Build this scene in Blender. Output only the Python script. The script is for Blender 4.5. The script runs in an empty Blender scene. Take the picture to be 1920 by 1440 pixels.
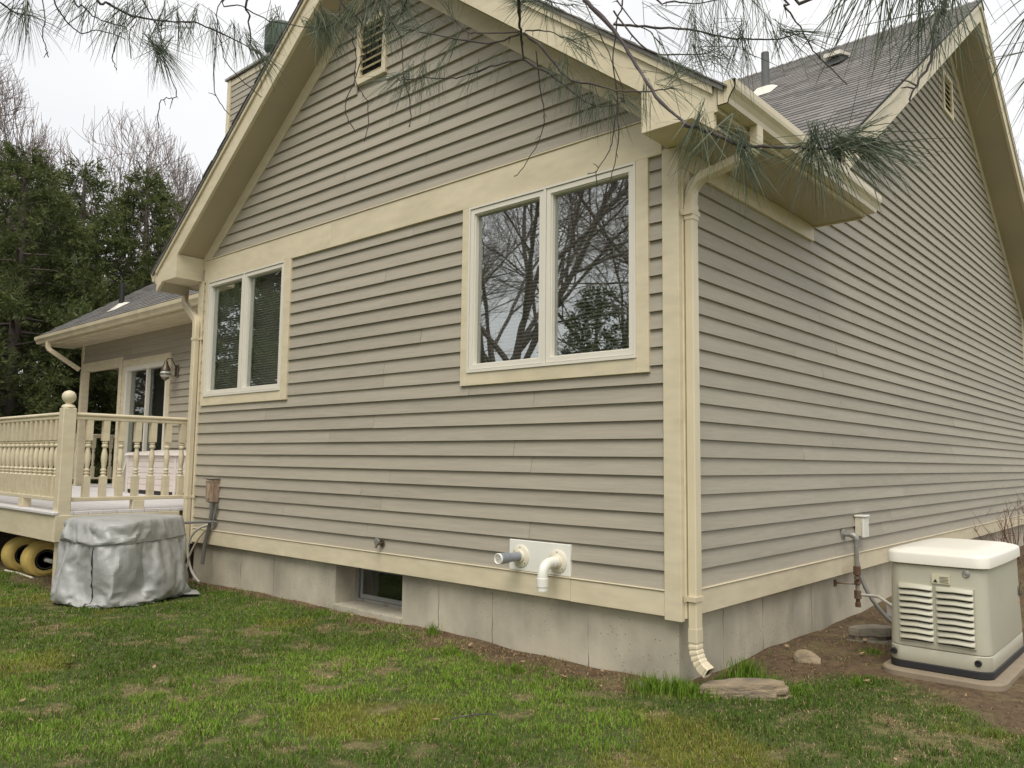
import bpy, bmesh, math, random
import numpy as np
from mathutils import Vector, Matrix

random.seed(7)
RNG = np.random.default_rng(11)
scene = bpy.context.scene
COL = scene.collection
R = math.radians

# ------------------------------------------------------------------ camera
cam_d = bpy.data.cameras.new("camera")
cam_d.sensor_width = 36.0
cam_d.lens = 27.915
cam_d.clip_start = 0.05
cam_d.clip_end = 2000
cam = bpy.data.objects.new("camera", cam_d)
COL.objects.link(cam)
CAM = Vector((2.4561, -4.3052, 1.3219))
_r = Vector((0.748191, 0.663377, 0.011870))
_u = Vector((0.055315, -0.080194, 0.995243))
_f = Vector((-0.661174, 0.743975, 0.096695))
cam.matrix_world = Matrix(((_r.x, _u.x, -_f.x, CAM.x), (_r.y, _u.y, -_f.y, CAM.y),
                           (_r.z, _u.z, -_f.z, CAM.z), (0, 0, 0, 1)))
scene.camera = cam

# ------------------------------------------------------------------ sky, sun, exposure
SUN_EL, SUN_AZ = R(57), R(150)          # azimuth clockwise from +Y
world = bpy.data.worlds.new("World")
scene.world = world
world.use_nodes = True
wn, wl = world.node_tree.nodes, world.node_tree.links
wn.clear()
w_out = wn.new("ShaderNodeOutputWorld")
w_bg = wn.new("ShaderNodeBackground")
w_sky = wn.new("ShaderNodeTexSky")
w_sky.sky_type = 'NISHITA'
w_sky.sun_disc = False
w_sky.sun_elevation = SUN_EL
w_sky.sun_rotation = SUN_AZ
w_tc = wn.new("ShaderNodeTexCoord")
w_no = wn.new("ShaderNodeTexNoise")
w_no.inputs["Scale"].default_value = 2.2
w_no.inputs["Detail"].default_value = 4
w_rp = wn.new("ShaderNodeValToRGB")      # closed cloud cover, soft grey to white
w_rp.color_ramp.elements[0].position = 0.3
w_rp.color_ramp.elements[0].color = (6.9, 6.95, 7.15, 1)
w_rp.color_ramp.elements[1].position = 0.62
w_rp.color_ramp.elements[1].color = (8.7, 8.65, 8.6, 1)
w_mx = wn.new("ShaderNodeMix")
w_mx.data_type = 'RGBA'
w_mx.inputs[0].default_value = 0.93
wl.new(w_tc.outputs["Generated"], w_no.inputs["Vector"])
wl.new(w_no.outputs["Fac"], w_rp.inputs["Fac"])
wl.new(w_sky.outputs["Color"], w_mx.inputs[6])
wl.new(w_rp.outputs["Color"], w_mx.inputs[7])
wl.new(w_mx.outputs[2], w_bg.inputs["Color"])
w_bg.inputs["Strength"].default_value = 0.078
wl.new(w_bg.outputs["Background"], w_out.inputs["Surface"])

sun_d = bpy.data.lights.new("sun", 'SUN')
sun_d.energy = 1.5
sun_d.angle = R(40)
sun_d.color = (1.0, 0.965, 0.88)
sun = bpy.data.objects.new("sun", sun_d)
COL.objects.link(sun)
_sd = Vector((math.sin(SUN_AZ) * math.cos(SUN_EL), math.cos(SUN_AZ) * math.cos(SUN_EL), math.sin(SUN_EL)))
sun.rotation_euler = _sd.to_track_quat('Z', 'Y').to_euler()

scene.view_settings.view_transform = 'Standard'
scene.view_settings.look = 'None'
scene.view_settings.exposure = 0.72
scene.view_settings.gamma = 1.0
scene.view_settings.use_curve_mapping = False
scene.cycles.max_bounces = 8
scene.cycles.transparent_max_bounces = 12
scene.cycles.use_denoising = True

# ------------------------------------------------------------------ materials
MATS = {}
def M(name, col, rough=0.6, metal=0.0, var=0.06, vscale=3.0, bump=0.0, bscale=40.0, rnd=0.0,
      stretch=(1, 1, 1), col2=None, c2scale=1.5, c2lo=0.45, c2hi=0.65, coat=0.0, spec=0.5, attr=None, bdist=0.003):
    m = bpy.data.materials.new(name)
    m.use_nodes = True
    n, l = m.node_tree.nodes, m.node_tree.links
    b = n["Principled BSDF"]
    b.inputs["Roughness"].default_value = rough
    b.inputs["Metallic"].default_value = metal
    b.inputs["Specular IOR Level"].default_value = spec
    b.inputs["Coat Weight"].default_value = coat
    tc = n.new("ShaderNodeTexCoord")
    oi = n.new("ShaderNodeObjectInfo")
    off = n.new("ShaderNodeVectorMath"); off.operation = 'MULTIPLY_ADD'
    rv = n.new("ShaderNodeCombineXYZ")
    for i in range(3):
        l.new(oi.outputs["Random"], rv.inputs[i])
    off.inputs[1].default_value = (37.0, 91.0, 53.0)
    l.new(rv.outputs[0], off.inputs[0])
    l.new(tc.outputs["Object"], off.inputs[2])
    mp = n.new("ShaderNodeVectorMath"); mp.operation = 'MULTIPLY'
    mp.inputs[1].default_value = stretch
    l.new(off.outputs[0], mp.inputs[0])
    hs = n.new("ShaderNodeHueSaturation")
    if attr:
        at = n.new("ShaderNodeAttribute"); at.attribute_name = attr
        l.new(at.outputs["Color"], hs.inputs["Color"])
    elif col2:
        n2 = n.new("ShaderNodeTexNoise"); n2.inputs["Scale"].default_value = c2scale; n2.inputs["Detail"].default_value = 5
        l.new(mp.outputs[0], n2.inputs["Vector"])
        rp = n.new("ShaderNodeMapRange"); rp.inputs[1].default_value = c2lo; rp.inputs[2].default_value = c2hi
        l.new(n2.outputs["Fac"], rp.inputs[0])
        mx = n.new("ShaderNodeMix"); mx.data_type = 'RGBA'
        mx.inputs[6].default_value = (*col, 1); mx.inputs[7].default_value = (*col2, 1)
        l.new(rp.outputs[0], mx.inputs[0])
        l.new(mx.outputs[2], hs.inputs["Color"])
    else:
        hs.inputs["Color"].default_value = (*col, 1)
    no = n.new("ShaderNodeTexNoise"); no.inputs["Scale"].default_value = vscale; no.inputs["Detail"].default_value = 6
    l.new(mp.outputs[0], no.inputs["Vector"])
    a = n.new("ShaderNodeMapRange")
    a.inputs[1].default_value = 0.25; a.inputs[2].default_value = 0.75
    a.inputs[3].default_value = 1 - var; a.inputs[4].default_value = 1 + var
    l.new(no.outputs["Fac"], a.inputs[0])
    v = n.new("ShaderNodeMath"); v.operation = 'MULTIPLY_ADD'
    v.inputs[1].default_value = 2 * rnd; v.inputs[2].default_value = -rnd
    l.new(oi.outputs["Random"], v.inputs[0])
    s = n.new("ShaderNodeMath"); s.operation = 'ADD'
    l.new(a.outputs[0], s.inputs[0]); l.new(v.outputs[0], s.inputs[1])
    l.new(s.outputs[0], hs.inputs["Value"])
    l.new(hs.outputs["Color"], b.inputs["Base Color"])
    if bump:
        nb = n.new("ShaderNodeTexNoise"); nb.inputs["Scale"].default_value = bscale; nb.inputs["Detail"].default_value = 8
        l.new(mp.outputs[0], nb.inputs["Vector"])
        bp = n.new("ShaderNodeBump"); bp.inputs["Strength"].default_value = bump; bp.inputs["Distance"].default_value = bdist
        l.new(nb.outputs["Fac"], bp.inputs["Height"])
        l.new(bp.outputs[0], b.inputs["Normal"])
    MATS[name] = m
    return m

SIDING = M("siding_paint", (0.392, 0.350, 0.276), 0.62, var=0.08, vscale=2.5, rnd=0.06, bump=0.35, bscale=6,
           stretch=(1.6, 1.6, 26), col2=(0.362, 0.329, 0.258), c2scale=0.5, bdist=0.004)
TRIM = M("cream_trim_paint", (0.685, 0.60, 0.425), 0.5, var=0.08, vscale=3, rnd=0.02, bump=0.12, bscale=8, stretch=(2, 2, 6),
         col2=(0.63, 0.55, 0.38), c2scale=0.9)
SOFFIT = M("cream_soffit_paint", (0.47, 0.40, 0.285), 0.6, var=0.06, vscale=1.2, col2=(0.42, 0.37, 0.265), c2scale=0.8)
METALCREAM = M("cream_metal_paint", (0.68, 0.59, 0.41), 0.38, var=0.07, vscale=5, rnd=0.02, col2=(0.585, 0.51, 0.365), c2scale=3, stretch=(1, 1, .4))
WHITEVINYL = M("white_vinyl", (0.74, 0.70, 0.60), 0.35, var=0.02, vscale=4)
WHITEPVC = M("white_pvc", (0.82, 0.80, 0.72), 0.3, var=0.02, vscale=6)
GREYPVC = M("grey_pvc", (0.25, 0.27, 0.30), 0.45, var=0.05, vscale=8)
CREAMPLASTIC = M("cream_plastic", (0.74, 0.68, 0.54), 0.4, var=0.02)
DARKHOLE = M("dark_void", (0.012, 0.012, 0.011), 0.9, var=0.0)
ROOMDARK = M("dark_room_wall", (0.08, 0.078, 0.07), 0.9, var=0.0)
BLIND = M("grey_blind", (0.34, 0.35, 0.295), 0.6, var=0.03)
BLINDL = M("pale_grey_blind", (0.62, 0.63, 0.56), 0.6, var=0.03)
ROOFDARK = M("roof_underlay", (0.05, 0.048, 0.047), 0.9, var=0.1)
SHINGLE = M("asphalt_shingle", (0.205, 0.19, 0.175), 0.9, var=0.18, vscale=14, rnd=0.22, bump=0.5, bscale=160,
            col2=(0.15, 0.143, 0.137), c2scale=1.3)
BARK_G = M("grey_bark", (0.16, 0.125, 0.11), 0.9, var=0.25, vscale=6, bump=0.6, bscale=18, stretch=(1, 1, .3), bdist=.02)
TWIG_G = M("grey_twig", (0.26, 0.215, 0.20), 0.9, var=0.15, vscale=2)
BARK_P = M("pine_bark", (0.085, 0.068, 0.062), 0.85, var=0.25, vscale=30, bump=0.5, bscale=80)
TWIG_P = M("pine_twig_bark", (0.075, 0.058, 0.058), 0.8, var=0.3, vscale=25, col2=(0.16, 0.13, 0.12), c2scale=14, c2lo=.55, c2hi=.7, bump=.5, bscale=120)
def leafy(name, lo, hi, rough, scale, trans):
    m = bpy.data.materials.new(name); m.use_nodes = True
    n, l = m.node_tree.nodes, m.node_tree.links
    b = n["Principled BSDF"]; b.inputs["Roughness"].default_value = rough
    b.inputs["Specular IOR Level"].default_value = 0.35
    at = n.new("ShaderNodeAttribute"); at.attribute_name = "tint"
    mx = n.new("ShaderNodeMix"); mx.data_type = 'RGBA'
    mx.inputs[6].default_value = (*lo, 1); mx.inputs[7].default_value = (*hi, 1)
    l.new(at.outputs["Fac"], mx.inputs[0]); l.new(mx.outputs[2], b.inputs["Base Color"])
    if trans:
        tr = n.new("ShaderNodeBsdfTranslucent"); l.new(mx.outputs[2], tr.inputs["Color"])
        ms = n.new("ShaderNodeMixShader"); ms.inputs[0].default_value = trans
        l.new(b.outputs[0], ms.inputs[1]); l.new(tr.outputs[0], ms.inputs[2])
        l.new(ms.outputs[0], n["Material Output"].inputs["Surface"])
    return m
CEDARLEAF = leafy("cedar_foliage", (0.037, 0.059, 0.020), (0.165, 0.188, 0.058), 0.7, 3, 0.3)
NEEDLE = leafy("pine_needle", (0.085, 0.115, 0.075), (0.25, 0.28, 0.195), 0.45, 3, 0.2)

def concrete_mat():
    m = M("poured_concrete", (0.475, 0.43, 0.33), 0.88, var=0.24, vscale=2.2, bump=0.5, bscale=60, stretch=(1, 1, .8),
          col2=(0.335, 0.305, 0.24), c2scale=2.4, c2lo=.45, c2hi=.68)
    n, l = m.node_tree.nodes, m.node_tree.links
    b = n["Principled BSDF"]
    hs = [x for x in n if x.type == 'HUE_SAT'][0]
    tc = [x for x in n if x.type == 'TEX_COORD'][0]
    # bug holes: sparse small dark pits
    vo = n.new("ShaderNodeTexVoronoi"); vo.inputs["Scale"].default_value = 34
    l.new(tc.outputs["Object"], vo.inputs["Vector"])
    pit = n.new("ShaderNodeMath"); pit.operation = 'LESS_THAN'; pit.inputs[1].default_value = 0.13
    l.new(vo.outputs["Distance"], pit.inputs[0])
    ns = n.new("ShaderNodeTexNoise"); ns.inputs["Scale"].default_value = 2.3
    l.new(tc.outputs["Object"], ns.inputs["Vector"])
    th = n.new("ShaderNodeMath"); th.operation = 'GREATER_THAN'; th.inputs[1].default_value = 0.50
    l.new(ns.outputs["Fac"], th.inputs[0])
    mu = n.new("ShaderNodeMath"); mu.operation = 'MULTIPLY'
    l.new(pit.outputs[0], mu.inputs[0]); l.new(th.outputs[0], mu.inputs[1])
    mx = n.new("ShaderNodeMix"); mx.data_type = 'RGBA'
    mx.inputs[7].default_value = (0.15, 0.13, 0.10, 1)
    l.new(mu.outputs[0], mx.inputs[0]); l.new(hs.outputs[0], mx.inputs[6])
    # vertical run-down streaks
    wv = n.new("ShaderNodeTexNoise"); wv.inputs["Scale"].default_value = 5; wv.inputs["Detail"].default_value = 5
    sc = n.new("ShaderNodeVectorMath"); sc.operation = 'MULTIPLY'; sc.inputs[1].default_value = (3, 3, 0.25)
    l.new(tc.outputs["Object"], sc.inputs[0]); l.new(sc.outputs[0], wv.inputs["Vector"])
    mr = n.new("ShaderNodeMapRange"); mr.inputs[1].default_value = .4; mr.inputs[2].default_value = .75
    mr.inputs[3].default_value = 1.02; mr.inputs[4].default_value = 0.95
    l.new(wv.outputs["Fac"], mr.inputs[0])
    h2 = n.new("ShaderNodeHueSaturation")
    l.new(mx.outputs[2], h2.inputs["Color"]); l.new(mr.outputs[0], h2.inputs["Value"])
    l.new(h2.outputs[0], b.inputs["Base Color"])
    return m
CONCRETE = concrete_mat()
PADCONC = M("pad_concrete", (0.27, 0.215, 0.15), 0.9, var=0.12, vscale=8, bump=0.4, bscale=90)
SEAM = M("concrete_seam", (0.10, 0.085, 0.066), 0.95, var=0.3, vscale=12)

def glass_mat(name, refl, tint):
    m = bpy.data.materials.new(name); m.use_nodes = True
    n, l = m.node_tree.nodes, m.node_tree.links
    n.remove(n["Principled BSDF"])
    g = n.new("ShaderNodeBsdfGlossy"); g.inputs["Roughness"].default_value = 0.006
    g.inputs["Color"].default_value = (0.92, 0.95, 0.95, 1)
    t = n.new("ShaderNodeBsdfTransparent"); t.inputs["Color"].default_value = (*tint, 1)
    lw = n.new("ShaderNodeLayerWeight"); lw.inputs["Blend"].default_value = 0.5
    pw = n.new("ShaderNodeMath"); pw.operation = 'POWER'; pw.inputs[1].default_value = 4.0
    fr = n.new("ShaderNodeMath"); fr.operation = 'MULTIPLY_ADD'; fr.inputs[1].default_value = 0.75; fr.inputs[2].default_value = refl
    l.new(lw.outputs["Facing"], pw.inputs[0]); l.new(pw.outputs[0], fr.inputs[0])
    # slight waviness of the pane
    tc = n.new("ShaderNodeTexCoord"); no = n.new("ShaderNodeTexNoise"); no.inputs["Scale"].default_value = 2.2
    bp = n.new("ShaderNodeBump"); bp.inputs["Strength"].default_value = 0.02; bp.inputs["Distance"].default_value = 0.02
    l.new(tc.outputs["Object"], no.inputs["Vector"]); l.new(no.outputs["Fac"], bp.inputs["Height"])
    l.new(bp.outputs[0], g.inputs["Normal"])
    ms = n.new("ShaderNodeMixShader")
    l.new(fr.outputs[0], ms.inputs[0]); l.new(t.outputs[0], ms.inputs[1]); l.new(g.outputs[0], ms.inputs[2])
    l.new(ms.outputs[0], n["Material Output"].inputs["Surface"])
    return m
GLASS = glass_mat("coated_window_glass", 0.32, (0.83, 0.84, 0.82))
GLASS2 = glass_mat("plain_glass", 0.06, (0.8, 0.82, 0.8))
BLACKRUB = M("black_rubber", (0.02, 0.02, 0.021), 0.6, var=0.1)
GENBODY = M("generator_paint", (0.49, 0.465, 0.365), 0.42, var=0.04, vscale=2, col2=(0.445, 0.415, 0.315), c2scale=2.5, c2lo=.5, c2hi=.75)
GENLID = M("generator_lid_paint", (0.80, 0.76, 0.66), 0.4, var=0.02, vscale=2)
RUSTY = M("rusty_steel", (0.15, 0.085, 0.05), 0.8, metal=.2, var=0.3, vscale=14, bump=.5, bscale=50, col2=(0.28, 0.24, 0.19), c2scale=7)
GALV = M("galvanised_steel", (0.36, 0.35, 0.32), 0.5, metal=.6, var=0.15, vscale=9, col2=(.22, .15, .10), c2scale=9, c2lo=.55, c2hi=.7)
RUSTBOX = M("rusted_box_paint", (0.34, 0.29, 0.22), 0.75, var=0.15, vscale=8, stretch=(1, 1, .25), col2=(0.21, 0.095, 0.045), c2scale=26, c2lo=.40, c2hi=.66)
CONDUIT = M("grey_conduit", (0.16, 0.155, 0.14), 0.6, var=0.1)
HOSEW = M("pale_hose", (0.55, 0.53, 0.46), 0.55, var=0.05)
TAG = M("paper_tag", (0.75, 0.74, 0.74), 0.7, var=0.02)
YELLOWP = M("yellow_plastic", (0.60, 0.44, 0.13), 0.55, var=0.12, vscale=6, bump=.2, bscale=30)
HUBDARK = M("dark_hub", (0.05, 0.042, 0.035), 0.8, var=0.2)
DECKGREY = M("pale_deck_paint", (0.66, 0.63, 0.62), 0.6, var=0.06, vscale=4, rnd=.03, bump=.2, bscale=30)
CHESTW = M("white_chest_resin", (0.70, 0.63, 0.58), 0.5, var=0.03, vscale=3)
ROCKM = M("grey_tan_stone", (0.23, 0.195, 0.145), 0.95, var=0.25, vscale=7, bump=.8, bscale=30, col2=(0.17, 0.15, 0.12), c2scale=4, bdist=.01)
ROCKT = M("tan_split_stone", (0.31, 0.24, 0.155), 0.95, var=0.25, vscale=9, bump=.8, bscale=26, stretch=(1, 1, 3), col2=(0.17, 0.14, 0.105), c2scale=5, bdist=.01)
LEAFB = M("dead_leaf", (0.36, 0.24, 0.13), 0.8, var=0.15, vscale=30, rnd=.2)
BRASSY = M("aged_brass", (0.17, 0.14, 0.10), 0.45, metal=.8, var=.15, vscale=12)
GREENMETAL = M("green_cap_metal", (0.10, 0.135, 0.11), 0.6, metal=.3, var=.1, vscale=6)
PIPEGREY = M("lead_pipe", (0.12, 0.125, 0.125), 0.7, var=.15, vscale=10)
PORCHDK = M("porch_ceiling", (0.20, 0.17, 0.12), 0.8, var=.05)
BLACKINK = M("black_ink", (0.02, 0.02, 0.02), 0.6, var=0)
ORANGEINK = M("orange_ink", (0.55, 0.22, 0.08), 0.5, var=0)
STICKER = M("sticker_paper", (0.62, 0.57, 0.40), 0.5, var=.02)

def tarp_mat():
    m = M("silver_tarp", (0.37, 0.37, 0.352), 0.47, metal=0.16, var=0.10, vscale=5, bump=0.5, bscale=30, bdist=.006,
          col2=(0.42, 0.415, 0.40), c2scale=4)
    n, l = m.node_tree.nodes, m.node_tree.links
    b = n["Principled BSDF"]; tc = [x for x in n if x.type == 'TEX_COORD'][0]; bp = [x for x in n if x.type == 'BUMP'][0]
    # crumple: folded facets of two sizes
    last = bp
    for sc, dist, st in ((7.0, .010, .5), (16.0, .004, .5)):
        no = n.new("ShaderNodeTexNoise"); no.noise_type = 'RIDGED_MULTIFRACTAL'
        no.inputs["Scale"].default_value = sc; no.inputs["Detail"].default_value = 4; no.inputs["Distortion"].default_value = .6
        l.new(tc.outputs["Object"], no.inputs["Vector"])
        b2 = n.new("ShaderNodeBump"); b2.inputs["Strength"].default_value = st; b2.inputs["Distance"].default_value = dist
        l.new(no.outputs["Fac"], b2.inputs["Height"]); l.new(last.outputs[0], b2.inputs["Normal"]); last = b2
    l.new(last.outputs[0], b.inputs["Normal"])
    return m
TARP = tarp_mat()

# ------------------------------------------------------------------ mesh helpers
class MB:
    def __init__(s):
        s.v = []; s.f = []
    def add(s, vs, fs):
        o = len(s.v)
        s.v += [tuple(q) for q in vs]
        s.f += [tuple(i + o for i in f) for f in fs]
        return s
    def box(s, x0, x1, y0, y1, z0, z1):
        return s.add([(x0, y0, z0), (x1, y0, z0), (x1, y1, z0), (x0, y1, z0),
                      (x0, y0, z1), (x1, y0, z1), (x1, y1, z1), (x0, y1, z1)],
                     [(0, 3, 2, 1), (4, 5, 6, 7), (0, 1, 5, 4), (1, 2, 6, 5), (2, 3, 7, 6), (3, 0, 4, 7)])
    def cbox(s, x0, x1, y0, y1, z0, z1, c=0.004):
        bm = bmesh.new()
        bmesh.ops.create_cube(bm, size=1)
        for v in bm.verts:
            v.co = Vector((x0 + (v.co.x + .5) * (x1 - x0), y0 + (v.co.y + .5) * (y1 - y0), z0 + (v.co.z + .5) * (z1 - z0)))
        bmesh.ops.bevel(bm, geom=bm.edges[:], offset=c, segments=1, affect='EDGES')
        bm.verts.index_update()
        s.add([v.co[:] for v in bm.verts], [tuple(v.index for v in f.verts) for f in bm.faces])
        bm.free()
        return s
    def hexa(s, p):      # 8 points: bottom ring 0-3, top ring 4-7
        return s.add(p, [(0, 3, 2, 1), (4, 5, 6, 7), (0, 1, 5, 4), (1, 2, 6, 5), (2, 3, 7, 6), (3, 0, 4, 7)])
    def loft(s, rings, cap0=True, cap1=True, closed=True):
        o = len(s.v); n = len(rings[0])
        for r in rings:
            s.v += [tuple(q) for q in r]
        for i in range(len(rings) - 1):
            for j in range(n if closed else n - 1):
                a = o + i * n + j; b = o + i * n + (j + 1) % n
                s.f.append((a, b, b + n, a + n))
        if cap0: s.f.append(tuple(o + j for j in reversed(range(n))))
        if cap1: s.f.append(tuple(o + (len(rings) - 1) * n + j for j in range(n)))
        return s
    def tube(s, pts, rad, n=8, caps=True):
        pts = [Vector(p) for p in pts]
        if not hasattr(rad, '__len__'): rad = [rad] * len(pts)
        rings = []; prev = None
        for i, p in enumerate(pts):
            t = (pts[min(i + 1, len(pts) - 1)] - pts[max(i - 1, 0)])
            t = t.normalized() if t.length > 1e-9 else Vector((0, 0, 1))
            if prev is None:
                a = Vector((0, 0, 1)) if abs(t.z) < .9 else Vector((1, 0, 0))
                u = t.cross(a).normalized()
            else:
                u = prev - t * prev.dot(t)
                u = u.normalized() if u.length > 1e-6 else t.orthogonal().normalized()
            prev = u; w = t.cross(u)
            rings.append([p + (u * math.cos(2 * math.pi * k / n) + w * math.sin(2 * math.pi * k / n)) * rad[i] for k in range(n)])
        return s.loft(rings, caps, caps)
    def lathe(s, prof, cx, cy, n=16, axis='z', cz=0):
        rings = []
        for r, h in prof:
            ring = []
            for k in range(n):
                a = 2 * math.pi * k / n; ca, sa = math.cos(a) * r, math.sin(a) * r
                if axis == 'z': ring.append((cx + ca, cy + sa, cz + h))
                elif axis == 'y': ring.append((cx + ca, cy + h, cz - sa))
                else: ring.append((cx + h, cy + ca, cz + sa))
            rings.append(ring)
        return s.loft(rings)
    def prism(s, poly, mapf, o0, o1):     # 2d polygon (u,z) swept along 'out'
        n = len(poly)
        return s.add([mapf(u, z, o0) for u, z in poly] + [mapf(u, z, o1) for u, z in poly],
                     [tuple(range(n)), tuple(reversed(range(n, 2 * n)))] +
                     [((i + 1) % n, i, n + i, n + (i + 1) % n) for i in range(n)])
    def build(s, name, mat, parent=None, smooth=False, base=False, fix=True):
        return mk(name, s.v, s.f, mat, parent, smooth, fix)

WLOC = {}
def mk(name, v, f, mat, parent=None, smooth=False, fix=True):
    v = np.array(v, dtype=float)
    lo, hi = v.min(0), v.max(0)
    c = Vector(((lo[0] + hi[0]) / 2, (lo[1] + hi[1]) / 2, lo[2]))
    me = bpy.data.meshes.new(name)
    me.from_pydata((v - np.array(c)).tolist(), [], f)
    if fix:
        bm = bmesh.new(); bm.from_mesh(me)
        bmesh.ops.recalc_face_normals(bm, faces=bm.faces)
        bm.to_mesh(me); bm.free()
    if smooth:
        me.polygons.foreach_set("use_smooth", [True] * len(me.polygons))
        me.set_sharp_from_angle(angle=R(40))
    me.materials.append(mat)
    o = bpy.data.objects.new(name, me)
    COL.objects.link(o)
    place(o, c, parent)
    return o
def place(o, c, parent):
    c = Vector(c)
    if parent is not None:
        o.parent = parent
        o.location = c - WLOC[parent.name]
    else:
        o.location = c
    WLOC[o.name] = c
def empty(name, loc, parent=None):
    o = bpy.data.objects.new(name, None); o.empty_display_size = .2
    COL.objects.link(o); place(o, loc, parent)
    return o
def tag(o, label=None, cat=None, group=None, kind=None):
    if label: o["label"] = label
    if cat: o["category"] = cat
    if group: o["group"] = group
    if kind: o["kind"] = kind
    return o
def copy_tree(o, dloc, parent=None):
    c = o.copy(); COL.objects.link(c)
    w = WLOC[o.name] + Vector(dloc)
    c.parent = parent
    c.location = w - WLOC[parent.name] if parent is not None else w
    WLOC[c.name] = w
    for ch in [q for q in o.children]:
        copy_tree(ch, dloc, c)
    return c
def set_tint(o, arr, name="tint"):
    a = o.data.attributes.new(name, 'FLOAT', 'POINT')
    a.data.foreach_set("value", np.asarray(arr, dtype=np.float32))

fm = lambda u, z, o: (u, -o, z)            # front wall: u = x, out = -y
rm = lambda u, z, o: (o, u, z)             # side wall:  u = y, out = +x
YB = 1.5
lm = lambda u, z, o: (u, YB - o, z)        # recessed porch wall
def bx(mapf, u0, u1, z0, z1, o0, o1):
    return [mapf(u0, z0, o0), mapf(u1, z0, o0), mapf(u1, z0, o1), mapf(u0, z0, o1),
            mapf(u0, z1, o0), mapf(u1, z1, o0), mapf(u1, z1, o1), mapf(u0, z1, o1)]
def sloped(mapf, ua, za, ub, zb, h, o0, o1):
    return [mapf(ua, za, o0), mapf(ub, zb, o0), mapf(ub, zb, o1), mapf(ua, za, o1),
            mapf(ua, za + h, o0), mapf(ub, zb + h, o0), mapf(ub, zb + h, o1), mapf(ua, za + h, o1)]

# ------------------------------------------------------------------ noise for terrain and turf
_LAT = RNG.random((8, 128, 128))
def vnoise(x, y, s=0):
    x = np.asarray(x, float) + 1000.0; y = np.asarray(y, float) + 1000.0
    xi = np.floor(x).astype(int); yi = np.floor(y).astype(int)
    fx = x - xi; fy = y - yi
    fx = fx * fx * (3 - 2 * fx); fy = fy * fy * (3 - 2 * fy)
    L = _LAT[s % 8]
    g = lambda a, b: L[a % 128, b % 128]
    return (g(xi, yi) * (1 - fx) + g(xi + 1, yi) * fx) * (1 - fy) + (g(xi, yi + 1) * (1 - fx) + g(xi + 1, yi + 1) * fx) * fy
def fbm(x, y, s=0, o=4):
    t = 0; a = .5; f = 1.0; n = 0
    for i in range(o):
        t = t + a * vnoise(np.asarray(x) * f, np.asarray(y) * f, s + i); n += a; a *= .5; f *= 2.1
    return t / n
def sstep(a, b, x):
    t = np.clip((x - a) / (b - a), 0, 1)
    return t * t * (3 - 2 * t)
def gz(x, y):
    x = np.asarray(x, float); y = np.asarray(y, float)
    h = .05 * (fbm(x * .7, y * .7, 2, 3) - .5) + .02 * (fbm(x * 3, y * 3, 4, 2) - .5)
    h = h + .07 * sstep(2.2, 4.5, y) * (x > -1) * sstep(-.5, .2, x)
    h = h - .03 * sstep(-2, -7, y)
    h = h + .060 * np.exp(-(((x - 1.1) / .9) ** 2 + ((y - 1.7) / 1.1) ** 2) ** 2)
    return h
def dirt(x, y):
    x = np.asarray(x, float); y = np.asarray(y, float)
    j = fbm(x * 2.1, y * 2.1, 1, 4) - .5
    w = .10 + .20 * sstep(-3.2, -1.2, x) - .12 * sstep(-.45, -.05, x) + .55 * j + .35 * (fbm(x * 7, y * 7, 5, 3) - .5)
    d = sstep(-.12, .10, y + w) * (x > -6.3) * (x < .06)
    yb = .66 + .22 * sstep(.2, .8, x) - .35 * sstep(.95, 1.5, x) + .6 * j
    d2 = sstep(-.15, .12, y - yb) * (x > -.05) * (1 - sstep(1.85, 2.3, x + .5 * j)) * (1 - sstep(12.5, 13.5, y))
    d3 = sstep(-1.45, -1.2, y + .4 * j) * (x <= -6.15) * (y < 5)
    return np.clip(np.maximum(np.maximum(d, d2), d3 * .9), 0, 1)
def straw(x, y):
    a = fbm(x * 2.0, y * 2.0, 3, 5)
    b = fbm(x * 5.3, y * 5.3, 6, 3)
    c = fbm(x * 13, y * 13, 1, 3)
    return sstep(.53, .63, .28 * a + .38 * b + .34 * c + .015 * sstep(-1.0, -3.0, y))
def moss(x, y):
    return sstep(.60, .70, fbm(x * 1.2 + 9, y * 1.2 + 4, 5, 4))

# ------------------------------------------------------------------ ground: one sheet out to the horizon
def axis(lo, hi, step, far):
    c = list(np.arange(lo, hi + 1e-6, step)); s = step; a = lo; b = hi
    while b < far:
        s *= 1.35; b += s; c.append(b)
    s = step
    while a > -far:
        s *= 1.35; a -= s; c.insert(0, a)
    return np.array(c)
gx, gy = axis(-9.5, 4.5, .06, 700), axis(-4.6, 4.2, .06, 700)
GX, GY = np.meshgrid(gx, gy)
near = np.clip(1 - np.maximum(np.abs(GX + 2) - 12, np.abs(GY) - 9) / 20, 0, 1)
GZ = gz(GX, GY) * near
D_, S_, M_ = dirt(GX, GY), straw(GX, GY), moss(GX, GY)
nx, ny = len(gx), len(gy)
gv = np.stack([GX, GY, GZ], -1).reshape(-1, 3)
idx = np.arange(nx * ny).reshape(ny, nx)
gf = np.stack([idx[:-1, :-1], idx[:-1, 1:], idx[1:, 1:], idx[1:, :-1]], -1).reshape(-1, 4)
gme = bpy.data.meshes.new("ground")
gme.from_pydata(gv.tolist(), [], gf.tolist())
gme.polygons.foreach_set("use_smooth", [True] * len(gme.polygons))
ground = bpy.data.objects.new("ground", gme); COL.objects.link(ground)
tag(ground, "patchy spring lawn and bare earth around the house", "ground", kind="structure")
turf = np.array((.070, .088, .026)); strawc = np.array((.21, .165, .085)); earth = np.array((.115, .078, .046)); mossc = np.array((.13, .125, .02))
def mixc(a, b, t): return a * (1 - t[..., None]) + b * t[..., None]
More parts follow.
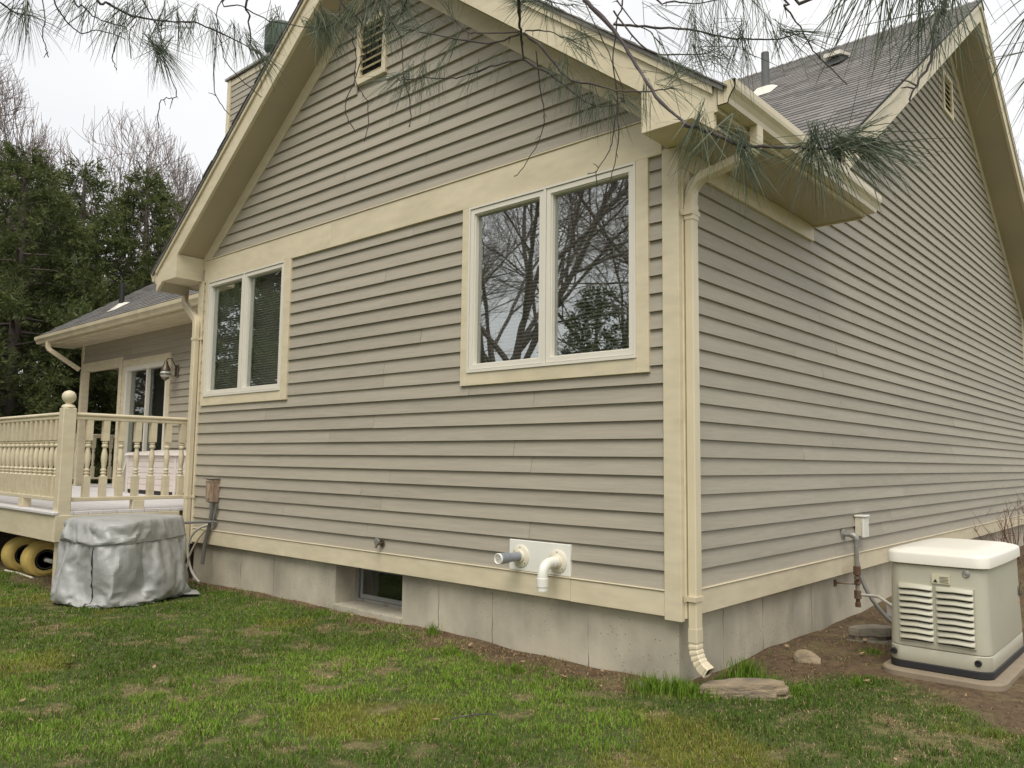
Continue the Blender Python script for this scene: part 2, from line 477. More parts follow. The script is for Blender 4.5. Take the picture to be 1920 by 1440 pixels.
GC = mixc(np.broadcast_to(turf, GX.shape + (3,)), strawc, S_ * .75)
GC = mixc(GC, mossc, M_ * .7 * (1 - S_))
GC = mixc(GC, earth * (0.8 + .5 * fbm(GX * 6, GY * 6, 7, 3))[..., None], D_)
GC = mixc(GC, strawc * .8, D_ * sstep(.52, .66, fbm(GX * 5 + 3, GY * 5, 2, 4)) * .6)
ca = gme.color_attributes.new("gcol", 'FLOAT_COLOR', 'POINT')
ca.data.foreach_set("color", np.concatenate([GC.reshape(-1, 3), np.ones((nx * ny, 1))], 1).astype(np.float32).ravel())
GROUNDM = M("lawn_soil", (.1, .1, .1), 0.95, var=0.4, vscale=22, bump=0.9, bscale=55, attr="gcol", bdist=.02, spec=.2)
gme.materials.append(GROUNDM)

# ------------------------------------------------------------------ house
C = 0.1143
Z0 = 1.4735
XC = -3.045
house = empty("house", (-3.0, 2.0, 0))
tag(house, "taupe clapboard house with cream trim, two gables and twin casement windows", "house")

def planks(wall, mapf, zs, lim, openings, maxlen, rs):
    """one object per clapboard; lim(z) -> (u0,u1)"""
    rr = random.Random(rs)
    for zb in zs:
        zt = zb + C + .018
        l0, r0 = lim(zb); l1, r1 = lim(zb + C)
        if r0 - l0 < .05: continue
        if r1 - l1 < .02:
            l1 = r1 = (l0 + r0) / 2
        ivs = [(l0, r0, True, True)]
        for (a, b, c, d) in openings:
            if zb + C > c + .01 and zb < d - .01:
                nxt = []
                for (p, q, e0, e1) in ivs:
                    if b <= p or a >= q: nxt.append((p, q, e0, e1)); continue
                    if a - p > .03: nxt.append((p, a, e0, False))
                    if q - b > .03: nxt.append((b, q, False, e1))
                ivs = nxt
        for (p, q, e0, e1) in ivs:
            cuts = [p]; x = p + rr.uniform(.35, 1.0) * maxlen
            while x < q - .5:
                cuts.append(x); x += rr.uniform(.75, 1.0) * maxlen
            cuts.append(q)
            for i in range(len(cuts) - 1):
                a, b = cuts[i], cuts[i + 1]
                at = a; bt = b
                if i == 0 and e0: at = a + (l1 - l0) * (1 + .018 / C)
                if i == len(cuts) - 2 and e1: bt = b + (r1 - r0) * (1 + .018 / C)
                if bt < at: at = bt = (at + bt) / 2
                g0 = .0016 if i else 0; g1 = .0016 if i < len(cuts) - 2 else 0
                w = rr.uniform(-.0016, .0016); t = rr.uniform(.0255, .030)
                zz = zb + w
                m = MB()
                m.hexa([mapf(a + g0, zz, .002), mapf(b - g1, zz, .002), mapf(b - g1, zz + rr.uniform(-.001, .001), t), mapf(a + g0, zz, t),
                        mapf(at + g0, zt, .002), mapf(bt - g1, zt, .002), mapf(bt - g1, zt, .0045), mapf(at + g0, zt, .0045)])
                m.build("clapboard", SIDING, wall)

# --- front wall
SLW = 0.765                                    # wing roof pitch
wing_b = lambda x: 3.56 + SLW * (3.0 - abs(x - XC)) if True else 0     # underside of rake fascia
WINS = [(-1.80, -.282, 1.985, 3.275), (-5.885, -4.366, 1.985, 3.275)]
m = MB()
us = sorted({-6.09, -.152, *[w[0] for w in WINS], *[w[1] for w in WINS]}); zs_ = [.41, 1.985, 3.275, 3.5]
for i in range(len(us) - 1):
    for j in range(len(zs_) - 1):
        if j == 1 and any(abs(us[i] - w[0]) < 1e-6 for w in WINS): continue
        m.hexa(bx(fm, us[i], us[i + 1], zs_[j], zs_[j + 1], -.15, 0))
m.prism([(-6.09, 3.5), (-.0, 3.5), (-.02, 3.53), (XC, 5.82), (-6.07, 3.53)], fm, -.15, -.0005)
wall_f = m.build("front_wall", SIDING, house)
zs_front = [Z0 - C * j for j in range(8, -17, -1)]
planks(wall_f, fm, zs_front, lambda z: (-6.02, -.06), [(w[0] - .04, w[1] + .04, w[2] - .02, 3.4) for w in WINS] +
       [(-1.345, -.80, .56, .775)], 3.6, 1)
zg = [3.53 + C * k for k in range(0, 20)]
gl = lambda z: (XC - (3.0 - (z + .12 - 3.56) / SLW), XC + (3.0 - (z + .12 - 3.56) / SLW))
planks(wall_f, fm, zg, gl, [(-3.31, -2.885, 4.745, 5.34)], 3.4, 2)
def board(parent, mapf, u0, u1, z0, z1, o0, o1, name="trim_board", mat=TRIM):
    m = MB(); q = bx(mapf, u0, u1, z0, z1, o0, o1)
    xs = [p[0] for p in q]; ys = [p[1] for p in q]; zz = [p[2] for p in q]
    m.cbox(min(xs), max(xs), min(ys), max(ys), min(zz), max(zz), .0025)
    return m.build(name, mat, parent)
board(wall_f, fm, -.088, .028, .385, 3.299, .0, .040, "corner_board")
board(wall_f, fm, -6.115, -6.0, .385, 3.299, .0, .040, "corner_board")
for a, b in ((-6.0, -3.62), (-3.618, -.0885)):
    board(wall_f, fm, a, b, 3.278, 3.525, .0, .037, "frieze_board")
board(wall_f, fm, -5.98, -.06, 3.526, 3.536, .0, .046, "drip_cap")
for a, b, d in ((-5.999, -4.2, 0), (-4.198, -.802, .001), (-.80, -.0885, -.001)):
    board(wall_f, fm, a, b, .405 + d, .55 + d, .0, .035, "skirt_board")
board(wall_f, fm, -5.99, -.0885, .552, .560, .0, .043, "drip_cap")

# --- side wall
SLM = 0.672                                   # main roof pitch
YC = 7.07
main_b = lambda y: 7.10 - SLM * abs(y - YC)
m = MB()
m.prism([(0, .41), (11.8, .41), (11.8, 3.90), (YC, 7.05), (2.2, 3.80), (2.2, 3.45), (0, 3.40)], rm, -.15, 0)
wall_s = m.build("side_wall", SIDING, house)
def ls(z):
    if z < 3.2: return (.04, 11.78)
    l = max(2.19, YC - (7.0 - z) / SLM); r = min(11.78, YC + (7.0 - z) / SLM)
    return (l, r)
planks(wall_s, rm, [Z0 - C * j for j in range(8, -50, -1)], ls, [(6.80, 7.30, 5.93, 6.50)], 4.9, 3)
board(wall_s, rm, -.0, .088, .40, 3.165, .0, .038, "corner_board")
board(wall_s, rm, 11.72, 11.83, .40, 3.9, .0, .038, "corner_board")
for a, b in ((.0885, 2.6), (2.602, 6.2), (6.202, 9.9), (9.902, 11.8)):
    board(wall_s, rm, a, b, .405, .55, .0, .035, "skirt_board")
board(wall_s, rm, .0885, 11.8, .552, .560, .0, .043, "drip_cap")
board(wall_s, rm, .0, 2.172, 3.168, 3.299, .0, .039, "frieze_board")

# --- foundation with basement window recess
found = empty("foundation", (-3, 2, -.4), house)
m = MB()
for a, b, c, d in ((-6.06, -3.458, -.4, .41), (-2.56, -.03, -.4, .41), (-3.458, -2.56, -.4, .052), (-3.458, -2.56, .395, .41)):
    m.box(a, b, .03, .30, c, d)
m.build("foundation_front", CONCRETE, found)
MB().box(-.30, -.03, .301, 11.75, -.4, .41).build("foundation_side", CONCRETE, found)
MB().box(-3.47, -2.55, .012, .06, -.4, .046).build("window_curb", CONCRETE, found)
for x, lo in ((-5.06, .0), (-4.45, .02), (-2.13, .0), (-1.56, -.1), (-.70, -.1)):
    m = MB(); rings = []
    for k in range(9):
        z = -.2 + .57 * k / 8; w = random.uniform(.0018, .0055); e = random.uniform(-.004, .004)
        rings.append([(x + e - w, .031, z), (x + e, .031 - random.uniform(.001, .004), z), (x + e + w, .031, z)])
    m.loft(rings); m.build("form_seam", SEAM, found)
for y in (.60, 1.20, 2.10, 4.2):
    m = MB(); rings = []
    for k in range(9):
        z = -.2 + .57 * k / 8; w = random.uniform(.0018, .005); e = random.uniform(-.005, .005)
        rings.append([(-.031, y + e - w, z), (-.031 + random.uniform(.001, .004), y + e, z), (-.031, y + e + w, z)])
    m.loft(rings); m.build("form_seam", SEAM, found)
bw = empty("basement_window", (-3.0, .3, .05), house)
m = MB()
m.box(-3.458, -3.41, .245, .285, .053, .394).box(-2.60, -2.561, .245, .285, .053, .394).box(-3.41, -2.60, .245, .285, .053, .082).box(-3.41, -2.60, .245, .285, .365, .394)
m.build("window_frame", GALV, bw)
m = MB()
m.box(-3.40, -3.37, .262, .28, .084, .364).box(-2.63, -2.61, .262, .28, .084, .364).box(-3.37, -2.63, .262, .28, .084, .12).box(-3.37, -2.63, .262, .28, .335, .364)
m.build("sash", M("grey_sash", (.25, .26, .24), .5), bw)
MB().box(-3.37, -2.63, .270, .274, .12, .335).build("pane", GLASS2, bw)
MB().box(-3.46, -2.55, .45, .46, .0, .42).build("interior", DARKHOLE, bw)

# --- casement windows
def casement(x0, x1, z0, z1, cl, cr, label, bmat=BLIND):
    w = empty("window", ((x0 + x1) / 2, 0, z0), house)
    w["label"] = label
    board(w, fm, cl, x0, z0 - .097, 3.277, .0, .040, "casing_board")
    board(w, fm, x1, cr, z0 - .097, 3.277, .0, .040, "casing_board")
    board(w, fm, x0 + .001, x1 - .001, z0 - .0965, z0 - .001, .0, .0385, "casing_board")
    f = .016; mid = (x0 + x1) / 2; g = .012
    m = MB()
    m.hexa(bx(fm, x0, x0 + f, z0, z1, -.12, .044)); m.hexa(bx(fm, x1 - f, x1, z0, z1, -.12, .044))
    m.hexa(bx(fm, x0 + f, x1 - f, z0, z0 + .02, -.12, .048)); m.hexa(bx(fm, x0 + f, x1 - f, z1 - f, z1, -.12, .045))
    m.hexa(bx(fm, mid - g, mid + g, z0 + .02, z1 - f, -.12, .043))
    m.build("window_frame", WHITEVINYL, w)
    for a, b in ((x0 + f + .003, mid - g - .003), (mid + g + .003, x1 - f - .003)):
        c, d = z0 + .024, z1 - f - .004; s = .036
        m = MB()
        def bar(u0, u1, v0, v1):     # stepped sash bar: outer band proud, inner bead lower
            m.hexa(bx(fm, u0, u1, v0, v1, -.03, .037))
        bar(a, a + s, c, d); bar(b - s, b, c, d); bar(a + s, b - s, c, c + s); bar(a + s, b - s, d - s, d)
        q = .008
        for u0, u1, v0, v1 in ((a + s, a + s + q, c + s, d - s), (b - s - q, b - s, c + s, d - s), (a + s + q, b - s - q, c + s, c + s + q), (a + s + q, b - s - q, d - s - q, d - s)):
            m.hexa(bx(fm, u0, u1, v0, v1, -.03, .025))
        sash = m.build("sash", WHITEVINYL, w)
        MB().hexa(bx(fm, a + s + q, b - s - q, c + s + q, d - s - q, -.012, -.007)).build("pane", GLASS, w)
        # horizontal blind behind the pane
        m = MB(); z = c + s + .01
        while z < d - s:
            m.hexa([fm(a + s - .01, z, -.085), fm(b - s + .01, z, -.085), fm(b - s + .01, z + .006, -.070), fm(a + s - .01, z + .006, -.070),
                    fm(a + s - .01, z + .0225, -.085), fm(b - s + .01, z + .0225, -.085), fm(b - s + .01, z + .0235, -.083), fm(a + s - .01, z + .0235, -.083)])
            z += .026
        m.build("blind", bmat, w)
        m = MB(); m.hexa(bx(fm, a + s + .002, a + s + .030, c + .35, c + .46, -.055, -.03)); m.build("sash_latch", BLACKRUB, w)
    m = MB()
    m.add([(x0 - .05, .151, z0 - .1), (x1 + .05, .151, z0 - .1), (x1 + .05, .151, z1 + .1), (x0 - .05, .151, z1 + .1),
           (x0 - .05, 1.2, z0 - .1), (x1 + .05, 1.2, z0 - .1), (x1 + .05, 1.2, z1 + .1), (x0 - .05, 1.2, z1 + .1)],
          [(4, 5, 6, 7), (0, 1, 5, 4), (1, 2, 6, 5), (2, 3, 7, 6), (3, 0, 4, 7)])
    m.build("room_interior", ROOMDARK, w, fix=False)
    return w
casement(*WINS[0], -1.872, -.190, "twin casement window with blinds nearest the corner")
casement(*WINS[1], -5.955, -4.258, "twin casement window at the far left end of the wall", BLINDL)

# --- gable louvre vents
def gable_vent(mapf, u0, u1, z0, z1, n, label):
    v = empty("gable_vent", mapf((u0 + u1) / 2, z0, 0), house); v["label"] = label
    w = .055
    board(v, mapf, u0, u0 + w, z0, z1, .0, .042, "vent_frame"); board(v, mapf, u1 - w, u1, z0, z1, .0, .042, "vent_frame")
    board(v, mapf, u0 + w, u1 - w, z0, z0 + w, .0, .042, "vent_frame"); board(v, mapf, u0 + w, u1 - w, z1 - w, z1, .0, .042, "vent_frame")
    MB().hexa(bx(mapf, u0 + w, u1 - w, z0 + w, z1 - w, -.01, .0015)).build("vent_void", DARKHOLE, v)
    h = (z1 - z0 - 2 * w) / n
    for k in range(n):
        a = z0 + w + k * h
        MB().hexa([mapf(u0 + w, a + h * .08, .024), mapf(u1 - w, a + h * .08, .024), mapf(u1 - w, a + h * .08 + .006, .036), mapf(u0 + w, a + h * .08 + .006, .036),
                   mapf(u0 + w, a + h * .46, .003), mapf(u1 - w, a + h * .46, .003), mapf(u1 - w, a + h * .46 + .008, .006), mapf(u0 + w, a + h * .46 + .008, .006)]).build("vent_slat", TRIM, v)
gable_vent(fm, -3.31, -2.885, 4.745, 5.34, 7, "louvred vent in the near gable")
gable_vent(rm, 6.80, 7.30, 5.93, 6.50, 6, "louvred vent in the tall far gable")

# --- rakes and eaves
def rake(mapf, c, zfun, d, ends, fr_end, label):
    r = empty("gable_rake", mapf(c, zfun(c), 0), house)
    for e, fe in zip(ends, fr_end):
        ze = zfun(e); za = zfun(c)
        MB().hexa(sloped(mapf, e, ze, c, za, .20, d - .032, d)).build("rake_fascia", TRIM, r)
        MB().hexa(sloped(mapf, e, ze + .201, c, za + .201, .058, d - .03, d + .02)).build("rake_moulding", TRIM, r)
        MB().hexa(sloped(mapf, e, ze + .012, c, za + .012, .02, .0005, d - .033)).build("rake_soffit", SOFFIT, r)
        MB().hexa(sloped(mapf, fe, zfun(fe) - .150, c, za - .165, .175, .0, .030)).build("rake_frieze", TRIM, r)
    return r
fr = rake(fm, XC, wing_b, .34, (-6.52, .43), (-6.04, -.05), "")
sr = rake(rm, YC, main_b, .44, (1.78, 12.35), (2.19, 11.8), "")
def pork(sgn):
    m = MB(); X = lambda x: XC + sgn * (x - XC)
    m.prism([(X(-.044), 3.301), (X(.432), 3.301), (X(.432), 3.43), (X(-.044), 3.56 + .0)], fm, .0005, .341)
    return m.build("cornice_return", TRIM, house)
pork(1); pork(-1)
def eave(sgn, y1):
    X = lambda x: XC + sgn * (x - XC)
    e = empty("eave", (X(.3), 1, 3.3), house)
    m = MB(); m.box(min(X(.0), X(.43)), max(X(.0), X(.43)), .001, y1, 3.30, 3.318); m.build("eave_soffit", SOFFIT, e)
    m = MB(); m.box(min(X(.4315), X(.455)), max(X(.4315), X(.455)), -.342, y1 + .002, 3.292, 3.455); m.build("eave_fascia", TRIM, e)
    m = MB(); m.box(min(X(.0), X(.4305)), max(X(.0), X(.4305)), y1, y1 + .02, 3.286, 3.46); m.build("eave_end", TRIM, e)
    # K-style gutter, open trough
    outer = [(.457, 3.45), (.457, 3.318), (.525, 3.318), (.532, 3.345), (.548, 3.372), (.566, 3.392), (.570, 3.412), (.570, 3.448), (.556, 3.452)]
    inner = [(.556, 3.440), (.563, 3.414), (.556, 3.394), (.540, 3.374), (.526, 3.347), (.520, 3.323), (.461, 3.323), (.461, 3.45)]
    m = MB(); ring = outer + inner
    m.loft([[(X(a), y, b) for a, b in ring] for y in (-.352, y1 + .03)])
    for y in (-.352, y1 + .03):      # end caps
        m.loft([[(X(a), y + q, b) for a, b in outer] for q in (0, .002 if y < 0 else -.002)])
    m.build("gutter", METALCREAM, e)
    return e
eave(1, 2.172); eave(-1, 1.4)

# --- roof slabs and shingles
roof = empty("roof", (-3, 3, 3.5), house)
def wing_slab(sgn):
    X = lambda x: XC + sgn * (x - XC)
    T = .275
    zt = lambda x: wing_b(x) + T
    yv = lambda z: YC - (7.40 - z) / SLM
    pts = [(X(.50), -.372), (X(.50), yv(zt(.50))), (XC, yv(zt(XC))), (XC, -.372)]
    top = [(x, y, zt(x)) for x, y in pts]; bot = [(x, y, zt(x) - .028) for x, y in pts]
    MB().add(bot + top, [(0, 1, 2, 3), (7, 6, 5, 4)] + [(i, (i + 1) % 4, 4 + (i + 1) % 4, 4 + i) for i in range(4)]).build("roof_slope", SHINGLE, roof)
wing_slab(1); wing_slab(-1)
# ragged shingle butts showing along the near rake edge
for sgn in (1, -1):
    X = lambda x: XC + sgn * (x - XC)
    m = MB(); x = .52
    while x > XC + .1:
        L = random.uniform(.13, .15); e = random.uniform(.0, .012)
        a, b = x, x - L - .05
        za = wing_b(a) + .2765; zb = wing_b(b) + .2765
        m.hexa([(X(a), -.376 - e, za + .004), (X(a), -.05, za + .004), (X(b), -.05, zb), (X(b), -.376 - e, zb),
                (X(a), -.376 - e, za + .016), (X(a), -.05, za + .016), (X(b), -.05, zb + .006), (X(b), -.376 - e, zb + .006)])
        x -= L
    tag(m.build("shingle_edge", SHINGLE, roof), kind="stuff")
TM = .29
zm = lambda y: main_b(y) + TM
def slab(x0, x1, ya, yb, zf, t, name):
    m = MB(); m.hexa([(x0, ya, zf(ya) - t), (x1, ya, zf(ya) - t), (x1, yb, zf(yb) - t), (x0, yb, zf(yb) - t),
                      (x0, ya, zf(ya)), (x1, ya, zf(ya)), (x1, yb, zf(yb)), (x0, yb, zf(yb))])
    return m.build(name, ROOFDARK, roof)
slab(-6.3, .462, 1.2, YC, zm, .03, "roof_slope"); slab(-13.9, .462, YC, 12.5, zm, .03, "roof_slope")
slab(-13.9, -6.302, YC - 2.2, YC - .001, zm, .03, "roof_slope")
th = math.atan(SLM); ct, st = math.cos(th), math.sin(th)
EXP, TABW = .142, .305
def tab_mesh():
    m = MB(); w = TABW / 2 - .003
    m.hexa([(-w, 0, .001), (w, 0, .001), (w, .19, .0005), (-w, .19, .0005), (-w, 0, .013), (w, 0, .013), (w, .19, .003), (-w, .19, .003)])
    me = bpy.data.meshes.new("shingle"); me.from_pydata(m.v, [], m.f); me.materials.append(SHINGLE)
    return me
tabm = tab_mesh()
slots = []
s_max = (YC - 1.3) / ct
k = 0
while k * EXP < s_max - .05:
    s = k * EXP; off = [.0, .16, .07, .23][k % 4] + random.uniform(-.02, .02)
    x = .475; w = TABW - off
    while x > -4.2:
        y = 1.3 + s * ct
        slots.append((x - w / 2, y, zm(1.3) + s * st + .001, w / TABW)); x -= w; w = TABW
    k += 1
def pix(P):
    v = Vector(P) - CAM; d = v.dot(_f)
    return 960 + 1488.8 * v.dot(_r) / d, 720 - 1488.8 * v.dot(_u) / d, d
vis, rest = [], []
for P in slots:
    px, py, d = pix(P[:3])
    (vis if (1372 < px < 1900 and py > -10 and py < 162 + (px - 1381) * .78 + 8) else rest).append((d, P))
vis.sort()
for d, P in vis[:290]:
    o = bpy.data.objects.new("shingle", tabm); COL.objects.link(o)
    place(o, P[:3], roof); o.scale.x = P[3]
    o.rotation_euler = (th + random.uniform(-.006, .006), 0, random.uniform(-.006, .006))
def joined_tabs(name, items, ang):
    m = MB(); c, s_ = math.cos(ang), math.sin(ang)
    for P in items:
        w = (TABW / 2 - .003) * (P[3] if len(P) > 3 else 1); tz = random.uniform(.011, .016)
        loc = [(-w, 0, .001), (w, 0, .001), (w, .19, .0005), (-w, .19, .0005), (-w, 0, tz), (w, 0, tz), (w, .19, .003), (-w, .19, .003)]
        m.hexa([(P[0] + a, P[1] + b * c - h * s_, P[2] + b * s_ + h * c) for a, b, h in loc])
    o = m.build(name, SHINGLE, roof, fix=False); tag(o, kind="stuff"); return o
joined_tabs("shingle_field", [P for d, P in vis[290:]] + [P for d, P in rest], th)
# ridge caps
m = MB()
x = .47
while x > -6:
    m.add([(x, YC - .15, zm(YC - .15) + .02), (x - .2, YC - .15, zm(YC - .15) + .012), (x - .2, YC, 7.40), (x, YC, 7.415), (x, YC + .15, zm(YC + .15) + .02), (x - .2, YC + .15, zm(YC + .15) + .012)],
          [(0, 1, 2, 3), (3, 2, 5, 4)]); x -= .14
m.build("ridge_cap", SHINGLE, roof, fix=False)
# low left roof over the porch wall
zl = lambda y: 3.60 + .66 * (y - .93)
slab(-14.25, -6.35, .93, 5.2, zl, .03, "roof_slope")
thl = math.atan(.66); items = []
k = 0
while k * EXP < 4.9:
    s = k * EXP; x = -6.4 - [.0, .16, .07, .23][k % 4]
    while x > -14.15:
        items.append((x - TABW / 2, .93 + s * math.cos(thl), zl(.93) + s * math.sin(thl) + .001)); x -= TABW
    k += 1
joined_tabs("shingle_field", items, thl)
le = empty("eave", (-10, 1, 3.4), house)
for k in range(4):
    MB().box(-14.2, -6.12, .97 + k * .133, .97 + k * .133 + .126, 3.40, 3.42).build("eave_soffit", METALCREAM, le)
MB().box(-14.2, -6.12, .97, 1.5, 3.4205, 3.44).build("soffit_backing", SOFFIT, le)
MB().box(-14.22, -6.12, .945, .969, 3.395, 3.56).build("eave_fascia", TRIM, le)
m = MB()
ringo = [(.943, 3.56), (.943, 3.43), (.875, 3.43), (.868, 3.457), (.852, 3.484), (.834, 3.504), (.830, 3.56), (.842, 3.562)]
ringi = [(.842, 3.55), (.838, 3.508), (.858, 3.487), (.875, 3.46), (.88, 3.436), (.938, 3.436), (.938, 3.56)]
m.loft([[(xx, a, b) for a, b in ringo + ringi] for xx in (-14.28, -6.12)])
m.build("gutter", METALCREAM, le)
m = MB(); 
lr = empty("gable_rake", (-14.2, 3, 4), house)
lmap = lambda u, z, o: (-13.75 - o, u, z)
MB().hexa(sloped(lmap, .945, 3.40, 5.2, 3.40 + .66 * 4.255, .18, .42, .45)).build("rake_fascia", TRIM, lr)
# roof furniture
m = MB(); m.tube([(-1.60, 5.05, 6.0), (-1.60, 5.05, 6.55)], .05, 14); m.build("vent_pipe", PIPEGREY, roof, True)
m = MB(); yb_ = 5.05
m.add([(-1.75, yb_ - .22, zm(yb_ - .22) + .02), (-1.45, yb_ - .22, zm(yb_ - .22) + .02), (-1.48, yb_ + .1, zm(yb_ + .1) + .02), (-1.72, yb_ + .1, zm(yb_ + .1) + .02),
       (-1.67, yb_ - .1, zm(yb_ - .1) + .10), (-1.53, yb_ - .1, zm(yb_ - .1) + .10), (-1.53, yb_ + .06, zm(yb_ + .06) + .06), (-1.67, yb_ + .06, zm(yb_ + .06) + .06)],
      [(0, 1, 5, 4), (1, 2, 6, 5), (2, 3, 7, 6), (3, 0, 4, 7), (4, 5, 6, 7)])
m.build("pipe_flashing", WHITEVINYL, roof)
m = MB(); y0 = 5.35
m.hexa([(-.93, y0 - .02, zm(y0) + .03), (-.77, y0 - .02, zm(y0) + .03), (-.77, y0 + .3, zm(y0 + .3) + .02), (-.93, y0 + .3, zm(y0 + .3) + .02),
        (-.93, y0, zm(y0) + .115), (-.77, y0, zm(y0) + .115), (-.77, y0 + .3, zm(y0 + .3) + .03), (-.93, y0 + .3, zm(y0 + .3) + .03)])
m.build("roof_vent_body", PIPEGREY, roof)
m = MB()
m.hexa([(-.955, y0 - .07, zm(y0) + .116), (-.745, y0 - .07, zm(y0) + .116), (-.745, y0 + .3, zm(y0 + .3) + .031), (-.955, y0 + .3, zm(y0 + .3) + .031),
        (-.955, y0 - .07, zm(y0) + .165), (-.745, y0 - .07, zm(y0) + .165), (-.745, y0 + .3, zm(y0 + .3) + .06), (-.955, y0 + .3, zm(y0 + .3) + .06)])
m.build("roof_vent_hood", WHITEVINYL, roof)
m = MB(); m.tube([(-12.1, 1.52, 3.9), (-12.1, 1.52, 4.42)], .045, 12); m.build("vent_pipe", BLACKRUB, roof, True)
m = MB(); m.add([(-12.25, 1.33, zl(1.33) + .02), (-11.95, 1.33, zl(1.33) + .02), (-11.98, 1.62, zl(1.62) + .02), (-12.22, 1.62, zl(1.62) + .02), (-12.1, 1.5, zl(1.5) + .09)],
                [(0, 1, 4), (1, 2, 4), (2, 3, 4), (3, 0, 4)]); m.build("pipe_flashing", WHITEVINYL, roof)
# chimney chase
ch = empty("chimney", (-10.1, 3.5, 4), house)
cy = 2.8
cm = lambda u, z, o: (u, cy - o, z)
MB().box(-11.0, -9.2, cy, 4.1, 3.9, 8.33).build("chimney_chase", SIDING, ch)
z = 6.5
while z < 8.2:
    MB().hexa([cm(-10.92, z, .002), cm(-9.28, z, .002), cm(-9.28, z, .017), cm(-10.92, z, .017),
               cm(-10.92, z + .13, .002), cm(-9.28, z + .13, .002), cm(-9.28, z + .13, .0045), cm(-10.92, z + .13, .0045)]).build("clapboard", SIDING, ch)
    z += C
board(ch, cm, -11.03, -10.92, 4, 8.32, .0, .038, "corner_board"); board(ch, cm, -9.28, -9.17, 4, 8.32, .0, .038, "corner_board")
board(ch, cm, -10.92, -9.28, 8.20, 8.31, .0, .024, "frieze_board")
MB().box(-11.08, -9.12, cy - .07, 4.17, 8.331, 8.37).build("chimney_cap", GALV, ch)
m = MB(); m.lathe([(.14, 8.371), (.14, 8.55), (.30, 8.56), (.33, 8.60), (.33, 8.98), (.28, 9.03), (.05, 9.05)], -9.72, 3.1, 20); m.build("flue_cap", GREENMETAL, ch, True)

# --- downspouts
def rect_sweep(pts, w, d, wdir):
    """pts path, w along wdir, d across"""
    raw = [Vector(p) for p in pts]; W = Vector(wdir).normalized(); rings = []
    pts = [raw[0]] + [b for a, b in zip(raw, raw[1:]) if (b - a).length > 1e-5]
    for i, p in enumerate(pts):
        t = (pts[min(i + 1, len(pts) - 1)] - pts[max(i - 1, 0)]).normalized()
        n = t.cross(W).normalized()
        sc = 1.0
        if 0 < i < len(pts) - 1:
            a = (pts[i] - pts[i - 1]).normalized(); b = (pts[i + 1] - pts[i]).normalized()
            sc = 1 / max(.6, math.cos(a.angle(b) / 2))
        c = .2
        prof = [(-1, -1 + c), (-1 + c, -1), (1 - c, -1), (1, -1 + c), (1, 1 - c), (1 - c, 1), (-1 + c, 1), (-1, 1 - c)]
        rings.append([p + W * (a * w / 2) + n * (b * d / 2 * sc) for a, b in prof])
    return rings
def arc(p0, p1, p2, n=6):
    p0, p1, p2 = Vector(p0), Vector(p1), Vector(p2)
    return [(1 - t) ** 2 * p0 + 2 * t * (1 - t) * p1 + t * t * p2 for t in [i / n for i in range(n + 1)]]
ds = empty("downspout", (.06, .05, 0), house)
path = [(.50, .06, 3.318), (.50, .06, 3.25)] + arc((.50, .06, 3.25), (.50, .06, 3.17), (.42, .058, 3.155)) + [(.17, .05, 3.10)] + \
       arc((.17, .05, 3.10), (.070, .048, 3.07), (.070, .048, 2.97)) + [(.070, .048, .34)]
MB().loft(rect_sweep(path, .078, .056, (0, 1, 0))).build("pipe", METALCREAM, ds)
MB().loft(rect_sweep([(.070, .048, 2.93), (.070, .048, 2.83)], .086, .064, (0, 1, 0))).build("pipe_joint", METALCREAM, ds)
kp = [(.070, .048, .345), (.070, .048, .28)] + arc((.070, .048, .27), (.070, .045, .17), (.135, .035, .125), 16) + [(.165, .03, .108)]
rg = rect_sweep(kp, .084, .062, (0, 1, 0))
for i, r_ in enumerate(rg):       # crimp ribs of the elbow
    if 2 <= i <= 17 and i % 3 == 0:
        c = sum((Vector(q) for q in r_), Vector()) / len(r_)
        rg[i] = [c + (Vector(q) - c) * .91 for q in r_]
m = MB(); m.loft(rg, True, False); m.build("elbow", METALCREAM, ds)
rin = rg[-1]; c = sum((Vector(q) for q in rin), Vector()) / len(rin)
MB().loft([[c + (Vector(q) - c) * .97 + Vector((-.012, 0, .006)) for q in rin], [c + (Vector(q) - c) * .97 + Vector((-.013, 0, .0065)) for q in rin]]).build("elbow_mouth", DARKHOLE, ds)
for z in (.505, 2.86):
    MB().box(.039, .104, -.005, .100, z, z + .028).box(.039, .044, -.028, -.005, z - .002, z + .030).build("strap", METALCREAM, ds)
dl = empty("downspout", (-6.05, -.06, 0), house)
path = [(-6.60, .04, 3.318), (-6.60, .04, 3.24)] + arc((-6.60, .04, 3.24), (-6.60, .04, 3.15), (-6.54, .02, 3.11)) + [(-6.14, -.05, 2.89)] + \
       arc((-6.14, -.05, 2.89), (-6.06, -.075, 2.85), (-6.06, -.075, 2.74)) + [(-6.06, -.075, .36)] + arc((-6.06, -.075, .36), (-6.06, -.075, .26), (-6.13, -.075, .20)) + [(-6.3, -.075, .14)]
MB().loft(rect_sweep(path, .056, .078, (0, 1, 0))).build("pipe", METALCREAM, dl)
for z in (.88, 2.63):
    MB().box(-6.104, -6.016, -.108, -.041, z, z + .028).box(-6.016, -5.965, -.046, -.041, z, z + .028).build("strap", METALCREAM, dl)
d3 = empty("downspout", (-13.6, 1, 2.9), house)
path = [(-13.72, .90, 3.43), (-13.72, .90, 3.36)] + arc((-13.72, .90, 3.36), (-13.72, .9, 3.30), (-13.70, .94, 3.27)) + [(-13.62, 1.43, 2.95)]
MB().loft(rect_sweep(path, .06, .08, (1, 0, 0))).build("pipe", METALCREAM, d3)

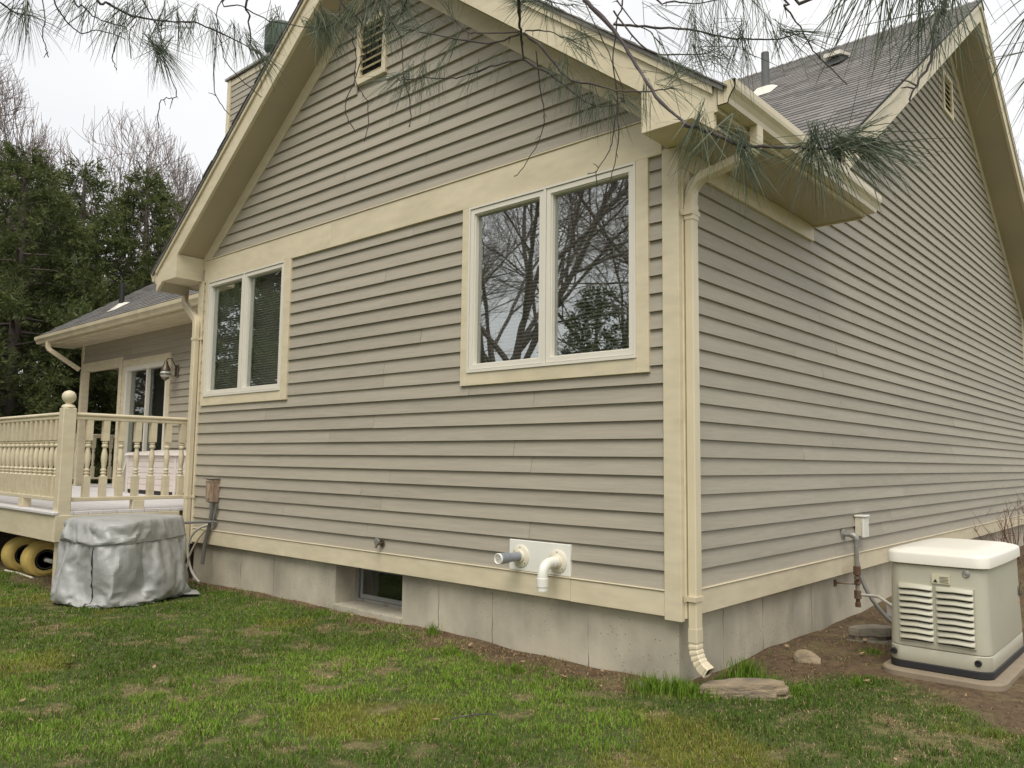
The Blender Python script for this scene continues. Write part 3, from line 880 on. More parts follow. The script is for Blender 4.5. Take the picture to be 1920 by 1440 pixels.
# --- recessed porch wall on the left
m = MB()
m.hexa(bx(lm, -11.85, -11.62, .6, 3.42, -.15, 0)).hexa(bx(lm, -11.62, -10.05, 2.86, 3.42, -.15, 0)).hexa(bx(lm, -10.05, -6.1, .6, 3.42, -.15, 0)).hexa(bx(lm, -13.62, -11.85, 2.95, 3.42, -.15, 0))
wall_p = m.build("porch_wall", SIDING, house)
planks(wall_p, lm, [.78 + C * k for k in range(0, 23)], lambda z: (-13.55, -6.15), [(-13.6, -11.84, .5, 3.0), (-11.72, -9.95, .5, 2.93)], 3.5, 5)
board(wall_p, lm, -13.64, -11.80, 2.92, 3.06, -.16, .03, "porch_beam")
board(wall_p, lm, -13.66, -13.56, .77, 2.919, -.10, .03, "porch_post")
board(wall_p, lm, -11.92, -11.80, .77, 2.919, -.16, .03, "opening_trim")
board(wall_p, lm, -13.66, -13.56, 3.061, 3.40, .0, .03, "corner_board")
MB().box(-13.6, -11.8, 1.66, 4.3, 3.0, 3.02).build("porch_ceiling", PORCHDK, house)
MB().box(-11.85, -11.7, 1.66, 4.3, .7, 3.0).build("porch_side_wall", SIDING, house)
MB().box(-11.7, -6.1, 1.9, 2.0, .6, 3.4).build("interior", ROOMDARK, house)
sd = empty("sliding_door", (-10.84, 1.5, .77), house)
board(sd, lm, -11.74, -9.94, 2.862, 2.985, .0, .038, "casing_board")
board(sd, lm, -11.74, -11.635, .77, 2.86, .0, .038, "casing_board"); board(sd, lm, -10.04, -9.94, .77, 2.86, .0, .038, "casing_board")
m = MB()
for a in (bx(lm, -11.63, -11.55, .77, 2.86, -.1, .035), bx(lm, -10.11, -10.045, .77, 2.86, -.1, .035), bx(lm, -11.55, -10.11, 2.79, 2.86, -.1, .035), bx(lm, -11.55, -10.11, .77, .84, -.1, .035)): m.hexa(a)
m.build("door_frame", WHITEVINYL, sd)
MB().hexa(bx(lm, -10.86, -10.81, .84, 2.79, -.05, .01)).build("door_stile", WHITEVINYL, sd)
MB().hexa(bx(lm, -11.55, -10.86, .84, 2.79, -.045, -.04)).build("pane", GLASS2, sd)
MB().hexa(bx(lm, -10.81, -10.11, .84, 2.79, -.045, -.04)).build("pane", GLASS2, sd)
COVER = [  # draped cover, rings of points from hem to crown, in fifths of a millimetre from (-5.4, -1.0, 0.4)
[-1721,-2007,-1943,-1661,-2206,-1943,-1637,-2484,-1907,-1414,-2675,-1929,-1114,-2631,-1940,-890,-2820,-1916,-767,-2656,-1940,-638,-2774,-1915,-435,-2714,-1940,-255,-2712,-1864,-123,-2798,-1940,34,-2806,-1822,156,-2852,-1940,333,-2722,-1903,480,-2695,-1933,652,-2664,-1940,868,-2631,-1931,1040,-2618,-1940,1177,-2610,-1940,1303,-2790,-1923,1440,-2643,-1851,1582,-2597,-1942,1777,-2537,-1947,2017,-2467,-1934,2242,-2420,-1940,2468,-2353,-1910,2747,-2363,-1859,2703,-2160,-1940,2743,-1951,-1940,2882,-1745,-1920,2991,-1632,-1857,3181,-1496,-1932,3202,-1313,-1804,3057,-1056,-1918,3137,-819,-1940,3260,-602,-1942,3059,-525,-1940,2970,-332,-1940,2938,-144,-1904,2906,30,-1940,2949,239,-1940,2761,168,-1940,2635,273,-1940,2537,438,-1911,2454,572,-1940,2341,762,-1940,2233,923,-1938,2159,1075,-1940,2056,1275,-1940,1989,1426,-1939,2091,1594,-1936,1964,1722,-1864,1914,1878,-1940,1843,2052,-1940,1763,2252,-1940,1869,2377,-1938,1645,2439,-1940,1511,2647,-1900,1221,2638,-1940,1027,2639,-1943,814,2823,-1934,664,2962,-1940,590,3122,-1926,392,3020,-1814,237,2952,-1940,-2,2964,-1940,-244,2975,-1940,-404,3004,-1920,-618,3063,-1939,-618,2900,-1876,-800,2827,-1940,-931,2786,-1940,-1159,2708,-1940,-1342,2644,-1940,-1490,2601,-1940,-1676,2544,-1940,-1854,2503,-1851,-2046,2477,-1940,-2283,2395,-1940,-2545,2324,-1935,-2453,2065,-1941,-2553,1791,-1940,-2645,1573,-1810,-2509,1343,-1817,-2595,1119,-1798,-2572,999,-1940,-2495,812,-1923,-2464,619,-1940,-2434,459,-1936,-2571,372,-1940,-2436,231,-1940,-2309,44,-1940,-2281,-122,-1931,-2376,-286,-1932,-2305,-439,-1940,-2224,-614,-1940,-2131,-813,-1940,-2073,-958,-1833,-2004,-1045,-1940,-2046,-1234,-1940,-1893,-1339,-1867,-1858,-1512,-1940,-1789,-1661,-1940,-1913,-1802,-1940],
[-1882,-1980,-1909,-1736,-2195,-1813,-1537,-2403,-1824,-1319,-2598,-1830,-1069,-2753,-1854,-845,-2673,-1921,-690,-2739,-1832,-531,-2660,-1940,-420,-2864,-1940,-250,-2845,-1940,-144,-2884,-1817,19,-2918,-1924,171,-2916,-1804,327,-2876,-1909,520,-2841,-1940,673,-2814,-1940,874,-2782,-1940,1083,-2755,-1885,1210,-2760,-1941,1338,-2674,-1797,1459,-2791,-1874,1645,-2735,-1907,1856,-2671,-1941,2042,-2613,-1902,2262,-2540,-1849,2508,-2433,-1782,2699,-2342,-1716,2733,-2102,-1798,2904,-1990,-1940,3011,-1820,-1940,3114,-1666,-1940,3269,-1562,-1828,3130,-1350,-1941,3196,-1123,-1935,3289,-834,-1898,3131,-671,-1899,3079,-445,-1801,3073,-249,-1848,3088,-126,-1930,3051,75,-1920,2869,127,-1853,2751,258,-1801,2773,337,-1940,2670,507,-1940,2569,673,-1933,2459,843,-1874,2380,974,-1921,2279,1170,-1940,2217,1305,-1940,2122,1509,-1940,2093,1605,-1784,2116,1737,-1867,2065,1916,-1924,1982,2112,-1934,1916,2277,-1913,1813,2380,-1786,1735,2547,-1882,1505,2506,-1822,1259,2567,-1799,1087,2775,-1890,899,2927,-1853,733,3007,-1807,537,3097,-1785,294,3135,-1832,112,2979,-1816,-3,3111,-1904,-197,3087,-1843,-401,3159,-1937,-540,3101,-1816,-643,3047,-1904,-840,2975,-1928,-1007,2920,-1937,-1181,2859,-1940,-1336,2812,-1939,-1559,2736,-1940,-1731,2685,-1934,-1900,2633,-1917,-2107,2574,-1839,-2358,2530,-1940,-2388,2327,-1896,-2603,2092,-1924,-2697,1844,-1922,-2571,1597,-1940,-2614,1351,-1940,-2645,1153,-1940,-2678,944,-1846,-2643,789,-1940,-2611,599,-1917,-2583,428,-1904,-2547,270,-1818,-2504,82,-1940,-2426,8,-1845,-2296,-115,-1780,-2232,-236,-1925,-2168,-376,-1940,-2073,-576,-1940,-2001,-736,-1940,-1924,-899,-1868,-1940,-1049,-1803,-2084,-1195,-1793,-2031,-1368,-1810,-1972,-1547,-1843,-1922,-1706,-1873,-1763,-1797,-1879],
[-1863,-2009,-1761,-1608,-2107,-1830,-1470,-2308,-1928,-1223,-2480,-1830,-997,-2616,-1874,-753,-2741,-1814,-628,-2598,-1800,-504,-2761,-1824,-356,-2762,-1825,-365,-2936,-1899,-181,-3026,-1859,-20,-3068,-1870,152,-3052,-1879,340,-3029,-1892,556,-2968,-1870,691,-2898,-1814,886,-2923,-1883,1065,-2910,-1868,1237,-2887,-1860,1288,-2782,-1705,1469,-2687,-1757,1613,-2620,-1813,1782,-2541,-1902,1986,-2493,-1825,2182,-2427,-1774,2419,-2312,-1715,2665,-2198,-1665,2817,-2227,-1766,2999,-2060,-1843,3131,-1919,-1898,3220,-1769,-1887,3153,-1610,-1740,3268,-1390,-1893,3303,-1186,-1835,3181,-927,-1832,3250,-681,-1800,3233,-459,-1809,3222,-261,-1812,3139,-86,-1791,3047,80,-1766,2986,224,-1846,2852,358,-1749,2872,459,-1907,2789,607,-1915,2680,777,-1907,2594,910,-1895,2496,1064,-1884,2382,1215,-1839,2333,1411,-1913,2259,1557,-1894,2156,1719,-1863,2120,1815,-1721,2146,1986,-1816,2006,2079,-1784,1945,2277,-1760,1949,2448,-1775,1752,2556,-1733,1527,2648,-1777,1283,2716,-1800,1050,2653,-1794,848,2779,-1837,658,2884,-1756,475,2966,-1742,245,3066,-1706,153,3118,-1884,-23,3149,-1758,-176,3233,-1883,-381,3283,-1838,-557,3243,-1888,-695,3188,-1883,-884,3109,-1874,-1079,3036,-1868,-1206,2986,-1860,-1448,2862,-1805,-1595,2865,-1869,-1749,2779,-1814,-1923,2776,-1846,-2123,2725,-1842,-2320,2603,-1800,-2475,2374,-1780,-2575,2125,-1775,-2548,1832,-1862,-2722,1603,-1920,-2763,1380,-1935,-2805,1133,-1915,-2818,979,-1899,-2788,793,-1889,-2760,599,-1884,-2731,410,-1876,-2674,201,-1868,-2630,40,-1856,-2536,-97,-1841,-2382,-240,-1788,-2204,-238,-1776,-2098,-409,-1799,-2083,-577,-1786,-2111,-778,-1840,-1994,-831,-1754,-2070,-986,-1762,-1939,-1164,-1760,-1894,-1303,-1784,-1821,-1536,-1806,-1781,-1700,-1808,-1749,-1916,-1763],
[-1701,-1974,-1751,-1643,-2190,-1709,-1426,-2359,-1792,-1166,-2336,-1829,-949,-2557,-1741,-781,-2724,-1665,-638,-2617,-1644,-474,-2691,-1679,-346,-2834,-1691,-340,-2993,-1761,-126,-2917,-1767,24,-2991,-1747,201,-3067,-1732,355,-3019,-1738,536,-3076,-1762,732,-3033,-1754,916,-2994,-1743,1065,-2851,-1727,1233,-2829,-1719,1195,-2679,-1766,1345,-2591,-1790,1551,-2475,-1828,1735,-2405,-1856,1925,-2365,-1773,2154,-2284,-1821,2408,-2201,-1821,2622,-2088,-1782,2819,-2069,-1754,3075,-2024,-1711,3194,-1936,-1762,3107,-1778,-1786,3303,-1629,-1762,3179,-1451,-1773,3243,-1173,-1692,3229,-925,-1688,3188,-647,-1663,3166,-463,-1673,3146,-305,-1677,3000,-169,-1776,2910,17,-1783,2980,120,-1720,2988,326,-1808,3000,485,-1810,2848,653,-1776,2762,791,-1774,2620,971,-1749,2513,1097,-1721,2518,1253,-1783,2406,1405,-1767,2260,1502,-1750,2254,1719,-1747,2224,1925,-1740,2063,1915,-1700,2084,2088,-1654,2029,2283,-1634,1898,2400,-1631,1689,2419,-1692,1506,2553,-1661,1264,2638,-1671,1002,2734,-1673,783,2672,-1732,629,2729,-1735,412,2817,-1738,201,2904,-1725,80,3086,-1747,30,3290,-1746,-169,3210,-1732,-372,3174,-1731,-563,3257,-1737,-726,3244,-1746,-913,3194,-1744,-1061,3119,-1732,-1280,3062,-1735,-1458,3001,-1734,-1544,2895,-1714,-1782,2897,-1723,-1959,2850,-1716,-2125,2757,-1693,-2248,2562,-1673,-2350,2283,-1739,-2422,2087,-1761,-2621,1838,-1721,-2677,1585,-1766,-2658,1335,-1833,-2758,1165,-1775,-2770,940,-1750,-2761,780,-1739,-2723,608,-1738,-2683,413,-1732,-2593,251,-1749,-2593,48,-1707,-2552,-107,-1689,-2387,-144,-1662,-2235,-255,-1627,-2128,-438,-1654,-2212,-570,-1706,-2219,-762,-1734,-2093,-821,-1640,-2019,-1023,-1602,-1997,-1200,-1625,-1967,-1390,-1668,-1973,-1520,-1757,-1916,-1748,-1758,-1844,-1891,-1647],
[-1711,-1974,-1601,-1543,-2068,-1710,-1427,-2317,-1644,-1163,-2451,-1727,-896,-2434,-1666,-833,-2632,-1552,-606,-2654,-1500,-546,-2814,-1616,-426,-2941,-1617,-285,-3050,-1629,-102,-2994,-1640,29,-2904,-1620,208,-3015,-1590,369,-3070,-1594,560,-3122,-1619,740,-3083,-1611,907,-2956,-1595,1050,-2964,-1613,1130,-2757,-1622,1224,-2596,-1635,1401,-2591,-1649,1571,-2471,-1679,1727,-2364,-1711,1875,-2222,-1757,2114,-2160,-1745,2327,-2119,-1711,2593,-2125,-1637,2773,-2046,-1610,2967,-1905,-1694,3091,-1998,-1664,3232,-1800,-1695,3264,-1612,-1611,3233,-1365,-1653,3093,-1153,-1719,3084,-913,-1639,3041,-680,-1685,3013,-495,-1696,3028,-336,-1586,3049,-162,-1632,2968,13,-1640,2877,207,-1636,3001,301,-1658,2995,534,-1660,2947,679,-1661,2813,835,-1635,2706,929,-1601,2641,1126,-1641,2546,1292,-1638,2379,1392,-1615,2324,1564,-1624,2192,1721,-1606,2277,1884,-1603,2109,1998,-1579,1992,2036,-1543,2030,2234,-1489,1871,2335,-1498,1655,2407,-1547,1416,2456,-1587,1225,2491,-1688,1018,2627,-1566,836,2734,-1601,634,2827,-1617,442,2926,-1638,282,2989,-1624,54,3074,-1597,56,3270,-1596,-186,3260,-1589,-370,3183,-1580,-539,3239,-1585,-698,3167,-1610,-898,3167,-1597,-1105,3140,-1585,-1250,3065,-1585,-1456,3047,-1589,-1587,2908,-1565,-1774,2939,-1578,-1934,2896,-1571,-2022,2698,-1583,-2131,2482,-1611,-2232,2266,-1637,-2438,2102,-1605,-2472,1802,-1702,-2551,1562,-1679,-2586,1265,-1712,-2694,1192,-1640,-2647,974,-1667,-2621,835,-1690,-2570,604,-1686,-2540,438,-1693,-2539,272,-1610,-2471,108,-1638,-2404,-78,-1662,-2408,-171,-1514,-2282,-344,-1508,-2161,-480,-1503,-2218,-624,-1560,-2320,-763,-1619,-2177,-871,-1516,-2166,-1054,-1588,-2153,-1215,-1648,-2122,-1387,-1661,-2038,-1582,-1623,-1965,-1717,-1610,-1761,-1756,-1607],
[-1626,-1848,-1573,-1572,-2056,-1562,-1338,-2192,-1593,-1200,-2449,-1580,-967,-2549,-1596,-702,-2578,-1471,-709,-2742,-1422,-553,-2891,-1484,-405,-2868,-1472,-281,-3041,-1468,-93,-3022,-1482,89,-2995,-1513,239,-2906,-1485,430,-2981,-1487,520,-3099,-1466,752,-3082,-1453,926,-3009,-1455,1020,-2885,-1480,1195,-2792,-1486,1304,-2634,-1513,1336,-2475,-1565,1537,-2379,-1564,1678,-2256,-1600,1867,-2179,-1608,2077,-2102,-1600,2298,-2093,-1565,2545,-2044,-1518,2747,-1898,-1559,2947,-1872,-1548,3144,-1954,-1522,3244,-1857,-1543,3124,-1615,-1554,3160,-1426,-1515,3036,-1203,-1581,2938,-956,-1614,2920,-737,-1603,2928,-469,-1563,2883,-276,-1577,2978,-169,-1499,2886,-27,-1509,2953,184,-1508,3031,346,-1514,2924,491,-1530,2889,656,-1514,2887,864,-1507,2802,997,-1503,2688,1151,-1498,2536,1260,-1482,2448,1450,-1493,2336,1615,-1478,2202,1679,-1452,2278,1897,-1453,2188,2036,-1453,2009,2034,-1387,1965,2213,-1329,1806,2271,-1374,1635,2298,-1438,1372,2311,-1575,1171,2409,-1568,926,2497,-1569,787,2620,-1517,584,2705,-1541,463,2862,-1501,224,2921,-1493,140,3101,-1475,21,3286,-1443,-146,3214,-1440,-389,3243,-1440,-521,3146,-1467,-710,3161,-1457,-890,3138,-1446,-1075,3120,-1433,-1274,3058,-1434,-1407,2948,-1477,-1586,2962,-1423,-1763,2920,-1422,-1934,2783,-1456,-2101,2698,-1453,-2194,2517,-1478,-2279,2298,-1496,-2282,2022,-1565,-2345,1783,-1602,-2465,1531,-1560,-2488,1293,-1582,-2589,1111,-1551,-2711,949,-1524,-2609,793,-1530,-2569,588,-1535,-2466,511,-1578,-2389,317,-1583,-2327,127,-1587,-2277,-39,-1590,-2259,-198,-1541,-2253,-268,-1373,-2301,-420,-1516,-2352,-576,-1506,-2384,-813,-1483,-2282,-913,-1416,-2279,-1095,-1497,-2221,-1253,-1512,-2084,-1425,-1509,-1942,-1522,-1509,-1951,-1684,-1464,-1859,-1811,-1501],
[-1576,-1833,-1429,-1534,-2053,-1416,-1317,-2167,-1444,-1154,-2371,-1438,-1005,-2615,-1459,-765,-2693,-1389,-603,-2696,-1310,-577,-2898,-1334,-385,-2889,-1321,-258,-3011,-1319,-134,-2915,-1374,69,-2902,-1392,279,-2985,-1351,424,-2935,-1339,536,-3091,-1315,732,-3061,-1305,872,-2949,-1314,999,-2798,-1342,1191,-2724,-1347,1268,-2569,-1381,1312,-2430,-1420,1468,-2308,-1444,1664,-2205,-1459,1844,-2171,-1456,2109,-2138,-1455,2253,-2027,-1434,2512,-1915,-1422,2738,-1859,-1414,2942,-1852,-1398,3133,-1914,-1375,3269,-1812,-1398,3150,-1631,-1403,3045,-1384,-1412,3056,-1166,-1436,2886,-939,-1470,2835,-748,-1478,2805,-492,-1474,2789,-310,-1461,2910,-238,-1383,2964,-46,-1381,3024,173,-1376,3006,313,-1356,2891,489,-1373,2920,648,-1367,2877,833,-1357,2788,1017,-1352,2699,1161,-1347,2576,1327,-1350,2405,1413,-1348,2358,1594,-1330,2221,1696,-1302,2262,1867,-1296,2110,2004,-1319,2056,2153,-1299,1912,2069,-1351,1745,2167,-1282,1588,2150,-1415,1361,2267,-1429,1169,2341,-1431,928,2420,-1436,694,2529,-1427,552,2660,-1399,430,2829,-1355,239,2894,-1344,118,3091,-1318,42,3263,-1295,-173,3269,-1297,-349,3154,-1310,-524,3162,-1314,-700,3111,-1315,-885,3030,-1340,-1019,3050,-1307,-1214,2953,-1341,-1405,2907,-1328,-1575,2818,-1356,-1720,2854,-1288,-1942,2820,-1310,-2060,2662,-1307,-2114,2452,-1355,-2191,2203,-1390,-2298,1992,-1416,-2280,1736,-1473,-2333,1482,-1492,-2482,1309,-1432,-2584,1121,-1399,-2684,960,-1376,-2627,793,-1379,-2488,665,-1431,-2427,480,-1431,-2432,313,-1437,-2345,133,-1435,-2217,21,-1462,-2190,-196,-1399,-2106,-324,-1391,-2236,-500,-1385,-2367,-563,-1357,-2424,-764,-1343,-2407,-958,-1344,-2343,-1115,-1361,-2244,-1281,-1359,-2089,-1404,-1357,-2002,-1557,-1375,-1809,-1661,-1393,-1759,-1830,-1375],
[-1545,-1805,-1283,-1515,-2023,-1269,-1303,-2200,-1293,-1206,-2459,-1320,-1058,-2650,-1322,-820,-2604,-1258,-700,-2773,-1221,-605,-2899,-1183,-414,-2969,-1196,-252,-2961,-1171,-116,-2828,-1249,88,-2836,-1257,221,-2954,-1209,395,-2925,-1186,538,-3077,-1154,721,-3032,-1157,842,-2890,-1179,1002,-2782,-1192,1166,-2662,-1205,1207,-2515,-1252,1327,-2380,-1276,1466,-2255,-1298,1639,-2208,-1306,1880,-2204,-1310,2061,-2105,-1308,2299,-2091,-1300,2491,-1922,-1272,2717,-1948,-1293,2931,-1916,-1263,3118,-1876,-1228,3291,-1772,-1253,3211,-1577,-1273,3132,-1367,-1288,3018,-1112,-1289,2863,-944,-1320,2835,-731,-1323,2783,-517,-1323,2728,-331,-1322,2830,-173,-1262,2872,4,-1270,2992,96,-1240,2914,331,-1225,2878,467,-1223,2924,640,-1214,2818,833,-1209,2753,1018,-1198,2652,1155,-1199,2582,1339,-1198,2400,1411,-1198,2275,1524,-1212,2285,1726,-1167,2226,1898,-1149,2091,1968,-1169,1945,2145,-1189,1874,1992,-1222,1717,2021,-1254,1581,2216,-1275,1385,2320,-1290,1139,2344,-1280,911,2422,-1280,702,2535,-1276,548,2581,-1265,445,2761,-1214,254,2889,-1191,144,3097,-1169,28,3238,-1140,-191,3225,-1142,-360,3151,-1160,-539,3112,-1172,-669,2996,-1219,-834,3002,-1198,-1043,2964,-1177,-1221,2848,-1225,-1343,2827,-1212,-1586,2725,-1229,-1737,2727,-1204,-1891,2801,-1165,-1983,2610,-1188,-2123,2408,-1209,-2209,2213,-1237,-2269,1945,-1275,-2232,1708,-1330,-2337,1469,-1341,-2363,1269,-1338,-2471,1081,-1301,-2628,975,-1232,-2547,846,-1259,-2454,680,-1278,-2501,511,-1285,-2408,286,-1280,-2280,190,-1306,-2172,32,-1313,-2076,-148,-1309,-2193,-275,-1276,-2194,-437,-1248,-2328,-575,-1202,-2391,-784,-1192,-2378,-944,-1189,-2333,-1101,-1198,-2252,-1296,-1211,-2154,-1432,-1220,-1958,-1531,-1232,-1790,-1626,-1247,-1768,-1756,-1232],
[-1516,-1781,-1133,-1430,-1993,-1138,-1323,-2188,-1138,-1199,-2436,-1165,-1079,-2666,-1169,-884,-2707,-1153,-607,-2701,-1116,-560,-2835,-1053,-393,-2951,-1044,-241,-2820,-1092,-102,-2859,-1091,118,-2790,-1111,232,-2928,-1055,397,-2922,-1034,527,-3055,-1003,735,-2976,-1007,821,-2868,-1027,1002,-2750,-1042,1126,-2630,-1059,1171,-2483,-1103,1357,-2351,-1129,1466,-2228,-1149,1629,-2259,-1161,1817,-2183,-1166,2035,-2122,-1159,2270,-2052,-1145,2483,-2048,-1179,2741,-1969,-1145,2874,-1846,-1129,3069,-1785,-1119,3261,-1791,-1104,3152,-1606,-1136,3048,-1382,-1158,2938,-1156,-1167,2938,-960,-1182,2844,-727,-1173,2791,-515,-1171,2793,-338,-1183,2710,-161,-1164,2856,-57,-1131,2901,128,-1115,2990,314,-1093,2892,470,-1059,2916,667,-1064,2787,800,-1063,2751,966,-1051,2636,1126,-1050,2517,1289,-1047,2441,1420,-1044,2235,1511,-1066,2229,1690,-1030,2178,1881,-1006,2025,2003,-1027,1960,2132,-1031,1849,1977,-1069,1676,2016,-1105,1552,2203,-1121,1391,2320,-1132,1175,2366,-1132,914,2427,-1127,728,2483,-1124,496,2577,-1113,449,2712,-1070,285,2918,-1045,190,3058,-1024,-13,3206,-995,-209,3132,-1022,-328,3146,-1007,-559,3037,-1038,-654,2928,-1080,-835,2949,-1049,-997,2848,-1091,-1202,2790,-1077,-1362,2704,-1101,-1525,2666,-1096,-1697,2710,-1059,-1883,2768,-1017,-1971,2633,-1031,-2074,2413,-1060,-2128,2181,-1106,-2154,1918,-1172,-2313,1735,-1204,-2362,1466,-1191,-2331,1266,-1190,-2417,1063,-1157,-2578,942,-1089,-2459,845,-1133,-2503,671,-1129,-2508,475,-1135,-2372,369,-1151,-2229,215,-1166,-2167,41,-1161,-2048,-119,-1164,-2173,-287,-1115,-2218,-420,-1100,-2230,-587,-1085,-2364,-761,-1044,-2303,-930,-1058,-2291,-1129,-1053,-2244,-1321,-1057,-2120,-1382,-1073,-1938,-1484,-1080,-1839,-1667,-1111,-1687,-1781,-1098],
[-1496,-1777,-983,-1464,-2033,-996,-1383,-2264,-1013,-1170,-2468,-1014,-1082,-2683,-1019,-876,-2692,-999,-641,-2659,-974,-464,-2782,-937,-415,-2891,-897,-209,-2852,-944,-132,-2730,-975,98,-2726,-972,179,-2861,-918,355,-2914,-887,511,-3027,-856,683,-2971,-856,834,-2821,-882,980,-2743,-892,1092,-2577,-923,1162,-2410,-962,1317,-2307,-988,1453,-2223,-996,1637,-2271,-1011,1835,-2182,-1016,2082,-2199,-1034,2319,-2154,-1041,2511,-2047,-1018,2710,-1948,-993,2859,-1895,-985,3063,-1846,-979,3265,-1743,-956,3150,-1591,-983,3028,-1400,-1003,2974,-1192,-1017,2973,-950,-1035,2896,-725,-1029,2872,-498,-1046,2765,-345,-1024,2698,-152,-1012,2799,-27,-993,2947,125,-967,2983,308,-933,2944,496,-918,2898,650,-908,2761,785,-915,2717,980,-901,2588,1104,-905,2575,1290,-889,2383,1397,-903,2186,1509,-910,2186,1625,-891,2153,1812,-867,2011,1982,-874,1930,2120,-883,1836,1974,-917,1617,2042,-964,1578,2215,-972,1382,2321,-979,1153,2356,-979,951,2400,-978,713,2453,-976,504,2571,-964,357,2670,-941,254,2841,-912,176,3033,-872,-6,3111,-872,-229,3177,-878,-345,3037,-890,-520,3004,-891,-616,2873,-940,-814,2869,-922,-1001,2834,-938,-1137,2700,-970,-1349,2636,-962,-1506,2612,-955,-1669,2678,-914,-1846,2737,-872,-1905,2550,-919,-1958,2365,-971,-2036,2127,-999,-2196,1922,-1027,-2331,1746,-1050,-2367,1505,-1043,-2311,1306,-1032,-2339,1086,-1022,-2518,1024,-962,-2443,848,-979,-2472,659,-982,-2488,478,-985,-2347,379,-1003,-2205,248,-1018,-2088,63,-1018,-2108,-92,-1025,-2047,-296,-1029,-2144,-427,-964,-2212,-555,-939,-2312,-744,-901,-2244,-918,-920,-2236,-1125,-909,-2241,-1297,-908,-2123,-1404,-924,-1962,-1545,-943,-1834,-1675,-959,-1644,-1699,-973],
[-1445,-1850,-840,-1458,-2015,-843,-1401,-2251,-861,-1227,-2449,-861,-1084,-2666,-855,-859,-2598,-862,-682,-2672,-825,-501,-2715,-800,-398,-2826,-762,-184,-2836,-795,-97,-2677,-831,100,-2677,-829,201,-2793,-785,294,-2917,-745,513,-2993,-705,687,-2902,-718,847,-2835,-732,974,-2684,-749,1021,-2523,-801,1203,-2429,-818,1336,-2309,-831,1476,-2215,-846,1677,-2260,-856,1915,-2187,-867,2080,-2162,-875,2291,-2173,-881,2511,-2071,-870,2707,-2027,-862,2907,-1944,-845,3116,-1854,-827,3233,-1775,-809,3136,-1525,-839,3009,-1374,-854,2977,-1158,-868,3019,-921,-892,2971,-695,-895,2827,-504,-884,2811,-313,-881,2702,-231,-876,2800,-30,-841,2924,70,-822,2928,270,-795,2936,442,-772,2874,625,-760,2775,779,-764,2635,928,-779,2594,1115,-752,2509,1262,-743,2341,1381,-755,2264,1498,-760,2082,1607,-778,2056,1797,-742,2003,1984,-722,1867,2102,-741,1790,1957,-773,1610,2014,-813,1570,2211,-819,1375,2338,-829,1160,2343,-826,936,2426,-828,712,2453,-825,520,2512,-817,364,2663,-790,246,2801,-767,153,3010,-721,-2,3120,-720,-216,3045,-771,-416,3057,-756,-450,2906,-781,-658,2860,-787,-803,2769,-810,-981,2798,-793,-1120,2650,-828,-1290,2588,-826,-1466,2558,-811,-1627,2700,-768,-1811,2620,-781,-2000,2526,-801,-1970,2318,-824,-2077,2162,-855,-2166,1938,-872,-2356,1763,-901,-2331,1526,-894,-2338,1279,-880,-2302,1083,-871,-2485,999,-815,-2419,848,-831,-2445,642,-834,-2473,479,-834,-2328,383,-853,-2159,261,-874,-2153,55,-873,-2063,-98,-881,-2072,-268,-881,-2032,-466,-872,-2104,-597,-841,-2243,-731,-763,-2204,-922,-774,-2256,-1104,-759,-2206,-1291,-757,-2022,-1408,-785,-1956,-1521,-793,-1819,-1681,-808,-1666,-1689,-820],
[-1528,-1856,-696,-1363,-2011,-712,-1312,-2279,-725,-1291,-2493,-731,-1120,-2629,-709,-873,-2630,-713,-697,-2566,-714,-559,-2695,-658,-380,-2694,-673,-215,-2806,-649,-90,-2636,-685,75,-2601,-688,178,-2774,-637,297,-2902,-592,491,-2889,-578,700,-2900,-568,837,-2798,-578,911,-2640,-618,1034,-2473,-653,1177,-2442,-664,1350,-2336,-682,1481,-2206,-692,1658,-2266,-704,1880,-2245,-720,2076,-2157,-723,2278,-2196,-732,2525,-2095,-720,2721,-2047,-710,2907,-1972,-692,3075,-1817,-674,3217,-1742,-661,3107,-1567,-687,3029,-1383,-696,3049,-1156,-734,2979,-891,-738,3006,-713,-745,2868,-542,-733,2832,-342,-731,2681,-201,-719,2803,-104,-703,2908,41,-674,2926,231,-647,2852,424,-627,2842,626,-612,2749,760,-615,2598,868,-639,2558,1070,-608,2408,1231,-613,2348,1404,-603,2188,1476,-621,2084,1594,-627,1962,1750,-631,1949,1944,-586,1869,2090,-587,1717,1934,-639,1569,2031,-667,1572,2207,-667,1389,2324,-674,1144,2381,-678,920,2401,-677,696,2461,-668,529,2501,-662,428,2713,-661,251,2769,-618,81,2925,-617,-100,3083,-596,-189,2974,-638,-373,3034,-605,-509,2903,-640,-624,2761,-667,-805,2762,-658,-1006,2748,-649,-1120,2604,-679,-1316,2514,-687,-1479,2572,-653,-1657,2585,-646,-1772,2623,-624,-2004,2513,-649,-1989,2325,-668,-2083,2132,-703,-2219,1918,-723,-2371,1705,-744,-2308,1526,-745,-2260,1260,-745,-2266,1097,-725,-2442,1000,-670,-2395,823,-682,-2466,662,-684,-2451,480,-680,-2312,354,-705,-2112,246,-722,-2070,76,-734,-2099,-87,-733,-2022,-258,-731,-1984,-435,-729,-2037,-609,-705,-2180,-745,-624,-2172,-941,-625,-2241,-1118,-607,-2191,-1277,-606,-2070,-1422,-637,-1899,-1522,-645,-1851,-1654,-655,-1644,-1709,-670],
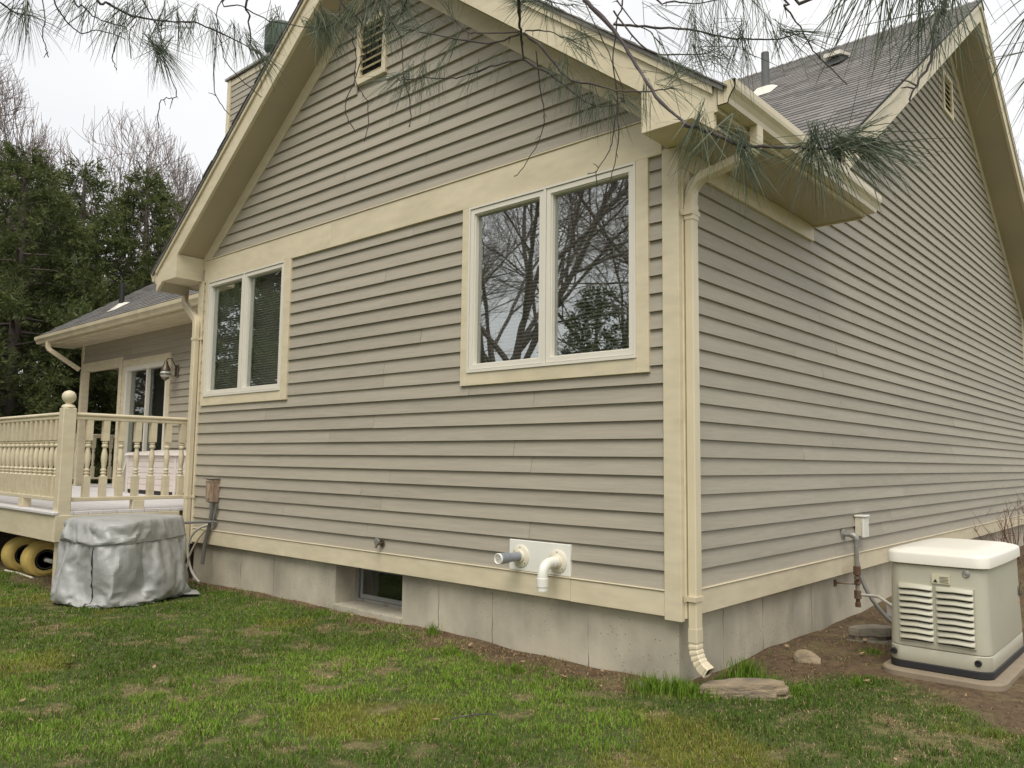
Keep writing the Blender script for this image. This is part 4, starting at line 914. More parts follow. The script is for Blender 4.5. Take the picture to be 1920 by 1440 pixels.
[-1481,-1844,-538,-1349,-2063,-561,-1286,-2264,-575,-1306,-2500,-581,-1100,-2561,-576,-850,-2637,-563,-682,-2530,-566,-563,-2625,-521,-332,-2649,-533,-215,-2756,-498,-120,-2617,-531,81,-2572,-540,179,-2729,-493,290,-2839,-453,455,-2916,-431,681,-2863,-423,821,-2744,-439,939,-2607,-473,1021,-2451,-504,1227,-2383,-519,1385,-2341,-534,1509,-2204,-542,1687,-2248,-552,1896,-2176,-572,2093,-2190,-576,2322,-2222,-585,2526,-2126,-568,2722,-2065,-559,2925,-1952,-539,3057,-1888,-527,3193,-1728,-510,3083,-1546,-539,3081,-1311,-563,3000,-1138,-579,2997,-871,-583,3007,-692,-588,2876,-523,-569,2840,-348,-574,2675,-253,-573,2812,-152,-560,2815,68,-535,2890,231,-494,2869,399,-478,2807,598,-466,2639,740,-490,2568,813,-500,2471,1039,-486,2427,1219,-458,2265,1301,-482,2180,1485,-470,2026,1596,-482,1907,1729,-490,1855,1914,-463,1817,2073,-441,1720,1929,-484,1556,2002,-516,1555,2236,-517,1349,2337,-523,1158,2350,-525,937,2413,-527,704,2457,-518,542,2498,-511,450,2711,-508,293,2847,-494,162,2952,-485,-83,3030,-454,-197,2912,-500,-355,2981,-465,-526,2888,-490,-592,2738,-519,-823,2745,-507,-993,2712,-503,-1126,2552,-535,-1297,2525,-532,-1445,2469,-538,-1643,2506,-518,-1837,2564,-481,-2013,2501,-498,-2014,2286,-522,-2076,2095,-556,-2237,1922,-573,-2369,1764,-590,-2359,1490,-605,-2247,1301,-597,-2237,1101,-576,-2379,1032,-533,-2390,812,-531,-2470,660,-533,-2429,493,-531,-2229,384,-563,-2138,216,-575,-2046,99,-584,-2092,-104,-581,-2043,-293,-581,-1961,-409,-580,-1960,-595,-573,-2084,-795,-517,-2192,-897,-476,-2212,-1098,-459,-2089,-1246,-478,-2060,-1409,-482,-1909,-1573,-499,-1811,-1695,-510,-1620,-1798,-540],
[-1505,-1869,-390,-1452,-2082,-437,-1276,-2256,-422,-1318,-2472,-429,-1113,-2572,-422,-889,-2618,-411,-707,-2536,-412,-536,-2500,-418,-339,-2601,-390,-169,-2708,-356,-91,-2558,-390,114,-2546,-391,187,-2670,-351,330,-2805,-306,494,-2898,-279,638,-2822,-278,752,-2661,-331,913,-2533,-342,1030,-2430,-354,1218,-2437,-373,1360,-2304,-377,1537,-2195,-386,1691,-2244,-401,1909,-2161,-420,2087,-2222,-429,2289,-2180,-421,2502,-2167,-420,2759,-2064,-403,2888,-1985,-392,3034,-1844,-377,3169,-1696,-363,3106,-1570,-382,3019,-1343,-421,3064,-1134,-438,2982,-915,-430,3015,-655,-437,2920,-517,-424,2844,-358,-423,2666,-268,-423,2814,-156,-408,2792,52,-383,2854,211,-349,2844,419,-324,2768,556,-325,2658,666,-338,2517,806,-355,2400,990,-358,2397,1138,-321,2235,1269,-337,2166,1453,-319,2010,1613,-330,1894,1666,-343,1847,1866,-318,1845,2030,-295,1672,1911,-340,1507,2027,-369,1532,2211,-356,1351,2346,-369,1139,2360,-372,937,2414,-373,736,2456,-368,568,2484,-361,451,2710,-356,318,2855,-345,178,2957,-332,-45,2983,-312,-183,2853,-361,-385,2923,-323,-562,2839,-345,-624,2682,-375,-780,2638,-380,-985,2665,-353,-1131,2534,-386,-1254,2454,-399,-1442,2428,-391,-1674,2485,-366,-1793,2469,-363,-1992,2504,-344,-2057,2331,-374,-2076,2100,-402,-2242,1911,-422,-2386,1697,-442,-2351,1489,-451,-2309,1271,-461,-2191,1166,-441,-2342,1016,-385,-2415,827,-384,-2474,650,-378,-2409,519,-382,-2223,413,-409,-2103,268,-430,-2041,130,-433,-2086,-86,-430,-2052,-288,-431,-1947,-425,-428,-1924,-623,-421,-2033,-768,-377,-2142,-877,-335,-2166,-1082,-312,-2109,-1278,-330,-1997,-1416,-345,-1862,-1460,-393,-1759,-1657,-366,-1650,-1813,-392],
[-1534,-1961,-262,-1468,-2122,-285,-1284,-2283,-268,-1303,-2504,-279,-1081,-2586,-269,-888,-2591,-261,-687,-2554,-263,-531,-2467,-269,-328,-2571,-239,-223,-2685,-214,-89,-2537,-240,48,-2483,-251,199,-2611,-209,371,-2726,-183,494,-2869,-129,592,-2759,-149,750,-2602,-178,889,-2572,-189,1062,-2399,-200,1247,-2396,-225,1422,-2373,-244,1508,-2215,-235,1731,-2253,-253,1921,-2152,-270,2119,-2192,-282,2302,-2248,-281,2532,-2182,-269,2702,-2103,-257,2862,-1958,-241,3011,-1889,-228,3083,-1662,-240,3142,-1498,-248,3017,-1342,-269,3060,-1080,-283,2992,-874,-280,3038,-673,-286,2942,-495,-276,2823,-348,-269,2659,-296,-275,2807,-149,-245,2815,-8,-233,2757,208,-234,2802,367,-185,2749,556,-173,2570,650,-203,2469,814,-210,2343,947,-225,2332,1123,-180,2207,1291,-188,2046,1381,-202,1999,1537,-188,1832,1722,-196,1864,1851,-168,1760,2021,-155,1625,1902,-195,1471,2032,-222,1511,2188,-204,1341,2364,-219,1156,2354,-217,962,2443,-226,724,2450,-215,542,2504,-210,461,2702,-203,334,2858,-194,142,2955,-174,-30,2909,-177,-181,2801,-218,-357,2806,-219,-531,2862,-187,-598,2691,-217,-771,2583,-239,-1000,2604,-215,-1053,2490,-247,-1263,2425,-249,-1420,2387,-245,-1631,2396,-231,-1812,2450,-212,-2002,2458,-197,-2091,2278,-232,-2092,2052,-255,-2268,1909,-273,-2391,1721,-289,-2396,1508,-300,-2317,1264,-293,-2175,1136,-284,-2258,953,-274,-2316,826,-264,-2447,691,-232,-2362,515,-235,-2221,381,-256,-2072,297,-282,-2037,87,-282,-2080,-57,-277,-2013,-270,-274,-1969,-432,-279,-1876,-603,-278,-1995,-753,-230,-2103,-882,-187,-2065,-1088,-193,-2085,-1282,-177,-1976,-1375,-199,-1754,-1457,-256,-1677,-1578,-264,-1624,-1817,-240],
[-1463,-1928,-132,-1464,-2148,-133,-1312,-2272,-118,-1318,-2487,-127,-1107,-2584,-118,-900,-2565,-113,-723,-2468,-128,-528,-2445,-117,-332,-2537,-93,-197,-2651,-66,-83,-2513,-92,59,-2446,-105,229,-2557,-71,332,-2724,-35,484,-2806,9,660,-2777,-9,795,-2644,-39,895,-2473,-58,1084,-2493,-85,1248,-2478,-97,1369,-2320,-92,1552,-2270,-97,1697,-2225,-99,1899,-2150,-114,2109,-2230,-131,2321,-2203,-126,2523,-2199,-118,2692,-2092,-106,2877,-1969,-90,2982,-1830,-86,3009,-1616,-114,3120,-1486,-99,3008,-1319,-119,3075,-1079,-134,3010,-900,-129,3048,-705,-127,2972,-525,-126,2796,-406,-120,2642,-302,-125,2793,-151,-94,2748,23,-93,2687,196,-100,2748,362,-40,2655,487,-44,2550,659,-53,2385,756,-88,2297,885,-93,2272,1089,-46,2168,1237,-49,2066,1408,-48,1903,1489,-75,1823,1632,-60,1786,1838,-37,1784,1983,-6,1578,1891,-52,1445,2007,-74,1478,2197,-56,1355,2379,-69,1120,2389,-67,896,2454,-73,754,2444,-65,565,2496,-56,467,2680,-53,361,2850,-44,176,2911,-29,-6,2798,-74,-222,2813,-66,-375,2732,-84,-533,2821,-41,-645,2618,-77,-763,2540,-94,-922,2591,-72,-1060,2449,-97,-1266,2400,-100,-1425,2348,-98,-1603,2403,-78,-1763,2406,-70,-2008,2412,-52,-2126,2262,-86,-2104,2020,-107,-2274,1886,-123,-2366,1679,-137,-2431,1473,-150,-2322,1268,-142,-2190,1164,-135,-2197,990,-126,-2303,815,-105,-2426,694,-81,-2328,523,-89,-2180,418,-116,-2035,269,-134,-2034,71,-130,-2065,-90,-126,-2048,-279,-128,-1980,-418,-124,-1847,-611,-119,-1938,-758,-91,-2051,-926,-48,-2108,-1094,-30,-2071,-1231,-30,-1863,-1336,-78,-1727,-1461,-104,-1607,-1564,-128,-1548,-1759,-119],
[-1459,-1928,19,-1475,-2139,17,-1328,-2293,32,-1317,-2500,25,-1121,-2571,32,-895,-2523,33,-720,-2426,19,-561,-2435,33,-356,-2493,51,-199,-2621,84,-79,-2489,59,57,-2405,47,210,-2513,73,321,-2688,118,493,-2722,133,669,-2747,139,848,-2635,103,934,-2479,88,1092,-2415,46,1259,-2488,53,1403,-2355,51,1531,-2235,54,1720,-2160,41,1917,-2224,20,2145,-2256,19,2284,-2173,22,2524,-2198,34,2670,-2083,43,2869,-1953,60,2917,-1805,53,2935,-1628,28,3102,-1491,52,3000,-1299,35,3073,-1079,26,3040,-906,27,3047,-670,25,2949,-559,30,2746,-432,26,2626,-296,34,2736,-137,49,2782,-29,57,2633,159,36,2686,320,94,2627,504,105,2490,651,90,2355,716,58,2216,892,45,2146,1049,59,2152,1271,105,2006,1356,85,1854,1461,67,1839,1626,91,1749,1794,103,1724,1973,137,1543,1883,95,1420,1980,73,1451,2187,93,1355,2385,84,1155,2412,83,956,2478,74,736,2448,88,552,2513,95,482,2660,100,367,2847,108,172,2867,115,-14,2728,63,-194,2702,57,-347,2677,54,-529,2780,105,-622,2626,79,-757,2503,55,-936,2557,75,-1070,2400,60,-1230,2330,44,-1411,2377,58,-1600,2314,58,-1806,2370,80,-1967,2380,97,-2127,2257,71,-2110,2025,45,-2210,1830,23,-2375,1695,15,-2435,1450,6,-2343,1269,9,-2186,1153,18,-2180,982,27,-2268,812,41,-2402,700,68,-2295,538,57,-2141,421,37,-2016,280,23,-2036,106,21,-2000,-71,24,-2063,-262,24,-1957,-434,27,-1839,-577,29,-1872,-759,49,-1981,-928,90,-2072,-1081,118,-2018,-1230,112,-1874,-1360,76,-1706,-1414,44,-1585,-1547,27,-1493,-1724,18],
[-1462,-1947,170,-1500,-2096,164,-1365,-2295,179,-1300,-2530,177,-1075,-2556,184,-901,-2485,179,-724,-2388,172,-549,-2421,185,-410,-2446,199,-199,-2590,232,-105,-2468,206,89,-2381,197,196,-2552,226,296,-2628,258,526,-2613,236,672,-2680,273,830,-2638,260,968,-2536,232,1117,-2366,191,1248,-2466,205,1413,-2422,191,1559,-2227,212,1708,-2171,193,1916,-2268,164,2114,-2241,172,2299,-2160,175,2481,-2209,184,2651,-2049,189,2807,-1977,208,2853,-1781,187,2905,-1579,170,3058,-1459,204,2989,-1281,185,3101,-1069,178,3042,-884,179,3060,-710,177,2884,-596,166,2804,-439,170,2636,-301,188,2772,-186,188,2712,-46,191,2574,131,174,2618,293,229,2592,484,251,2427,608,229,2306,737,213,2161,838,177,2147,1037,212,2113,1200,243,2003,1345,239,1823,1422,212,1820,1613,241,1703,1746,246,1696,1943,286,1543,1873,248,1373,2003,218,1358,2195,228,1377,2372,236,1151,2463,227,941,2469,231,719,2451,239,560,2517,248,471,2732,251,375,2836,261,207,2748,233,5,2670,201,-145,2638,197,-395,2635,198,-493,2733,246,-657,2623,226,-717,2475,208,-919,2529,223,-1115,2416,206,-1215,2316,196,-1443,2316,204,-1575,2286,205,-1767,2353,228,-1975,2314,240,-2138,2244,221,-2117,2009,195,-2191,1817,175,-2359,1650,162,-2451,1447,157,-2352,1282,161,-2185,1156,169,-2178,1002,179,-2246,799,191,-2383,647,216,-2260,553,205,-2150,394,188,-2012,307,174,-2011,89,173,-2063,-109,172,-2049,-295,177,-1951,-429,178,-1829,-546,180,-1840,-739,196,-1908,-899,224,-2022,-1034,267,-1958,-1253,259,-1861,-1371,226,-1647,-1418,188,-1549,-1562,178,-1474,-1722,168],
[-1499,-1942,319,-1520,-2141,312,-1396,-2299,327,-1361,-2491,329,-1092,-2540,334,-929,-2444,321,-776,-2366,319,-538,-2382,332,-392,-2450,355,-207,-2558,379,-99,-2416,348,52,-2347,342,145,-2504,369,323,-2565,392,498,-2524,362,684,-2613,411,838,-2597,408,995,-2502,379,1105,-2337,339,1277,-2441,356,1472,-2404,345,1595,-2309,338,1738,-2184,343,1917,-2291,315,2070,-2224,320,2282,-2154,326,2469,-2204,336,2611,-2046,343,2801,-1932,355,2870,-1738,340,2852,-1571,313,3021,-1474,351,2981,-1268,337,3101,-1104,328,3062,-890,331,3054,-714,329,2868,-620,315,2814,-435,321,2651,-364,329,2761,-210,342,2615,-55,316,2517,82,306,2525,262,346,2542,478,401,2421,589,381,2262,671,345,2125,809,323,2138,996,358,2047,1134,367,1964,1320,384,1803,1399,364,1802,1578,388,1675,1730,395,1645,1932,430,1548,1861,405,1349,1986,369,1369,2174,380,1344,2379,391,1159,2462,382,972,2516,375,754,2455,389,604,2488,395,500,2690,403,323,2815,405,139,2769,376,15,2650,354,-196,2691,350,-364,2586,337,-470,2670,382,-652,2632,381,-729,2446,357,-938,2442,355,-1117,2441,358,-1242,2284,347,-1432,2333,357,-1597,2244,354,-1773,2309,373,-1973,2194,342,-2128,2213,370,-2163,2007,343,-2179,1799,324,-2325,1639,312,-2458,1491,308,-2358,1263,312,-2196,1184,328,-2178,995,336,-2221,806,340,-2360,681,363,-2263,531,354,-2117,433,340,-1986,264,327,-2035,119,322,-2035,-125,324,-2054,-270,331,-1953,-432,329,-1824,-524,329,-1807,-731,345,-1875,-890,375,-1969,-1079,408,-1868,-1192,372,-1833,-1372,380,-1631,-1418,339,-1611,-1596,315,-1453,-1742,325],
[-1423,-1933,455,-1518,-2124,469,-1447,-2312,469,-1330,-2499,488,-1118,-2439,479,-913,-2379,468,-751,-2430,460,-558,-2379,487,-410,-2497,500,-229,-2517,523,-125,-2382,493,58,-2331,492,170,-2497,519,339,-2489,526,531,-2445,491,653,-2538,542,854,-2539,549,1016,-2458,523,1097,-2309,488,1289,-2411,505,1465,-2407,497,1659,-2334,477,1773,-2203,493,1899,-2310,466,2058,-2202,469,2287,-2151,477,2486,-2190,487,2632,-2067,492,2706,-1902,474,2840,-1759,493,2803,-1571,458,2964,-1517,491,2999,-1282,491,3098,-1095,483,3077,-892,482,3029,-722,483,2833,-610,464,2805,-425,474,2645,-350,483,2738,-199,491,2568,-73,459,2540,87,455,2441,194,464,2481,440,537,2404,553,530,2219,712,500,2088,764,465,2062,971,489,2058,1168,520,1933,1212,497,1796,1387,517,1795,1550,536,1648,1714,546,1677,1861,572,1473,1858,542,1316,1983,516,1304,2189,516,1341,2348,543,1149,2495,531,962,2524,529,765,2490,540,567,2496,558,513,2702,555,342,2774,554,136,2766,531,5,2632,505,-193,2678,503,-328,2538,475,-471,2603,518,-665,2591,529,-754,2406,508,-964,2371,488,-1126,2419,509,-1251,2270,498,-1424,2241,494,-1603,2278,505,-1781,2261,516,-1914,2138,476,-2122,2166,516,-2218,1980,483,-2189,1780,475,-2307,1644,468,-2465,1480,459,-2379,1309,467,-2192,1169,480,-2182,980,489,-2201,801,491,-2344,668,515,-2207,579,495,-2144,364,476,-1981,251,478,-2047,136,474,-2017,-58,475,-2038,-294,481,-1942,-451,480,-1793,-559,481,-1807,-730,496,-1928,-843,510,-1885,-1046,530,-1787,-1196,507,-1802,-1354,527,-1615,-1422,491,-1625,-1624,467,-1539,-1784,451],
[-1424,-1943,607,-1506,-2125,620,-1458,-2284,621,-1316,-2484,640,-1104,-2500,622,-938,-2381,622,-771,-2452,614,-573,-2381,637,-448,-2495,647,-264,-2476,666,-119,-2328,639,18,-2303,640,182,-2452,662,314,-2369,615,489,-2359,616,654,-2459,671,844,-2412,636,1005,-2428,678,1141,-2266,633,1320,-2310,617,1436,-2396,650,1679,-2366,623,1759,-2239,641,1950,-2337,610,2108,-2172,621,2283,-2211,616,2493,-2168,638,2617,-2020,636,2649,-1853,607,2805,-1718,637,2775,-1542,607,2940,-1495,641,3048,-1316,631,3098,-1091,636,3088,-886,635,2988,-714,631,2813,-616,616,2802,-418,626,2646,-351,634,2696,-164,637,2559,-107,610,2561,94,608,2391,202,615,2392,368,664,2357,537,673,2186,596,617,2108,824,611,2013,950,630,2043,1115,664,1875,1185,635,1846,1389,660,1711,1490,653,1720,1693,680,1629,1836,716,1425,1876,690,1399,2014,642,1241,2186,666,1311,2357,693,1127,2503,683,942,2560,676,753,2567,671,595,2510,712,509,2675,712,300,2684,671,106,2745,680,7,2611,654,-213,2651,651,-299,2510,621,-494,2504,633,-642,2562,681,-781,2397,657,-942,2312,628,-1101,2394,657,-1275,2320,639,-1419,2201,640,-1612,2276,657,-1725,2172,626,-1923,2088,626,-2108,2118,660,-2235,1985,635,-2212,1771,627,-2409,1678,596,-2455,1511,608,-2385,1315,618,-2211,1175,630,-2277,1007,617,-2188,837,638,-2303,701,666,-2266,527,635,-2160,364,627,-1980,224,627,-2059,107,624,-1999,-81,626,-2038,-245,631,-1931,-453,633,-1801,-582,630,-1911,-708,611,-1905,-918,646,-1754,-1030,616,-1815,-1159,651,-1684,-1325,641,-1573,-1486,636,-1631,-1643,617,-1592,-1807,590],
[-1490,-1924,786,-1463,-2135,764,-1412,-2258,761,-1254,-2358,753,-1112,-2444,757,-935,-2413,757,-753,-2439,753,-604,-2382,787,-419,-2367,769,-301,-2409,786,-118,-2416,744,-24,-2329,791,190,-2349,788,351,-2337,770,519,-2348,760,710,-2370,780,853,-2356,761,1033,-2315,775,1150,-2350,739,1318,-2253,783,1484,-2338,778,1596,-2244,758,1787,-2306,764,1967,-2267,775,2150,-2234,750,2267,-2162,776,2405,-2076,767,2544,-1954,769,2615,-1840,751,2728,-1688,777,2779,-1564,766,2899,-1423,766,2999,-1254,753,3013,-1101,758,2976,-932,753,2948,-778,757,2854,-652,751,2804,-473,766,2663,-335,780,2664,-202,776,2513,-76,763,2468,83,764,2376,215,762,2291,356,765,2275,538,784,2152,642,763,2024,777,756,2052,909,768,1921,1063,775,1826,1196,789,1820,1354,794,1698,1504,796,1648,1650,808,1528,1737,798,1510,1883,817,1389,2021,804,1284,2158,810,1228,2333,835,1121,2399,827,959,2514,833,781,2561,830,632,2606,823,460,2667,839,297,2635,811,113,2683,819,-33,2610,802,-206,2603,804,-335,2483,785,-505,2501,786,-643,2465,785,-777,2438,793,-976,2357,774,-1091,2265,770,-1243,2296,791,-1438,2246,775,-1542,2163,765,-1737,2140,767,-1881,2070,771,-2043,2032,767,-2193,1920,769,-2275,1791,768,-2350,1625,759,-2377,1492,750,-2351,1342,769,-2305,1176,758,-2254,994,782,-2283,842,741,-2193,727,776,-2154,550,764,-2111,380,790,-2069,228,753,-2006,72,771,-2047,-90,755,-1961,-200,763,-1899,-404,790,-1900,-549,744,-1869,-688,780,-1800,-874,773,-1736,-1005,774,-1696,-1167,749,-1732,-1355,759,-1646,-1519,746,-1578,-1612,782,-1588,-1819,741],
[-1656,-2017,793,-1587,-2177,880,-1446,-2329,917,-1243,-2327,918,-1124,-2499,914,-962,-2552,841,-795,-2591,828,-663,-2565,754,-455,-2547,761,-300,-2579,771,-120,-2503,867,-10,-2524,788,146,-2522,741,365,-2498,699,501,-2505,699,680,-2504,700,856,-2496,714,1055,-2475,747,1167,-2441,856,1300,-2445,733,1453,-2457,694,1649,-2438,694,1812,-2444,688,1965,-2422,686,2182,-2389,697,2338,-2305,690,2522,-2193,699,2655,-2087,705,2766,-1877,748,2865,-1772,742,2952,-1646,755,3051,-1480,842,3093,-1290,851,3096,-1100,884,3029,-921,898,3022,-737,897,2841,-656,895,2838,-505,918,2736,-309,916,2669,-176,936,2513,-78,934,2521,87,942,2372,217,928,2360,405,919,2235,486,915,2110,568,915,2107,747,936,2081,916,954,1934,1069,971,1924,1198,953,1755,1331,942,1766,1479,954,1634,1574,949,1552,1755,972,1423,1848,960,1373,2035,972,1276,2103,966,1240,2333,1000,1115,2343,986,947,2536,1006,759,2518,989,593,2566,986,432,2659,985,272,2591,973,116,2664,989,-60,2663,985,-227,2527,958,-364,2538,958,-548,2410,940,-655,2478,976,-812,2402,953,-997,2397,955,-1181,2302,932,-1286,2213,914,-1423,2261,933,-1558,2158,915,-1756,2219,928,-1922,2170,929,-2089,2100,907,-2263,2015,902,-2404,1862,867,-2506,1678,837,-2517,1515,824,-2533,1274,795,-2476,1135,772,-2429,982,768,-2321,760,857,-2353,679,772,-2323,473,746,-2273,328,748,-2216,176,754,-2181,34,748,-2102,-86,881,-2117,-240,793,-2081,-434,787,-2074,-587,769,-2034,-749,770,-1976,-922,782,-1900,-1105,803,-1846,-1258,812,-1728,-1356,895,-1784,-1491,825,-1773,-1694,777,-1742,-1826,782],
[-1682,-2004,946,-1490,-2069,935,-1351,-2212,962,-1251,-2353,1075,-1058,-2450,1046,-903,-2553,984,-746,-2479,926,-635,-2600,905,-472,-2553,916,-320,-2644,913,-134,-2658,885,32,-2637,887,239,-2589,863,354,-2494,857,527,-2514,856,719,-2493,854,808,-2410,835,923,-2535,822,1139,-2589,818,1315,-2573,818,1458,-2551,820,1638,-2516,829,1825,-2481,838,1965,-2438,840,2193,-2301,835,2315,-2286,844,2528,-2208,854,2672,-2106,858,2825,-1968,864,2898,-1823,886,2907,-1666,903,2916,-1475,926,3040,-1339,990,3058,-1153,1035,3060,-929,1049,3028,-755,1052,2843,-685,1050,2727,-518,1033,2702,-351,1065,2568,-215,1050,2603,-72,1062,2470,40,1081,2439,227,1070,2384,359,1079,2199,435,1058,2080,593,1072,2097,749,1092,2083,894,1113,2011,1067,1111,1855,1169,1095,1761,1265,1094,1762,1447,1108,1617,1539,1100,1537,1684,1115,1410,1817,1114,1394,1975,1123,1237,2104,1128,1236,2303,1154,1091,2314,1143,954,2505,1163,759,2484,1144,596,2538,1141,433,2643,1144,282,2562,1127,105,2628,1140,-77,2631,1139,-189,2517,1116,-375,2524,1114,-503,2393,1102,-676,2375,1101,-851,2418,1104,-972,2328,1095,-1135,2327,1095,-1255,2182,1066,-1394,2230,1084,-1614,2211,1056,-1774,2149,1066,-1864,2051,1016,-2054,1989,1008,-2258,1973,1052,-2440,1810,1014,-2488,1619,981,-2392,1450,906,-2390,1300,874,-2439,1091,921,-2463,933,915,-2486,744,888,-2343,618,917,-2391,489,892,-2358,302,875,-2318,127,865,-2263,-55,862,-2216,-199,861,-2085,-305,932,-2161,-413,923,-2138,-621,909,-2109,-787,902,-2067,-963,901,-2005,-1137,913,-1940,-1302,927,-1818,-1408,1011,-1748,-1535,972,-1696,-1668,919,-1770,-1814,935],
[-1657,-1995,1099,-1552,-2128,1066,-1378,-2089,1065,-1203,-2232,985,-1009,-2329,962,-926,-2440,1090,-764,-2567,1054,-614,-2631,1058,-438,-2626,1051,-257,-2602,1053,-168,-2534,973,13,-2500,962,210,-2474,969,367,-2499,1012,533,-2446,997,692,-2379,957,832,-2438,989,936,-2568,974,1122,-2533,963,1293,-2468,930,1431,-2483,957,1644,-2428,960,1761,-2356,911,1947,-2364,977,2153,-2307,989,2317,-2213,985,2422,-2107,915,2616,-2005,967,2789,-1964,1016,2889,-1817,1042,2908,-1672,1059,2936,-1481,1083,2944,-1281,1098,2903,-1127,1009,2906,-892,1043,2943,-775,1189,2900,-605,1172,2788,-475,1169,2601,-402,1178,2601,-254,1198,2593,-58,1221,2521,109,1218,2412,186,1218,2323,364,1229,2183,392,1211,2078,554,1224,2077,698,1241,2000,889,1250,1993,1043,1264,1810,1127,1238,1775,1238,1249,1767,1405,1265,1605,1492,1250,1461,1651,1254,1450,1824,1268,1377,1939,1275,1232,2063,1280,1232,2273,1311,1059,2317,1303,936,2485,1320,738,2466,1302,601,2505,1296,436,2619,1302,254,2536,1281,90,2565,1285,-76,2606,1294,-203,2485,1269,-396,2507,1272,-509,2397,1264,-685,2338,1252,-855,2394,1264,-991,2311,1251,-1178,2278,1242,-1240,2162,1223,-1427,2146,1219,-1615,2195,1216,-1715,2055,1177,-1897,1965,1151,-2055,1977,1166,-2198,1865,1151,-2424,1816,1173,-2445,1587,1126,-2387,1433,1068,-2308,1274,1002,-2290,1070,963,-2317,899,955,-2340,745,953,-2418,564,1045,-2338,505,1041,-2233,304,970,-2245,158,1000,-2242,-24,1016,-2232,-219,1016,-2203,-371,1007,-2053,-422,1035,-2014,-609,1001,-2033,-766,1037,-2047,-919,1054,-2053,-1111,1061,-2019,-1279,1068,-1951,-1476,1071,-1860,-1600,1064,-1680,-1744,1065,-1762,-1832,1091],
[-1546,-1905,1160,-1548,-2089,1216,-1421,-2205,1160,-1251,-2325,1106,-1026,-2350,1116,-835,-2316,1120,-750,-2488,1188,-602,-2599,1209,-452,-2574,1198,-327,-2472,1107,-155,-2479,1124,-6,-2401,1081,156,-2439,1116,324,-2371,1089,503,-2322,1086,656,-2374,1108,747,-2500,1105,934,-2494,1110,1090,-2418,1062,1282,-2374,1053,1447,-2381,1085,1576,-2308,1041,1760,-2336,1075,1910,-2225,1042,2063,-2236,1103,2234,-2107,1064,2427,-2166,1061,2570,-2025,1116,2759,-1952,1168,2809,-1802,1175,2765,-1667,1125,2782,-1492,1120,2805,-1268,1166,2946,-1146,1159,2943,-920,1192,2800,-817,1237,2842,-644,1314,2731,-575,1283,2641,-376,1327,2513,-282,1324,2500,-92,1342,2535,65,1371,2390,186,1374,2324,323,1382,2151,369,1362,2106,556,1378,2026,676,1387,2040,859,1398,1951,1015,1412,1792,1072,1385,1797,1237,1411,1697,1387,1416,1568,1445,1394,1479,1609,1407,1458,1794,1425,1336,1873,1416,1235,2060,1440,1233,2238,1467,1047,2296,1459,926,2455,1476,762,2449,1463,583,2484,1451,445,2594,1459,253,2522,1437,74,2508,1429,-96,2575,1449,-207,2454,1422,-389,2475,1426,-545,2421,1415,-688,2299,1403,-822,2355,1419,-987,2307,1410,-1205,2244,1394,-1263,2140,1378,-1467,2198,1373,-1575,2107,1345,-1746,2002,1321,-1948,1980,1306,-2076,1880,1289,-2263,1881,1295,-2395,1736,1307,-2304,1549,1191,-2323,1349,1192,-2221,1234,1128,-2247,1071,1113,-2260,882,1099,-2268,699,1087,-2268,529,1071,-2336,386,1160,-2290,270,1120,-2125,144,1099,-2105,-37,1088,-2091,-217,1089,-2077,-362,1097,-2091,-519,1151,-1955,-601,1145,-1894,-813,1101,-1905,-931,1117,-1927,-1121,1152,-1969,-1258,1213,-1874,-1424,1202,-1831,-1605,1216,-1657,-1670,1200,-1706,-1791,1235],
[-1457,-1901,1285,-1451,-2047,1324,-1314,-2123,1235,-1188,-2320,1255,-1023,-2288,1255,-850,-2396,1253,-679,-2399,1290,-604,-2527,1349,-489,-2438,1258,-312,-2397,1240,-219,-2363,1221,5,-2371,1230,152,-2334,1225,303,-2311,1226,457,-2315,1235,623,-2436,1244,753,-2421,1235,911,-2390,1218,1085,-2345,1196,1249,-2310,1188,1420,-2271,1185,1567,-2308,1194,1720,-2233,1179,1858,-2151,1165,2020,-2139,1210,2207,-2206,1176,2369,-2153,1205,2559,-2094,1250,2643,-1921,1261,2721,-1764,1293,2702,-1628,1262,2789,-1483,1272,2886,-1311,1289,2950,-1139,1311,2898,-987,1327,2879,-785,1363,2736,-686,1416,2737,-511,1432,2590,-433,1458,2565,-271,1468,2558,-116,1483,2508,25,1515,2421,155,1524,2266,238,1493,2206,381,1509,2092,488,1522,2066,671,1533,1965,806,1520,1927,961,1555,1793,1040,1538,1761,1217,1561,1638,1331,1545,1556,1477,1550,1502,1598,1558,1427,1734,1564,1340,1875,1572,1274,2010,1583,1216,2191,1617,1057,2284,1610,946,2380,1623,733,2442,1614,584,2480,1603,435,2545,1605,268,2521,1592,86,2504,1584,-103,2518,1594,-254,2428,1567,-407,2425,1571,-560,2357,1555,-714,2318,1554,-835,2263,1539,-1002,2275,1559,-1128,2215,1539,-1309,2118,1525,-1448,2163,1522,-1589,2068,1491,-1759,2034,1473,-1895,1935,1453,-2081,1875,1440,-2288,1786,1420,-2297,1643,1377,-2375,1472,1303,-2220,1368,1303,-2180,1191,1267,-2154,1032,1227,-2146,866,1201,-2150,733,1184,-2149,533,1170,-2182,387,1189,-2245,204,1255,-2191,89,1227,-2044,-23,1226,-2032,-176,1226,-2000,-337,1225,-1964,-478,1224,-1963,-661,1285,-1912,-810,1255,-1810,-944,1235,-1824,-1108,1262,-1843,-1253,1297,-1875,-1441,1353,-1804,-1578,1362,-1653,-1606,1339,-1594,-1783,1342],
